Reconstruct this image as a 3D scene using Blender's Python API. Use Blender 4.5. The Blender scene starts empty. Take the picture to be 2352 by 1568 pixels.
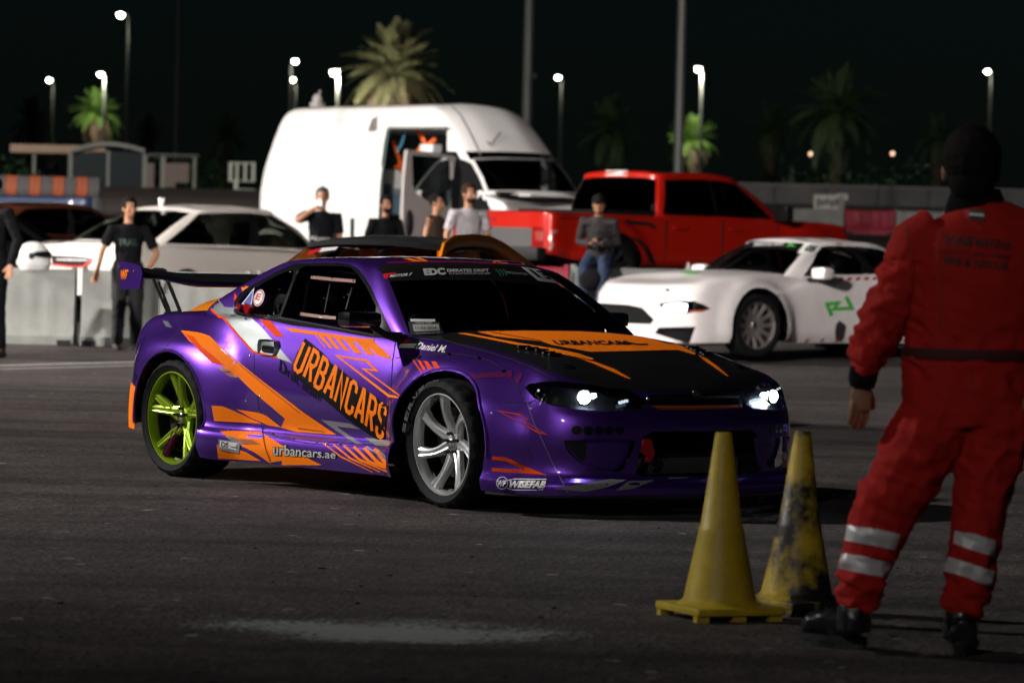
import bpy, bmesh, math, random
import numpy as np
from mathutils import Vector, Matrix, noise
from mathutils.bvhtree import BVHTree
from mathutils.geometry import tessellate_polygon

# ------------------------------------------------------------------ camera, world, lights, exposure
random.seed(7)
scn = bpy.context.scene
COL = scn.collection
F = 8820.0; CX, CY = 1176.0, 784.0            # focal length and centre in units of a 2352 px wide picture
CAM_H = 1.31
PITCH = math.atan((CY-564.0)/F); ROLL = math.radians(1.37)
_c, _s = math.cos(ROLL), math.sin(ROLL)
fwd = Vector((0, math.cos(PITCH), -math.sin(PITCH))); _up = Vector((0, math.sin(PITCH), math.cos(PITCH))); _r = Vector((1, 0, 0))
RIGHT = _c*_r+_s*_up; UP = _c*_up-_s*_r
CAM = Vector((0, 0, CAM_H))
cd = bpy.data.cameras.new('camera'); cam = bpy.data.objects.new('camera', cd); COL.objects.link(cam)
mw = Matrix((RIGHT, UP, -fwd)).transposed().to_4x4(); mw.translation = CAM
cam.matrix_world = mw
cd.sensor_width = 36; cd.lens = 135.0; cd.clip_start = 0.5; cd.clip_end = 3000
cd.dof.use_dof = True; cd.dof.focus_distance = 19.3; cd.dof.aperture_fstop = 4.2; cd.dof.aperture_blades = 9
scn.camera = cam
scn.view_settings.view_transform = 'Standard'; scn.view_settings.look = 'None'
scn.view_settings.exposure = 0; scn.view_settings.gamma = 1
try: scn.view_settings.use_curve_mapping = False
except Exception: pass
SKY_STRENGTH = 0.00055
w = bpy.data.worlds.new('World'); scn.world = w; w.use_nodes = True
nt = w.node_tree; bg = nt.nodes['Background']
sky = nt.nodes.new('ShaderNodeTexSky'); sky.sky_type = 'NISHITA'; sky.sun_disc = False
sky.sun_elevation = math.radians(25.0); sky.sun_rotation = math.radians(200)
hs = nt.nodes.new('ShaderNodeHueSaturation'); hs.inputs['Saturation'].default_value = 0.9
nt.links.new(sky.outputs[0], hs.inputs['Color']); tn = nt.nodes.new('ShaderNodeMixRGB'); tn.blend_type = 'MULTIPLY'; tn.inputs[0].default_value = 1; tn.inputs[2].default_value = (.55, .95, 1, 1); nt.links.new(hs.outputs[0], tn.inputs[1]); nt.links.new(tn.outputs[0], bg.inputs[0]); bg.inputs[1].default_value = SKY_STRENGTH
sd = bpy.data.lights.new('moon', 'SUN'); sd.energy = 0.012; sd.angle = math.radians(0.5); sd.color = (.85, .93, 1)
so = bpy.data.objects.new('moon', sd); COL.objects.link(so); so.rotation_euler = (math.radians(35), 0, math.radians(-40))

def floodlight(name, loc, target, power, cone, blend, color, size=0.25):
    l = bpy.data.lights.new(name, 'SPOT'); l.energy = power; l.spot_size = math.radians(cone); l.spot_blend = blend
    l.color = color; l.shadow_soft_size = size
    o = bpy.data.objects.new(name, l); COL.objects.link(o); o.location = loc
    d = Vector(target)-Vector(loc); o.rotation_euler = d.to_track_quat('-Z', 'Y').to_euler()
    return o
# floodlight masts of the lit track and one added far flood, standing outside the frame (their poles are built further down)
FLOODS = [((-22.0, 21.5, 13.5), (1.5, 24.0, 0.0), 44000, 60, 1.0, (1.0, .95, .92)),
          ((-34.0, 42.0, 15.0), (3.0, 51.0, 1.0), 165000, 84, 0.8, (1.0, .93, .88)),
          ((-15.0, 7.0, 12.0), (3.5, 60.0, 1.5), 120000, 32, 0.7, (1.0, .92, .88)),
          ((-9.0, -14.0, 12.0), (3.0, 38.0, 0.0), 8500, 44, 0.9, (1.0, .92, .88)),
          ((-31.0, 92.0, 17.0), (8.0, 128.0, 2.5), 80000, 88, 0.7, (1.0, .90, .80))]  # added lamp, brightens the far wall and shelter
for i, f in enumerate(FLOODS): floodlight('flood_lamp', *f)

# ------------------------------------------------------------------ picture-to-place helpers
def ray(u, v): return fwd+RIGHT*((u-CX)/F)-UP*((v-CY)/F)
def at(u, v, D): return CAM+ray(u, v)*D
def zg(y):                                      # height of the tarmac: level track, car park rising behind it
    if y < 43: return 0.0
    if y < 127: return 0.035*(y-43)
    return 0.035*84
def on_ground(u, D):                            # ground point at depth D seen in column u (of the level horizon)
    p = at(u, 700, D); return Vector((p.x, p.y, zg(p.y)))
class View:                                     # a projection used for marking out shapes on a surface, in the frame of M
    def __init__(s, kind, M=None, flip=False):
        s.kind = kind; s.M = M; s.Mi = M.inverted() if M else None; s.flip = flip
    def p2(s, co):
        p = Vector(co)
        if s.flip: p.y = -p.y
        k = s.kind
        if k == 'side': return (p.x, p.z)
        if k == 'top': return (p.x, p.y)
        if k == 'front': return (p.y, p.z)
        if s.M: p = s.M @ p
        d = p-CAM; z = d.dot(fwd); return (CX+F*d.dot(RIGHT)/z, CY-F*d.dot(UP)/z)
    def ray(s, a, b):
        k = s.kind
        if k == 'side': o, d = Vector((a, -6, b)), Vector((0, 1, 0))
        elif k == 'top': o, d = Vector((a, b, 6)), Vector((0, 0, -1))
        elif k == 'front': o, d = Vector((6, a, b)), Vector((-1, 0, 0))
        else:
            o, d = CAM.copy(), ray(a, b).normalized()
            if s.M: o = s.Mi @ o; d = (s.Mi.to_3x3() @ d).normalized()
        if s.flip: o.y = -o.y; d.y = -d.y
        return o, d
ZR = dict(A=(300, 600, 2.529), B=(940, 600, 3.36), C=(960, 900, 3.920), D=(1280, 880, 3.0154), E=(320, 700, 5.2273),
          F=(600, 820, 4.3545), G=(1500, 500, 2.94), H=(1950, 300, 2.2393), I=(1600, 1000, 2.2177), J=(1200, 380, 2.352), V=(0, 0, 1/1.0884), K=(0,450,2.735), N=(620,50,2.735), P=(680,440,3.794))
def Z(k, pts):
    ox, oy, s = ZR[k]; return [((ox+x/s)/1.0884, (oy+y/s)/1.0884) for x, y in pts]

# ------------------------------------------------------------------ materials
MATS = {}
def mat(name, col, rough=.5, metal=0.0, coat=0.0, spec=.5, emit=None, es=0.0, bump=0.0, bscale=60, var=0.0, vscale=6, alpha=None, col2=None, sheen=0, coatr=.05):
    if name in MATS: return MATS[name]
    m = bpy.data.materials.new(name); m.use_nodes = True; n = m.node_tree; b = n.nodes['Principled BSDF']
    b.inputs['Base Color'].default_value = (*col, 1); b.inputs['Roughness'].default_value = rough
    b.inputs['Metallic'].default_value = metal; b.inputs['Coat Weight'].default_value = coat; b.inputs['Coat Roughness'].default_value = coatr
    b.inputs['Specular IOR Level'].default_value = spec
    if emit: b.inputs['Emission Color'].default_value = (*emit, 1); b.inputs['Emission Strength'].default_value = es
    tc = n.nodes.new('ShaderNodeTexCoord')
    if var > 0 or col2:
        nz = n.nodes.new('ShaderNodeTexNoise'); nz.inputs['Scale'].default_value = vscale; nz.inputs['Detail'].default_value = 6; nz.inputs['Roughness'].default_value = .65
        n.links.new(tc.outputs['Object'], nz.inputs['Vector'])
        r = n.nodes.new('ShaderNodeValToRGB'); r.color_ramp.elements[0].position = .35; r.color_ramp.elements[1].position = .68
        c2 = col2 or tuple(min(1, c*(1+var)) for c in col); c1 = col if col2 else tuple(c*(1-var) for c in col)
        r.color_ramp.elements[0].color = (*c1, 1); r.color_ramp.elements[1].color = (*c2, 1)
        n.links.new(nz.outputs[0], r.inputs[0]); n.links.new(r.outputs[0], b.inputs['Base Color'])
    if bump > 0:
        nb = n.nodes.new('ShaderNodeTexNoise'); nb.inputs['Scale'].default_value = bscale; nb.inputs['Detail'].default_value = 4
        n.links.new(tc.outputs['Object'], nb.inputs['Vector'])
        bp = n.nodes.new('ShaderNodeBump'); bp.inputs['Strength'].default_value = bump; bp.inputs['Distance'].default_value = .01
        n.links.new(nb.outputs[0], bp.inputs['Height']); n.links.new(bp.outputs[0], b.inputs['Normal'])
    MATS[name] = m; return m
def glass(name, tint, gl=.9, rough=.02, base=.04):
    if name in MATS: return MATS[name]
    m = bpy.data.materials.new(name); m.use_nodes = True; n = m.node_tree
    for x in list(n.nodes): n.nodes.remove(x)
    o = n.nodes.new('ShaderNodeOutputMaterial'); mx = n.nodes.new('ShaderNodeMixShader'); t = n.nodes.new('ShaderNodeBsdfTransparent'); g = n.nodes.new('ShaderNodeBsdfGlossy')
    lw = n.nodes.new('ShaderNodeFresnel'); lw.inputs[0].default_value = 1.5
    t.inputs[0].default_value = (*tint, 1); g.inputs[0].default_value = (gl, gl, gl, 1); g.inputs[1].default_value = rough
    n.links.new(lw.outputs[0], mx.inputs[0]); n.links.new(t.outputs[0], mx.inputs[1]); n.links.new(g.outputs[0], mx.inputs[2]); n.links.new(mx.outputs[0], o.inputs[0])
    MATS[name] = m; return m
def emitter(name, col, s): return mat(name, (0, 0, 0), emit=col, es=s)
PURPLE = mat('purple_metallic_paint', (.125, .036, .40), .35, .82, 1.0, bump=.02, bscale=900)
ORANGE = mat('orange_vinyl', (.95, .205, .002), .7, 0, .05, spec=.12)
REDOR = mat('red_orange_vinyl', (.78, .065, .002), .7, 0, .05, spec=.12)
BLACKV = mat('black_vinyl', (.006, .006, .007), .7, spec=.08)
DKOR = mat('dark_orange_vinyl', (.38, .09, .01), .4, 0, .5)
SILVERV = mat('silver_vinyl', (.42, .46, .45), .32, .7, .5)
GREYV = mat('grey_vinyl', (.22, .21, .22), .4, 0, .4)
WHITEV = mat('white_vinyl', (.8, .8, .78), .4, 0, .4)
MAGV = mat('magenta_vinyl', (.13, .01, .10), .35, .3, .6)
REDV = mat('red_vinyl', (.55, .01, .02), .4, 0, .4)
BLUEV = mat('blue_vinyl', (.02, .06, .42), .4, 0, .4)
GREENV = mat('green_vinyl', (.06, .42, .05), .4, 0, .3)
HOODB = mat('black_hood_gelcoat', (.009, .009, .010), .36, .0, .5, bump=.12, bscale=500, coatr=.16)
TRIM = mat('black_gloss_trim', (.008, .008, .009), .22, 0, .6)
PLAST = mat('black_plastic', (.010, .010, .011), .6, spec=.3, bump=.1, bscale=200)
DARK = mat('dark_interior', (.008, .008, .009), .9, spec=.1)
RUBBER = mat('tyre_rubber', (.0055, .0055, .006), .75, spec=.2, bump=.15, bscale=120, var=.3)
CHROME = mat('bright_metal', (.75, .75, .74), .16, 1)
RIMSIL = mat('silver_wheel', (.58, .60, .60), .28, .5, .5)
RIMGRN = mat('lime_wheel', (.27, .42, .008), .30, .4, .6)
RIMPUR = mat('purple_reflection_spoke', (.14, .012, .06), .25, .7, .6)  # painted reflection: purple caught by one of the lime spokes
DISC = mat('brake_steel', (.07, .07, .07), .45, .9)
GLASSD = glass('smoked_window', (.55, .57, .56))
GLASSW = glass('windscreen_glass', (.80, .84, .82))
GLASSB = glass('tinted_black_glass', (.05, .05, .055))
LENS = glass('lamp_lens', (.75, .77, .78))
SKIN = mat('skin', (.42, .20, .11), .5, var=.1, vscale=15)
SKIND = mat('tan_skin', (.30, .13, .07), .5, var=.1, vscale=15)
HAIR = mat('black_hair', (.006, .005, .0045), .8, spec=.15, bump=.5, bscale=150)
HAIRG = mat('grey_hair', (.07, .07, .07), .8, spec=.15, bump=.5, bscale=150)
HAIRB = mat('brown_hair', (.03, .015, .008), .8, spec=.15, bump=.5, bscale=150)
BLKCLOTH = mat('black_cotton', (.006, .006, .0068), .9, spec=.12, bump=.3, bscale=40)

# ------------------------------------------------------------------ object helpers
def tag(o, label=None, cat=None, group=None, kind=None):
    if label: o['label'] = label
    if cat: o['category'] = cat
    if group: o['group'] = group
    if kind: o['kind'] = kind
    return o
def empty(name, M, label, cat, group=None):
    o = bpy.data.objects.new(name, None); COL.objects.link(o); o.matrix_world = M; o.empty_display_size = .2
    return tag(o, label, cat, group)
def pose(p, heading): return Matrix.Translation(p) @ Matrix.Rotation(heading, 4, 'Z')
def link(name, me, m, parent=None, smooth=True, ang=35):
    if m is not None:
        ms = m if isinstance(m, (list, tuple)) else [m]
        for x in ms: me.materials.append(x)
    if smooth and len(me.polygons):
        me.polygons.foreach_set('use_smooth', [True]*len(me.polygons))
        try: me.set_sharp_from_angle(angle=math.radians(ang))
        except Exception: pass
    o = bpy.data.objects.new(name, me); COL.objects.link(o)
    if parent: o.parent = parent
    return o
def obj(name, bm, m, parent=None, smooth=True, ang=35, rec=False):
    if rec: bmesh.ops.recalc_face_normals(bm, faces=bm.faces)
    me = bpy.data.meshes.new(name); bm.to_mesh(me); bm.free()
    return link(name, me, m, parent, smooth, ang)
def grid_faces(nr, nc, close=False, off=0):
    fs = []
    for i in range(nr-1):
        for j in range(nc-(0 if close else 1)):
            a = off+i*nc+j; b = off+i*nc+(j+1) % nc; fs.append((a, b, b+nc, a+nc))
    return fs
def add(bm, vs, fs):
    v = [bm.verts.new(p) for p in vs]
    for f in fs:
        try: bm.faces.new([v[i] for i in f])
        except ValueError: pass
    return v
def box(bm, c, s, M=None, bev=0, taper=(1, 1)):
    x, y, z = s[0]/2, s[1]/2, s[2]/2; tx, ty = taper
    ps = [(-x, -y, -z), (x, -y, -z), (x, y, -z), (-x, y, -z), (-x*tx, -y*ty, z), (x*tx, -y*ty, z), (x*tx, y*ty, z), (-x*tx, y*ty, z)]
    ps = [Vector(p)+Vector(c) for p in ps]
    if M: ps = [M @ p for p in ps]
    v = add(bm, ps, [(0, 3, 2, 1), (4, 5, 6, 7), (0, 1, 5, 4), (1, 2, 6, 5), (2, 3, 7, 6), (3, 0, 4, 7)])
    if bev:
        es = {e for q in v for e in q.link_edges}
        bmesh.ops.bevel(bm, geom=list(es), offset=bev, segments=2, affect='EDGES', profile=.6)
    return v
def tube(bm, pts, rad, n=10, cap=True, ry=None, ref=Vector((0, 0, 1))):
    pts = [Vector(p) for p in pts]; k = len(pts)
    if not isinstance(rad, (list, tuple)): rad = [rad]*k
    vs = []; last = None
    for i, p in enumerate(pts):
        t = (pts[min(i+1, k-1)]-pts[max(i-1, 0)]).normalized()
        if last is None:
            r = ref if abs(t.dot(ref)) < .95 else Vector((0, 1, 0)); a = t.cross(r).normalized()
        else:
            a = (last-t*last.dot(t)).normalized()
        last = a; b = t.cross(a)
        r1 = rad[i]; r2 = ry[i] if ry else None
        if isinstance(r1, (tuple, list)): r1, r2 = r1
        if r2 is None: r2 = r1
        for j in range(n):
            an = 2*math.pi*j/n; vs.append(p+a*(r1*math.cos(an))+b*(r2*math.sin(an)))
    fs = grid_faces(k, n, True)
    if cap: fs += [tuple(range(n-1, -1, -1)), tuple((k-1)*n+j for j in range(n))]
    return add(bm, vs, fs)
def lathe(bm, prof, n=32, axis='z', M=None, c=(0, 0, 0), fn=None, closed=False):
    vs = []
    for (r, h) in prof:
        for j in range(n):
            a = 2*math.pi*j/n; rr = r
            if fn: rr = fn(r, h, j)
            p = Vector((rr*math.cos(a), rr*math.sin(a), h)) if axis == 'z' else Vector((rr*math.cos(a), h, rr*math.sin(a)))
            p += Vector(c); vs.append(M @ p if M else p)
    fs = grid_faces(len(prof), n, True)
    if closed:
        k = (len(prof)-1)*n
        fs += [(k+j, k+(j+1) % n, (j+1) % n, j) for j in range(n)]
    return add(bm, vs, fs)
def ball(bm, c, r, seg=12, M=None):
    if not isinstance(r, (tuple, list)): r = (r, r, r)
    T = Matrix.Translation(c) @ (M or Matrix()) @ Matrix.Diagonal((*r, 1))
    return bmesh.ops.create_uvsphere(bm, u_segments=seg, v_segments=max(6, seg*2//3), radius=1, matrix=T)['verts']
def prism(bm, pts, d):                           # pts: 3D outline, d: extrusion vector
    pts = [Vector(p) for p in pts]; n = len(pts); d = Vector(d)
    v = add(bm, pts+[p+d for p in pts], [(i, (i+1) % n, n+(i+1) % n, n+i) for i in range(n)])
    tr = tessellate_polygon([pts])
    for a, b, c in tr:
        try: bm.faces.new((v[a], v[b], v[c])); bm.faces.new((v[n+c], v[n+b], v[n+a]))
        except ValueError: pass
    return v
def spline(P, n, g0=None, g1=None):
    """non-uniform cubic through the rows of P (k, ..., 3), n pieces per span; returns (k-1)*n+1 rows"""
    P = np.asarray(P, float); k = len(P)
    A = (2*P[0]-P[1]) if g0 is None else g0; B = (2*P[-1]-P[-2]) if g1 is None else g1
    Q = np.concatenate([A[None], P, B[None]])
    h = np.maximum(np.sqrt(np.linalg.norm(np.diff(Q, axis=0), axis=-1)), 1e-3)[..., None]
    d = np.diff(Q, axis=0)/h
    m = (d[:-1]*h[1:]+d[1:]*h[:-1])/(h[:-1]+h[1:])
    out = []
    for i in range(k-1):
        hh = h[i+1]
        for j in range(n):
            t = j/n; a = 2*t**3-3*t**2+1; b = t**3-2*t**2+t; c = -2*t**3+3*t**2; e = t**3-t**2
            out.append(a*P[i]+b*hh*m[i]+c*P[i+1]+e*hh*m[i+1])
    out.append(P[-1]); return np.array(out)
MIR = np.array([1, -1, 1.])
def shell(net, ns, nl, disp=None):
    """mirrored smooth shell through a net [line][station]; last line and both end stations lie on y=0.
       faces carry layers L,S: position in the net (line span, station span)"""
    N = np.array(net, float); L, S, _ = N.shape
    a = spline(N.transpose(1, 0, 2), ns, N[:, 1]*MIR, N[:, -2]*MIR)            # (Sf, L, 3)
    a = a.transpose(1, 0, 2)
    g = spline(a, nl, None, a[-2]*MIR)                                         # (Lf, Sf, 3)
    if disp is not None: g = disp(g)
    g[:, 0, 1] = 0; g[:, -1, 1] = 0; g[-1, :, 1] = 0
    nr, nc, _ = g.shape
    bm = bmesh.new(); lf = bm.faces.layers.float.new('L'); sf = bm.faces.layers.float.new('S')
    for sgn in (1, -1):
        vs = [bm.verts.new((p[0], p[1]*sgn, p[2])) for p in g.reshape(-1, 3)]
        for i in range(nr-1):
            for j in range(nc-1):
                q = [i*nc+j, i*nc+j+1, (i+1)*nc+j+1, (i+1)*nc+j]
                if sgn > 0: q.reverse()
                try: f = bm.faces.new([vs[x] for x in q])
                except ValueError: continue
                f[lf] = (i+.5)/nl; f[sf] = (j+.5)/ns; f.smooth = True
    bmesh.ops.remove_doubles(bm, verts=bm.verts, dist=2e-4)
    bmesh.ops.dissolve_degenerate(bm, dist=1e-4, edges=bm.edges)
    # outward orientation
    sc = 0.0
    for f in bm.faces:
        c = f.calc_center_median(); sc += f.normal.dot(Vector((c.x*.3, c.y, c.z-.5)))*f.calc_area()
    bm.normal_update()
    sc = sum(f.normal.dot(Vector((0, f.calc_center_median().y, 0))) for f in bm.faces)
    if sc < 0: bmesh.ops.reverse_faces(bm, faces=bm.faces)
    bm.normal_update()
    return bm
def inpoly(x, y, P):
    c = False; j = len(P)-1
    for i in range(len(P)):
        xi, yi = P[i]; xj, yj = P[j]
        if (yi > y) != (yj > y) and x < (xj-xi)*(y-yi)/(yj-yi)+xi: c = not c
        j = i
    return c
def imprint(bm, view, P, facing=True, pred=None):
    """cut the outline P (in view coordinates) into the mesh; returns the faces inside it"""
    xs = [p[0] for p in P]; ys = [p[1] for p in P]
    mx = (max(xs)-min(xs))*.12+(.06 if view.kind != 'cam' else 25); my = (max(ys)-min(ys))*.12+(.06 if view.kind != 'cam' else 25)
    x0, x1, y0, y1 = min(xs)-mx, max(xs)+mx, min(ys)-my, max(ys)+my
    cx, cy = sum(xs)/len(xs), sum(ys)/len(ys); o, d = view.ray(cx, cy)
    def ok(f):
        c = f.calc_center_median(); u, v = view.p2(c)
        if not (x0 < u < x1 and y0 < v < y1): return False
        oo, dd = view.ray(u, v)
        if facing and f.normal.dot(dd) > 0.0: return False
        return pred is None or pred(c)
    cand = {f for f in bm.faces if ok(f)}
    n = len(P)
    for i in range(n):
        a, b = P[i], P[(i+1) % n]
        o1, d1 = view.ray(*a); o2, d2 = view.ray(*b)
        nn = d1.cross((o2+d2*8)-(o1))
        if nn.length < 1e-9: continue
        nn.normalize()
        ex0, ex1 = min(a[0], b[0]), max(a[0], b[0]); ey0, ey1 = min(a[1], b[1]), max(a[1], b[1])
        loc = []
        for f in cand:
            q = [view.p2(v.co) for v in f.verts]
            if max(t[0] for t in q) < ex0 or min(t[0] for t in q) > ex1 or max(t[1] for t in q) < ey0 or min(t[1] for t in q) > ey1: continue
            loc.append(f)
        if not loc: continue
        geom = set(loc)
        for f in loc: geom.update(f.edges); geom.update(f.verts)
        r = bmesh.ops.bisect_plane(bm, geom=list(geom), dist=1e-5, plane_co=o1, plane_no=nn)
        cand = {f for f in cand if f.is_valid} | {g for g in r['geom'] if isinstance(g, bmesh.types.BMFace)}
    res = []
    for f in cand:
        if f.is_valid:
            u, v = view.p2(f.calc_center_median())
            if inpoly(u, v, P): res.append(f)
    return res
def take(bm, faces, name, m, parent, delete=True, shift=0.0, ang=35):
    """move faces out of bm into an object of their own"""
    faces = [f for f in faces if f.is_valid]
    nb = bmesh.new(); mp = {}
    bm.normal_update()
    for f in faces:
        for v in f.verts:
            if v.index == -1 or v not in mp: mp[v] = nb.verts.new(v.co+v.normal*shift)
        try: nb.faces.new([mp[v] for v in f.verts])
        except ValueError: pass
    if delete: bmesh.ops.delete(bm, geom=faces, context='FACES')
    if not name: return nb
    return obj(name, nb, m, parent, ang=ang)
def lfaces(bm, L0, L1, S0, S1, pred=None):
    lf = bm.faces.layers.float['L']; sf = bm.faces.layers.float['S']
    return [f for f in bm.faces if L0 < f[lf] < L1 and S0 < f[sf] < S1 and (pred is None or pred(f.calc_center_median()))]
# ------------------------------------------------------------------ flat print laid on a surface
def poly2bm(loops):
    bm = bmesh.new(); L3 = [[Vector((x, y, 0)) for x, y in l] for l in loops]
    fl = [v for l in L3 for v in l]; vs = [bm.verts.new(v) for v in fl]
    for t in tessellate_polygon(L3):
        try: bm.faces.new([vs[i] for i in t])
        except ValueError: pass
    return bm
def stroke(pts, w, closed=False):
    """outline of a stroked polyline as a list of quads joined with mitres"""
    P = [Vector((x, y)) for x, y in pts]; n = len(P); off = []
    for i in range(n):
        a = P[i-1] if (closed or i > 0) else P[i]; b = P[(i+1) % n] if (closed or i < n-1) else P[i]
        d1 = (P[i]-a); d2 = (b-P[i])
        if d1.length < 1e-6: d1 = d2
        if d2.length < 1e-6: d2 = d1
        d1.normalize(); d2.normalize(); n1 = Vector((-d1.y, d1.x)); n2 = Vector((-d2.y, d2.x)); m = (n1+n2)
        if m.length < .2: m = n1
        m.normalize(); k = min(2.2, 1/max(.3, m.dot(n1))); ww = w[i] if isinstance(w, (list, tuple)) else w
        off.append((P[i]+m*ww/2*k, P[i]-m*ww/2*k))
    bm = bmesh.new(); vs = [(bm.verts.new((*a, 0)), bm.verts.new((*b, 0))) for a, b in off]
    for i in range(n if closed else n-1):
        a, b = vs[i], vs[(i+1) % n]
        try: bm.faces.new((a[0], a[1], b[1], b[0]))
        except ValueError: pass
    return bm
def text2bm(s, quad, bold=0.0, shear=0.0, space=1.0):
    """text filling a quad (top left, top right, bottom right, bottom left)"""
    c = bpy.data.curves.new('t', 'FONT'); c.body = s; c.size = 1; c.offset = bold; c.shear = shear; c.resolution_u = 3; c.space_character = space
    o = bpy.data.objects.new('t', c); COL.objects.link(o)
    dg = bpy.context.evaluated_depsgraph_get(); me = bpy.data.meshes.new_from_object(o.evaluated_get(dg))
    bm = bmesh.new(); bm.from_mesh(me); bpy.data.objects.remove(o); bpy.data.curves.remove(c); bpy.data.meshes.remove(me)
    xs = [v.co.x for v in bm.verts]; ys = [v.co.y for v in bm.verts]
    if not xs: return bm
    x0, x1, y0, y1 = min(xs), max(xs), min(ys), max(ys); tl, tr, br, bl = [Vector(q) for q in quad]
    for v in bm.verts:
        a = (v.co.x-x0)/(x1-x0); b = (v.co.y-y0)/(y1-y0)
        p = (tl*(1-a)+tr*a)*b+(bl*(1-a)+br*a)*(1-b); v.co = (p.x, p.y, 0)
    return bm
LIM = .16
def gridcut(bm, step):
    xs = [v.co.x for v in bm.verts]; ys = [v.co.y for v in bm.verts]
    if not xs: return
    for ax, lo, hi in ((0, min(xs), max(xs)), (1, min(ys), max(ys))):
        k = math.ceil(lo/step)*step+1e-4
        while k < hi:
            co = [0, 0, 0]; co[ax] = k; no = [0, 0, 0]; no[ax] = 1
            bmesh.ops.bisect_plane(bm, geom=bm.verts[:]+bm.edges[:]+bm.faces[:], dist=1e-6, plane_co=co, plane_no=no)
            k += step
def lay(name, bm, view, bvh, m, parent, off=.002, step=12, facing=True):
    """lay a flat bm (view coordinates) on the surface in bvh"""
    gridcut(bm, step); bad = []
    for v in bm.verts:
        o, d = view.ray(v.co.x, v.co.y); h = bvh.ray_cast(o, d)
        if h[0] is None or h[3] > 200: bad.append(v); continue
        nn = h[1] if h[1].dot(d) < 0 else -h[1]
        v.co = h[0]+nn*(off+v.co.z)
    bmesh.ops.delete(bm, geom=bad, context='VERTS')
    # drop faces that jump over an edge
    bmesh.ops.triangulate(bm, faces=bm.faces[:])
    lim = LIM
    bmesh.ops.delete(bm, geom=[f for f in bm.faces if max(e.calc_length() for e in f.edges) > lim], context='FACES')
    if not bm.faces: bm.free(); return None
    bm.faces.ensure_lookup_table()
    bm.normal_update()
    c = bm.faces[0].calc_center_median(); u, v = view.p2(c); o, d = view.ray(u, v)
    if bm.faces[0].normal.dot(d) > 0: bmesh.ops.reverse_faces(bm, faces=bm.faces[:])
    return obj(name, bm, m, parent, ang=60)

GLY = {'U': [[(0, 3), (0, .35), (.3, 0), (.7, 0), (1, .35), (1, 3)]], 'R': [[(0, 0), (0, 3), (.7, 3), (1, 2.7), (1, 1.85), (.72, 1.5), (0, 1.5)], [(.42, 1.5), (1.02, 0)]],
       'B': [[(0, 0), (0, 3), (.65, 3), (.93, 2.7), (.93, 1.85), (.65, 1.55), (0, 1.55)], [(.6, 1.55), (1, 1.2), (1, .35), (.7, 0), (0, 0)]], 'A': [[(-.05, 0), (.40, 3), (.60, 3), (1.05, 0)], [(.12, .85), (.88, .85)]],
       'N': [[(0, 0), (0, 3), (1, 0), (1, 3)]], 'C': [[(1, 2.15), (1, 2.68), (.72, 3), (.28, 3), (0, 2.68), (0, .32), (.28, 0), (.72, 0), (1, .32), (1, .85)]],
       'S': [[(1, 2.25), (1, 2.68), (.72, 3), (.28, 3), (0, 2.68), (0, 2.0), (.2, 1.72), (.8, 1.3), (1, 1.02), (1, .32), (.72, 0), (.28, 0), (0, .32), (0, .78)]]}
def block_letters(s, quad, w_=.41, gap=.66):
    """condensed block capitals; yields one flat bm per letter, mapped into the quad"""
    tl, tr, br, bl = [Vector(q) for q in quad]; tot = len(s)*(1+gap)-gap+w_; x0 = w_/2
    for ch in s:
        bm = bmesh.new()
        for k, pl in enumerate(GLY[ch]):
            b = stroke([(x+x0, y+w_/2) for x, y in pl], w_); vs = [bm.verts.new((v.co.x, v.co.y, .0005*k)) for v in b.verts]; b.verts.index_update()
            for f in b.faces: bm.faces.new([vs[v.index] for v in f.verts])
            b.free()
        bmesh.ops.subdivide_edges(bm, edges=[e for e in bm.edges if e.calc_length() > .8], cuts=2)
        for v in bm.verts:
            a = v.co.x/tot; b = v.co.y/(3+w_); p = (tl*(1-a)+tr*a)*b+(bl*(1-a)+br*a)*(1-b); v.co = (p.x, p.y, v.co.z)
        yield bm; x0 += 1+gap

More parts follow.
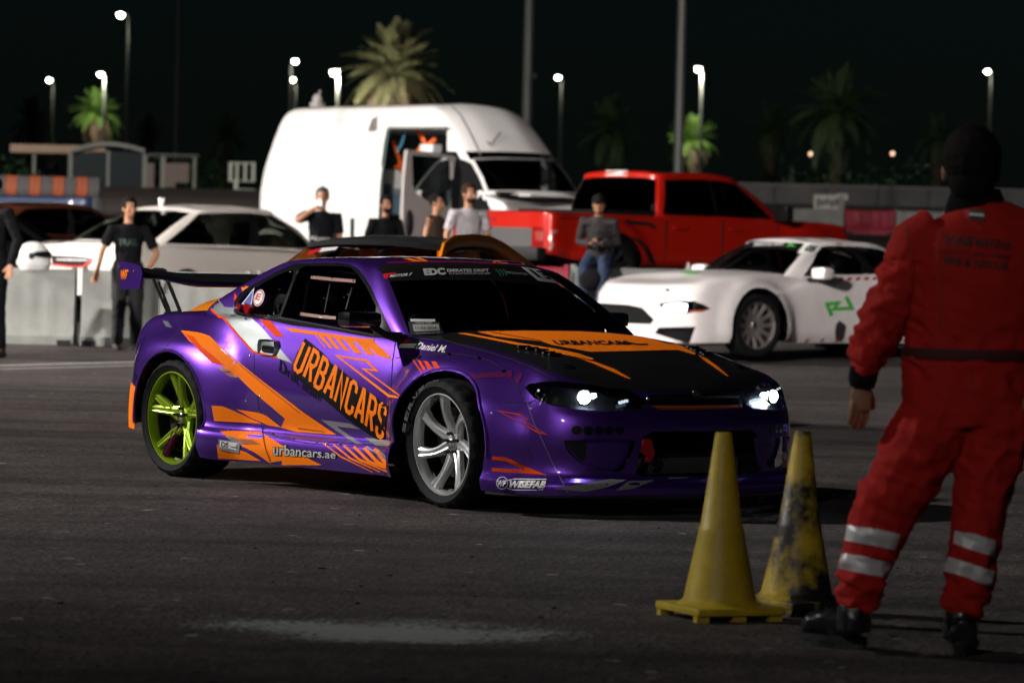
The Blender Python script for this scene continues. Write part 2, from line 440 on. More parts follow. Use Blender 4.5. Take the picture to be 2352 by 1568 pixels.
# ------------------------------------------------------------------ the ground
def ground_mat():
    m = bpy.data.materials.new('asphalt'); m.use_nodes = True; n = m.node_tree; b = n.nodes['Principled BSDF']; L = n.links.new
    tc = n.nodes.new('ShaderNodeTexCoord')
    def nz(s, d=5, r=.6, v=None):
        x = n.nodes.new('ShaderNodeTexNoise'); x.inputs['Scale'].default_value = s; x.inputs['Detail'].default_value = d; x.inputs['Roughness'].default_value = r
        L(v or tc.outputs['Object'], x.inputs['Vector']); return x
    def ramp(src, p0, c0, p1, c1):
        r = n.nodes.new('ShaderNodeValToRGB'); e = r.color_ramp.elements; e[0].position = p0; e[0].color = (*c0, 1); e[1].position = p1; e[1].color = (*c1, 1); L(src, r.inputs[0]); return r
    def mix(a, b_, f, typ='MIX'):
        x = n.nodes.new('ShaderNodeMixRGB'); x.blend_type = typ
        for s_, k in ((a, 1), (b_, 2), (f, 0)):
            if isinstance(s_, (tuple, float, int)): x.inputs[k].default_value = (*s_, 1) if isinstance(s_, tuple) else s_
            else: L(s_, x.inputs[k])
        return x.outputs[0]
    big = nz(.35, 4); mid = nz(3.5, 5); 
    base = ramp(big.outputs[0], .3, (.034, .0290, .0285), .7, (.072, .060, .057)).outputs[0]
    base = mix(base, ramp(mid.outputs[0], .35, (.55, .55, .55), .7, (1.25, 1.22, 1.2)).outputs[0], .8, 'MULTIPLY')
    vo = n.nodes.new('ShaderNodeTexVoronoi'); vo.inputs['Scale'].default_value = 44; L(tc.outputs['Object'], vo.inputs['Vector'])
    grit = ramp(vo.outputs['Color'], .25, (.45, .45, .45), .95, (2.1, 2.05, 2.0)).outputs[0]
    base = mix(base, grit, .85, 'MULTIPLY')
    vd = n.nodes.new('ShaderNodeTexVoronoi'); vd.inputs['Scale'].default_value = 26; L(tc.outputs['Object'], vd.inputs['Vector'])
    sp = ramp(vd.outputs['Color'], .93, (0, 0, 0), .97, (1, 1, 1)).outputs[0]
    base = mix(base, (.34, .31, .29), sp)
    # rubber laid down along the track
    mp = n.nodes.new('ShaderNodeMapping'); mp.inputs['Scale'].default_value = (.12, 1.6, 1); mp.inputs['Rotation'].default_value = (0, 0, .12); L(tc.outputs['Object'], mp.inputs[0])
    rb = nz(1.0, 3, .5, mp.outputs[0]); base = mix(base, ramp(rb.outputs[0], .46, (1, 1, 1), .66, (.40, .39, .39)).outputs[0], 1.0, 'MULTIPLY')
    L(base, b.inputs['Base Color']); b.inputs['Roughness'].default_value = .78; b.inputs['Specular IOR Level'].default_value = .35
    bp = n.nodes.new('ShaderNodeBump'); bp.inputs['Strength'].default_value = .9; bp.inputs['Distance'].default_value = .006
    L(vo.outputs['Distance'], bp.inputs['Height'])
    b2 = n.nodes.new('ShaderNodeBump'); b2.inputs['Strength'].default_value = .5; b2.inputs['Distance'].default_value = .02
    L(nz(22, 4).outputs[0], b2.inputs['Height']); L(bp.outputs[0], b2.inputs['Normal']); L(b2.outputs[0], b.inputs['Normal'])
    return m
ASPH = ground_mat()
bm = bmesh.new(); ys = [-40, 43, 60, 80, 100, 127, 170, 400, 1500]; xs = [-900, -200, -60, -20, 0, 20, 60, 200, 900]
add(bm, [(x, y, zg(y)) for y in ys for x in xs], [(i*9+j, i*9+j+1, (i+1)*9+j+1, (i+1)*9+j) for i in range(8) for j in range(8)])
tag(obj('ground', bm, ASPH, None, False), kind='structure')
LINEW = mat('worn_white_line', (.42, .40, .38), .7, var=.5, vscale=25, bump=.3)
bm = bmesh.new()
for u0, v0, u1, v1, wd in ((-40, 841, 306, 832, .16), (-40, 849, 306, 840, .10)):
    def gp(u, v):
        r_ = ray(u, v); t = -CAM.z/r_.z; return CAM+r_*t
    a, b = gp(u0, v0), gp(u1, v1); e = (b-a).normalized(); b = a+e*17; nrm = Vector((-e.y, e.x, 0))*wd/2
    zz = Vector((0, 0, .004)); add(bm, [a-nrm+zz, b-nrm+zz, b+nrm+zz, a+nrm+zz], [(0, 1, 2, 3)])
tag(obj('painted_line', bm, LINEW, None, False), kind='structure')
# chalky scuffs in front of the camera: thin broken film of dust as flakes
m = bpy.data.materials.new('chalk_dust'); m.use_nodes = True; nt = m.node_tree; b = nt.nodes['Principled BSDF']; b.inputs['Base Color'].default_value = (.24, .26, .25, 1); b.inputs['Roughness'].default_value = .95
tc = nt.nodes.new('ShaderNodeTexCoord'); nz1 = nt.nodes.new('ShaderNodeTexNoise'); nz1.inputs['Scale'].default_value = 34; nz1.inputs['Detail'].default_value = 5
nz2 = nt.nodes.new('ShaderNodeTexNoise'); nz2.inputs['Scale'].default_value = 1.6; nz2.inputs['Detail'].default_value = 3
gr = nt.nodes.new('ShaderNodeTexGradient'); gr.gradient_type = 'SPHERICAL'
mp = nt.nodes.new('ShaderNodeMapping'); mp.inputs['Location'].default_value = (0, 0, 0); mp.inputs['Scale'].default_value = (1/1.15, 1/.75, 1)
nt.links.new(tc.outputs['Object'], nz1.inputs[0]); nt.links.new(tc.outputs['Object'], nz2.inputs[0]); nt.links.new(tc.outputs['Object'], mp.inputs[0]); nt.links.new(mp.outputs[0], gr.inputs[0])
ma = nt.nodes.new('ShaderNodeMath'); ma.operation = 'MULTIPLY'; nt.links.new(nz1.outputs[0], ma.inputs[0]); nt.links.new(nz2.outputs[0], ma.inputs[1])
mb = nt.nodes.new('ShaderNodeMath'); mb.operation = 'MULTIPLY'; nt.links.new(ma.outputs[0], mb.inputs[0]); nt.links.new(gr.outputs[0], mb.inputs[1])
rp = nt.nodes.new('ShaderNodeValToRGB'); rp.color_ramp.elements[0].position = .11; rp.color_ramp.elements[1].position = .17; nt.links.new(mb.outputs[0], rp.inputs[0])
nt.links.new(rp.outputs[0], b.inputs['Alpha'])
CHALK = m
def gpt(u, v):
    r_ = ray(u, v); t = -CAM.z/r_.z; return CAM+r_*t
for u, v in ((900, 1450),):
    c = gpt(u, v); bm = bmesh.new(); add(bm, [(-1.15, -.75, 0), (1.15, -.75, 0), (1.15, .75, 0), (-1.15, .75, 0)], [(0, 1, 2, 3)])
    o = obj('chalk_dust', bm, CHALK, None, False); o.location = (c.x, c.y, .004); o.rotation_euler.z = .16; tag(o, kind='stuff')

bm = bmesh.new(); rc = random.Random(3)
for i in range(260):
    y = 11+34*rc.random()**1.6; x = rc.uniform(-.13, .13)*y; s_ = rc.uniform(.003, .011); a_ = rc.uniform(0, 3.1); T = Matrix.Translation((x, y, s_*.25)) @ Matrix.Rotation(a_, 4, 'Z')
    box(bm, (0, 0, 0), (s_*rc.uniform(1, 3), s_, s_*.5), T)
tag(obj('rubber_crumbs', bm, mat('rubber_crumb', (.006, .006, .006), .9), None, False), kind='stuff')

# ------------------------------------------------------------------ wheels
BARREL = {'silver_wheel': mat('barrel_shaded_grey', (.018, .02, .02), .4, .8), 'lime_wheel': mat('barrel_shaded_lime', (.025, .045, .003), .4, .7)}  # barrel tones darkened for the shade behind the spokes
def wheel(name, parent, loc, steer, R, width, rimR, rimmat, nsp, side, style='straight', pairs=False, detail=True, odd=None, camber=0):
    """wheel empty with tyre, rim and its pieces; side=-1: face towards -y of the car"""
    w_ = bpy.data.objects.new(name, None); COL.objects.link(w_); w_.parent = parent; w_.location = loc; w_.rotation_euler = (camber, 0, steer); w_.empty_display_size = .1
    W = width/2; s = side
    prof = [(rimR, -W*.86), (rimR+.006, -W*.95), (rimR+.03, -W*1.02), (R*.5+rimR*.5, -W*1.06), (R-.03, -W*1.03), (R-.012, -W*.95), (R-.003, -W*.82), (R, -W*.6), (R, -W*.42), (R-.001, -W*.40), (R, -W*.38), (R, -W*.12), (R, 0)]
    prof = prof+[(r, -h) for r, h in prof[-2::-1]]; n = 96 if detail else 40
    def tread(r, h, j):
        if not detail: return r
        a = abs(h)/W
        if .35 < a < .41: return r-.007 if r > R-.01 else r
        if r > R-.02 and a > .45 and (j+(1 if h > 0 else 0)) % 4 == 0: return r-.008
        if r > R-.005 and a < .3 and (j % 6) == 0: return r-.006
        return r
    bm = bmesh.new(); lathe(bm, prof, n, 'y', fn=tread); obj('tyre', bm, RUBBER, w_, ang=28, rec=True)
    bm = bmesh.new(); yo = s*W*.86
    # barrel with stepped lip; open towards the outside
    pr = [(rimR+.004, yo), (rimR+.004, yo+s*.006), (rimR-.005, yo+s*.008), (rimR-.009, yo), (rimR-.012, yo-s*.02), (rimR-.014, yo-s*.045)]
    lathe(bm, pr, 64 if detail else 32, 'y'); obj('rim', bm, rimmat, w_, ang=40)
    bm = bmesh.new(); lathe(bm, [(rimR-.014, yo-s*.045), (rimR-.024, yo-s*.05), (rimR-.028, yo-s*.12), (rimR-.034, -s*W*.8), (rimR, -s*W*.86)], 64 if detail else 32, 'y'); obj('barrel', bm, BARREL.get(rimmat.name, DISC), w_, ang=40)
    yf = yo-s*.030; hub = .052
    Y = Vector((0, s, 0))
    for k in range(nsp):
        if pairs: a = 2*math.pi*(k//2)/(nsp/2)+(.17 if k % 2 else -.17)+.3
        else: a = 2*math.pi*k/nsp+math.radians(90 if s < 0 else 90)
        bm = bmesh.new(); er = Vector((math.cos(a), 0, math.sin(a))); et = Vector((-math.sin(a), 0, math.cos(a)))
        rows = []; K = 9 if detail else 5
        for i in range(K):
            t = i/(K-1); r = hub*.8+(rimR-.008-hub*.8)*t
            if style == 'curved':
                hw = .019+.014*(1-t)**2+.020*t**4; bend = .020*math.sin(math.pi*t)
                yy = yf+s*.024*t-s*.030*(1-t)**1.6; th = .03
            else:
                hw = .010*(1-t)+.022; yy = yf+s*.024*t-s*.030*(1-t)**1.3; th = .026; bend = 0
            sk = (.03*(1-t) if pairs and k % 2 == 0 else (-.03*(1-t) if pairs else 0))
            c = er*r+et*(sk*.8+bend)+Vector((0, yy, 0))
            rows += [c-et*hw-Y*th, c-et*hw*.9-Y*.006, c-et*hw*.45+Y*.002, c-et*hw*.15-Y*.003, c+et*hw*.15-Y*.003, c+et*hw*.45+Y*.002, c+et*hw*.9-Y*.006, c+et*hw-Y*th]
        add(bm, rows, grid_faces(K, 8, True)+[tuple(range(8)), tuple(range((K-1)*8+7, (K-1)*8-1, -1))])
        o = obj('spoke', bm, (RIMPUR if odd is not None and k in odd else rimmat), w_, ang=45, rec=True)
        if odd is not None and k in odd: o['label'] = 'lime spoke coloured purple for its reflection'
    bm = bmesh.new(); lathe(bm, [(0, yf-s*.018), (.030, yf-s*.018), (.034, yf-s*.024), (.060, yf-s*.034), (.066, yf-s*.05), (.07, yf-s*.09)], 28, 'y'); obj('hub', bm, rimmat, w_, rec=True)
    bm = bmesh.new(); lathe(bm, [(0, yf-s*.008), (.022, yf-s*.009), (.027, yf-s*.012), (.029, yf-s*.02)], 24, 'y'); obj('centre_cap', bm, CHROME, w_, rec=True)
    if detail:
        for k in range(5):
            a = 2*math.pi*k/5+.35; bm = bmesh.new(); lathe(bm, [(0, yf-s*.0), (.008, yf-s*.001), (.0095, yf-s*.008), (.0095, yf-s*.04)], 6, 'y', c=(.05*math.cos(a), 0, .05*math.sin(a))); obj('lug_nut', bm, TRIM, w_, False, rec=True)
    bm = bmesh.new(); lathe(bm, [(.04, -s*.0), (rimR*.72, -s*.0), (rimR*.72, s*.022), (.04, s*.022)], 40, 'y', closed=True); obj('brake_disc', bm, DISC, w_, rec=True)
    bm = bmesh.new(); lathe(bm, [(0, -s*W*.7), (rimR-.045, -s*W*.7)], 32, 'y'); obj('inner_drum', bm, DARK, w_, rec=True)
    return w_

# ------------------------------------------------------------------ the purple drift car
rw, fw = at(400, 958, 21.05), at(1020, 1015, 19.05)
d_ = (fw-rw); d_.z = 0; HEAD = math.atan2(d_.y, d_.x); ly = Vector((-d_.y, d_.x, 0)).normalized()
Oc = (rw+fw)/2+ly*.905; Oc.z = 0
CARM = pose(Oc, HEAD) @ Matrix.Diagonal((1, 1.052, 1, 1))
car = empty('drift_car', CARM, 'purple and orange drift coupe with a big rear wing and lit headlights', 'car')
VC = View('cam', CARM)                                    # camera view expressed in the car's frame (near side)
VF = View('cam', CARM, True)                              # the same outline mirrored to the far side
xs = [-2.12, -2.09, -1.97, -1.72, -1.26, -.85, -.35, .25, .80, 1.26, 1.62, 1.88, 2.05, 2.16, 2.20]
wy = [0, .42, .68, .79, .83, .83, .79, .79, .80, .83, .84, .78, .62, .32, 0]
def ln(z, k=1.0, dx=None, kk=None):
    z = z if isinstance(z, list) else [z]*15
    out = []
    for i in range(15):
        y = wy[i]*(kk[i] if kk else k); x = xs[i]+(dx[i] if dx else 0); out.append((x, y, z[i]))
    return out
e0 = [0]*15
netb = [
 ln([.26, .26, .26, .25, .22, .13, .125, .125, .13, .14, .118, .112, .112, .112, .112], 1.0, [.05, .05, .03, 0, 0, 0, 0, 0, 0, 0, 0, .01, .02, .03, .03], [1, 1, 1, 1, 1, 1.03, 1.05, 1.05, 1.04, 1, 1.03, 1.05, 1.06, 1, 1]),
 ln([.34, .34, .34, .33, .28, .20, .20, .20, .20, .2, .17, .165, .165, .165, .165], 1.0, [0]*11+[.01, .02, .03, .03], [1, 1, 1, 1, 1, 1.05, 1.075, 1.075, 1.06, 1, 1.03, 1.05, 1.06, 1, 1]),
 ln([.42, .42, .42, .41, .36, .275, .27, .27, .27, .27, .21, .20, .20, .20, .20], 1.0, [-.02, -.02, -.01]+[0]*8+[0, .0, .0, .0], [1, 1, 1, 1, 1, 1.04, 1.055, 1.055, 1.045, 1, 1.01, 1.0, 1.0, 1, 1]),
 ln([.46, .46, .46, .45, .40, .31, .295, .295, .30, .31, .26, .25, .25, .25, .25], 1.0, [-.02, -.02, -.01]+[0]*12, [1, 1, 1, 1, 1, 1.0, 1.0, 1.0, 1.0, 1, 1, .98, .98, 1, 1]),
 ln([.56, .56, .56, .55, .54, .46, .45, .44, .44, .46, .40, .39, .38, .38, .38], 1.0, [-.01]*3+[0]*12, [1, 1, 1, 1, 1, 1.0, 1.035, 1.04, 1.03, 1, 1, .99, 1, 1, 1]),
 ln([.66, .66, .66, .66, .68, .64, .63, .61, .60, .60, .53, .50, .485, .48, .48], 1.0, [.0]*3+[0]*12, [1, 1, 1, 1, .995, 1.0, 1.03, 1.03, 1.015, .98, .98, .97, .97, .98, 1]),
 ln([.78, .78, .78, .78, .79, .78, .76, .74, .72, .70, .60, .555, .55, .545, .545], 1.0, [.02, .02, .02]+[0]*8+[0, -.03, -.04, -.04], [1, .98, .97, .96, .945, .955, .985, .985, .965, .93, .92, .95, .94, .96, 1]),
 ln([.85, .85, .845, .855, .875, .895, .885, .855, .82, .775, .70, .635, .612, .60, .60], 1.0, [.06, .06, .06]+[0]*8+[-.01, -.06, -.09, -.09], [1, .94, .92, .895, .86, .89, .915, .915, .885, .83, .81, .91, .93, .94, 1]),
 ln([.868, .868, .868, .88, .90, .90, .89, .865, .835, .797, .735, .682, .648, .632, .629], 1.0, [.12, .12, .10]+[0]*8+[-.03, -.10, -.13, -.13], [1, .88, .86, .84, .80, .82, .84, .84, .80, .765, .755, .84, .86, .90, 1]),
 [(-1.85, 0, .885), (-1.84, .24, .885), (-1.80, .36, .885), (-1.66, .40, .90), (-1.26, .41, .92), (-.85, .42, .90), (-.35, .42, .89), (.25, .42, .875), (.80, .41, .87), (1.26, .40, .845), (1.60, .39, .785), (1.80, .37, .725), (1.90, .31, .695), (1.96, .16, .676), (1.97, 0, .672)],
 [(-1.6, 0, .90), (-1.58, 0, .90), (-1.52, 0, .905), (-1.44, 0, .91), (-1.2, 0, .92), (-.8, 0, .905), (-.35, 0, .89), (.25, 0, .88), (.80, 0, .88), (1.2, 0, .862), (1.48, 0, .822), (1.62, 0, .795), (1.70, 0, .775), (1.76, 0, .757), (1.80, 0, .745)],
]
WR, WF_ = (-1.262, .33), (1.262, .33)
def flare(g):
    x, y, z = g[..., 0], g[..., 1], g[..., 2]
    side = np.clip((y-.45)/.2, 0, 1)
    for (cx, cz), A, r1 in ((WR, .085, .66), (WF_, .08, .60)):
        r = np.sqrt(((x-cx)/1.05)**2+(z-cz)**2)
        t = np.clip((r1-r)/(r1-.36), 0, 1); b = t*t*(3-2*t)
        up = np.clip((.86-z)/.12, 0, 1)
        y = y+A*b*side*up+.006*((r < r1-.06) & (r > .3))*side*up
    g = g.copy(); g[..., 1] = y; return g
body = shell(netb, 12, 5, flare)
xg = [-1.44, -1.41, -1.31, -1.07, -.7, -.3, .15, .53, .74, .86, .92]
g0 = [(x, y, z) for x, y, z in zip(xg, [0, .40, .65, .715, .735, .74, .74, .735, .71, .39, 0], [.88, .88, .88, .87, .87, .86, .84, .80, .79, .81, .82])]
g1 = [(x, y, z) for x, y, z in zip([-1.42, -1.39, -1.28, -1.04, -.7, -.3, .15, .50, .70, .83, .885], [0, .395, .64, .705, .725, .73, .73, .725, .70, .385, 0], [.925, .925, .93, .92, .91, .90, .88, .855, .85, .865, .872])]
g3 = [(x, y, z) for x, y, z in zip([-.86, -.86, -.86, -.76, -.50, -.22, .04, .16, .25, .34, .38], [0, .32, .50, .565, .585, .59, .585, .575, .545, .29, 0], [1.18, 1.178, 1.160, 1.158, 1.172, 1.18, 1.172, 1.155, 1.163, 1.187, 1.196])]
g2 = [((a[0]+b[0])/2+dx, (a[1]+b[1])/2+(.018 if 2 < i < 8 else .012 if a[1] > 0 else 0), (a[2]+b[2])/2+(.0)) for i, (a, b, dx) in enumerate(zip(g1, g3, [-.03, -.03, -.02, 0, 0, 0, 0, .01, .02, .025, .03]))]
g4 = [(x, y, z) for x, y, z in zip([-.78, -.78, -.77, -.66, -.44, -.20, .0, .09, .17, .26, .30], [0, .29, .455, .51, .54, .545, .54, .53, .50, .26, 0], [1.205, 1.204, 1.195, 1.202, 1.210, 1.214, 1.208, 1.192, 1.19, 1.208, 1.214])]
g5 = [(x, y, z) for x, y, z in zip([-.62, -.61, -.59, -.50, -.35, -.2, -.03, .03, .08, .14, .16], [0, .15, .24, .27, .29, .295, .29, .28, .26, .14, 0], [1.222, 1.221, 1.22, 1.225, 1.229, 1.232, 1.231, 1.229, 1.228, 1.229, 1.229])]
g6 = [(x, 0, z) for x, z in zip([-.45, -.44, -.42, -.38, -.32, -.22, -.12, -.08, -.06, -.05, -.04], [1.234, 1.234, 1.235, 1.237, 1.239, 1.24, 1.239, 1.238, 1.2375, 1.237, 1.2365])]
green = shell([g0, g1, g2, g3, g4, g5, g6], 9, 6)
# cabin opening under the glass
bmesh.ops.delete(body, geom=[f for f in body.faces if (lambda c: c.z > .82 and -1.22 < c.x < .60 and abs(c.y) < .60)(f.calc_center_median())], context='FACES')
def bvh_of(*bms):
    vs, fs = [], []
    for b in bms:
        b.verts.ensure_lookup_table(); b.verts.index_update(); o = len(vs)
        vs += [v.co.copy() for v in b.verts]; fs += [[v.index+o for v in f.verts] for f in b.faces]
    return BVHTree.FromPolygons(vs, fs)
# openings --------------------------------------------------
def ell(cx, cz, rx, rz, n=40, bottom=None):
    P = []
    for i in range(n):
        a = 2*math.pi*i/n; x, z = cx+rx*math.cos(a), cz+rz*math.sin(a)
        if bottom is not None and z < cz: z = cz-(cz-bottom)*abs(math.sin(a))**.5; x = cx+(rx+.01)*(1 if math.cos(a) > 0 else -1)*min(1, abs(math.cos(a))**.12)
        P.append((x, z))
    return P
VS = View('side'); VSm = View('side', None, True); VT = View('top'); VFr = View('front')
for V_, sg in ((VS, -1), (VSm, 1)):
    for cx, cz, rx, rz in ((WR[0]+.03, .33, .370, .355), (WF_[0]+.01, .33, .400, .355)):
        fs = imprint(body, V_, ell(cx, cz, rx, rz), True, lambda c: c.y*sg > .5)
        bmesh.ops.delete(body, geom=fs, context='FACES')
        fs = imprint(body, V_, [(cx-rx*.97, .34), (cx-rx*1.0, -.05), (cx+rx*1.0, -.05), (cx+rx*.97, .34)], True, lambda c: c.y*sg > .5)
        bmesh.ops.delete(body, geom=fs, context='FACES')
pfull = bvh_of(body, green)
# hood
hoodP = [(.60, -.66), (.80, -.665), (1.26, -.65), (1.62, -.635), (1.80, -.645), (1.90, -.60), (2.0, -.46), (2.06, -.28), (2.095, -.12), (2.10, 0)]
hoodP = hoodP+[(x, -y) for x, y in hoodP[-2::-1]]
fh = imprint(body, VT, hoodP, True, lambda c: c.z > .585)
hood_faces = fh
hood = take(body, fh, 'bonnet', HOODB, car, ang=50)
# headlights
HL = Z('D', [(100, 268), (125, 240), (220, 224), (350, 219), (560, 240), (800, 268), (890, 290), (985, 350), (1010, 400), (960, 430), (700, 445), (450, 425), (300, 402), (165, 345)])
hl_far = View('cam', CARM, True)
lamps = []
for V_, sg in ((VC, -1), (hl_far, 1)):
    fs = imprint(body, V_, HL, True, lambda c: c.x > 1.4 and c.y*sg > 0)
    lens = take(body, fs, 'headlight', LENS, car, delete=False, shift=.002, ang=60)
    inner = take(body, fs, 'lamp_housing', mat('lamp_black', (.006, .006, .007), .25, 0, .5), lens, delete=True, shift=-.035)
    lamps.append((lens, sg))
GR = Z('D', [(1000, 352), (1040, 326), (1150, 318), (1400, 312), (1700, 310), (1730, 320), (1738, 345), (1736, 420), (1500, 438), (1120, 436), (1050, 405)])
fs = imprint(body, VC, GR, True, lambda c: c.x > 1.9); bmesh.ops.delete(body, geom=fs, context='FACES')
mouth = [(-.30, .425), (.30, .425), (.345, .40), (.385, .225), (.35, .205), (-.35, .205), (-.385, .225), (-.345, .40)]
fs = imprint(body, VFr, mouth, True, lambda c: c.x > 1.9)
bmesh.ops.delete(body, geom=fs, context='FACES')
vent = Z('D', [(392, 668), (430, 660), (650, 655), (860, 655), (930, 668), (890, 790), (835, 885), (785, 903), (640, 882), (500, 825), (430, 760), (395, 700)])
for V_, sg in ((VC, -1), (VF, 1)):
    fs = imprint(body, V_, vent, True, lambda c: c.x > 1.5 and c.y*sg > 0)
    duct = take(body, fs, 'air_duct', PURPLE, car, delete=True, shift=-.05)
    bd = bmesh.new(); bd.from_mesh(duct.data); bvd = bvh_of(bd); bd.free()
    lay('duct_dark_patch', poly2bm([Z('D', [(392, 676), (560, 668), (562, 740), (545, 815), (500, 832), (440, 790)])]), V_, bvd, TRIM, duct, .003, step=4)  # black patch painted for the shade inside the duct
    for cx, cy, rx, ry in ((487, 587, 41, 34), (575, 590, 38, 36), (655, 591, 35, 34), (733, 591, 35, 33), (812, 592, 34, 31)):
        P = Z('D', [(cx+rx*math.cos(i*math.pi/8), cy+ry*math.sin(i*math.pi/8)) for i in range(16)])
        fs = imprint(body, V_, P, True, lambda c: c.x > 1.5 and c.y*sg > 0)
        h = take(body, fs, 'bumper_hole', TRIM, car, delete=True, shift=-.014)
# split the near side into its panels
doorP = [(-.352, .895), (-.372, .86), (-.375, .66), (-.36, .45), (-.35, .29), (.80, .275), (.83, .40), (.835, .62), (.83, .86), (.6, .93), (0, .96)]
DOOR = Z('A', [(915, 520), (880, 570), (855, 640), (848, 700), (850, 850), (870, 1000), (885, 1100), (900, 1212), (1100, 1255), (1400, 1300), (1700, 1322), (1712, 1200), (1716, 900), (1745, 625), (1610, 590), (1400, 565), (1000, 490)])
bumpP = Z('D', [(-420, 40), (-60, 378), (95, 378), (165, 350), (170, 340), (480, 100), (2300, 100), (2300, 1300), (-420, 1300)])
for V_, sg in ((VC, -1), (VF, 1)):
    fs = imprint(body, V_, DOOR, True, lambda c: c.y*sg > .5 and c.z < .9)
    dr = take(body, fs, 'door', PURPLE, car, ang=50)
    if sg < 0: door = dr
fs = [f for f in body.faces if (lambda c: c.x > 1.60 and c.z < .60-(.0 if c.x > 1.9 else .045))(f.calc_center_median())]
bumper = take(body, fs, 'front_bumper', PURPLE, car, ang=50)
for co_, no_ in (((-2.1, 0, .60), (.24, 0, 1)), ((-1.5, 0, 0), (1, 0, 0))):
    loc = [f for f in body.faces if f.calc_center_median().x < -1.35]; geom = set(loc)
    for f in loc: geom.update(f.edges); geom.update(f.verts)
    bmesh.ops.bisect_plane(body, geom=list(geom), dist=1e-5, plane_co=co_, plane_no=no_)
fs = [f for f in body.faces if (lambda c: c.x < -1.5 and c.z < .60-.24*(c.x+2.1))(f.calc_center_median())]
rb = take(body, fs, 'rear_bumper', ORANGE, car, ang=50)
# greenhouse glass --------------------------------------------------
lf = lfaces(green, 1.0, 3.0, 8.0, 10.01)
ws = take(green, lf, 'windscreen', GLASSW, car)
lf = lfaces(green, 1.0, 3.0, -.1, 2.0)
rgl = take(green, lf, 'rear_window', GLASSD, car)
SUR = Z('A', [(722, 455), (716, 410), (735, 370), (765, 335), (830, 290), (900, 248), (1000, 195), (1085, 158), (1110, 150), (1250, 145), (1400, 147), (1455, 155), (1500, 178), (1545, 230), (1585, 295), (1640, 415), (1690, 520), (1738, 620), (1600, 640), (1400, 600), (1000, 520), (850, 500), (760, 490), (735, 475)])
QG = Z('A', [(745, 440), (752, 385), (800, 335), (900, 275), (1000, 222), (1078, 188), (1100, 196), (1090, 250), (1010, 470), (960, 478), (800, 462), (760, 455)])
DG = Z('A', [(1025, 470), (1120, 215), (1140, 178), (1180, 164), (1410, 166), (1460, 175), (1500, 210), (1560, 300), (1620, 420), (1600, 590), (1400, 555), (1200, 520), (1020, 485)])
for V_, sg in ((VC, -1), (VF, 1)):
    pr = lambda c: c.y*sg > .3
    sur = set(imprint(green, V_, SUR, True, pr))
    q = imprint(green, V_, QG, True, pr); nb = take(green, q, 'quarter_window', GLASSD, car, shift=-.006)
    q = imprint(green, V_, DG, True, pr); nb = take(green, q, 'door_window', GLASSD, car, shift=-.006)
    sur = [f for f in green.faces if (lambda p, c: inpoly(p[0], p[1], SUR) and c.y*sg > .3)(V_.p2(f.calc_center_median()), f.calc_center_median())]
    take(green, sur, 'window_trim', TRIM, car, shift=.0015)
fr = [f for f in green.faces if f.calc_center_median().z > 1.2 or (f[green.faces.layers.float['L']] > 3.0)]
roof = take(green, fr, 'roof', PURPLE, car, ang=60)
obj('window_pillars', green, PURPLE, car, ang=60)
obj('body_shell', body, PURPLE, car, ang=50)
# the shell seen from inside, floor, engine bay box, wheel wells
bm = bmesh.new()
box(bm, (-.2, 0, .20), (2.4, 1.45, .04)); box(bm, (.66, 0, .58), (.1, 1.36, .44)); box(bm, (-1.15, 0, .52), (.05, 1.2, .6)); box(bm, (1.30, 0, .36), (1.1, 1.0, .44)); box(bm, (-1.3, 0, .44), (1.2, 1.05, .50))
box(bm, (1.93, 0, .40), (.10, 1.0, .34)); box(bm, (1.93, 0, .545), (.16, .86, .03)); box(bm, (1.78, 0, .36), (.10, 1.46, .40))
obj('inner_structure', bm, DARK, car, False)
bm = bmesh.new(); box(bm, (2.02, .0, .245), (.03, .66, .075)); obj('intercooler', bm, mat('cooler_metal', (.10, .11, .11), .5, .6, bump=.5, bscale=90), car, False)
bm = bmesh.new(); box(bm, (.55, 0, .80), (.34, 1.26, .06), bev=.02); obj('dashboard', bm, PLAST, car)
bm = bmesh.new(); T = Matrix.Translation((.30, -.34, .80)) @ Matrix.Rotation(math.radians(-68), 4, 'Y')
lathe(bm, [(.165+.012*math.cos(a), .012*math.sin(a)) for a in [i*math.pi/4 for i in range(8)]], 32, M=T, closed=True)
for a in (90, 210, 330): tube(bm, [T @ Vector((0, 0, 0)), T @ Vector((.16*math.cos(math.radians(a)), .16*math.sin(math.radians(a)), 0))], .012, 6)
obj('steering_wheel', bm, PLAST, car)
for y in (-.36, .36):
    bm = bmesh.new(); box(bm, (-.45, y, .40), (.5, .44, .14), bev=.04); box(bm, (-.68, y, .72), (.14, .46, .62), Matrix(), bev=.05); box(bm, (-.70, y, 1.0), (.1, .28, .18), bev=.04); obj('seat', bm, PLAST, car)
bm = bmesh.new()
for y in (-.52, .52):
    tube(bm, [(.62, y*1.16, .5), (.56, y*1.13, .86), (.14, y*.93, 1.14), (-.5, y*.96, 1.16), (-1.1, y*1.1, .8)], .02, 8); tube(bm, [(-.5, y*.96, 1.16), (-.52, y*1.2, .3)], .02, 8)
tube(bm, [(.14, -.48, 1.14), (.14, .48, 1.14)], .02, 8); tube(bm, [(-.5, -.5, 1.16), (-.5, .5, 1.16)], .02, 8); tube(bm, [(-.5, -.5, 1.14), (-.5, .58, .4)], .02, 8)
obj('roll_cage', bm, TRIM, car)
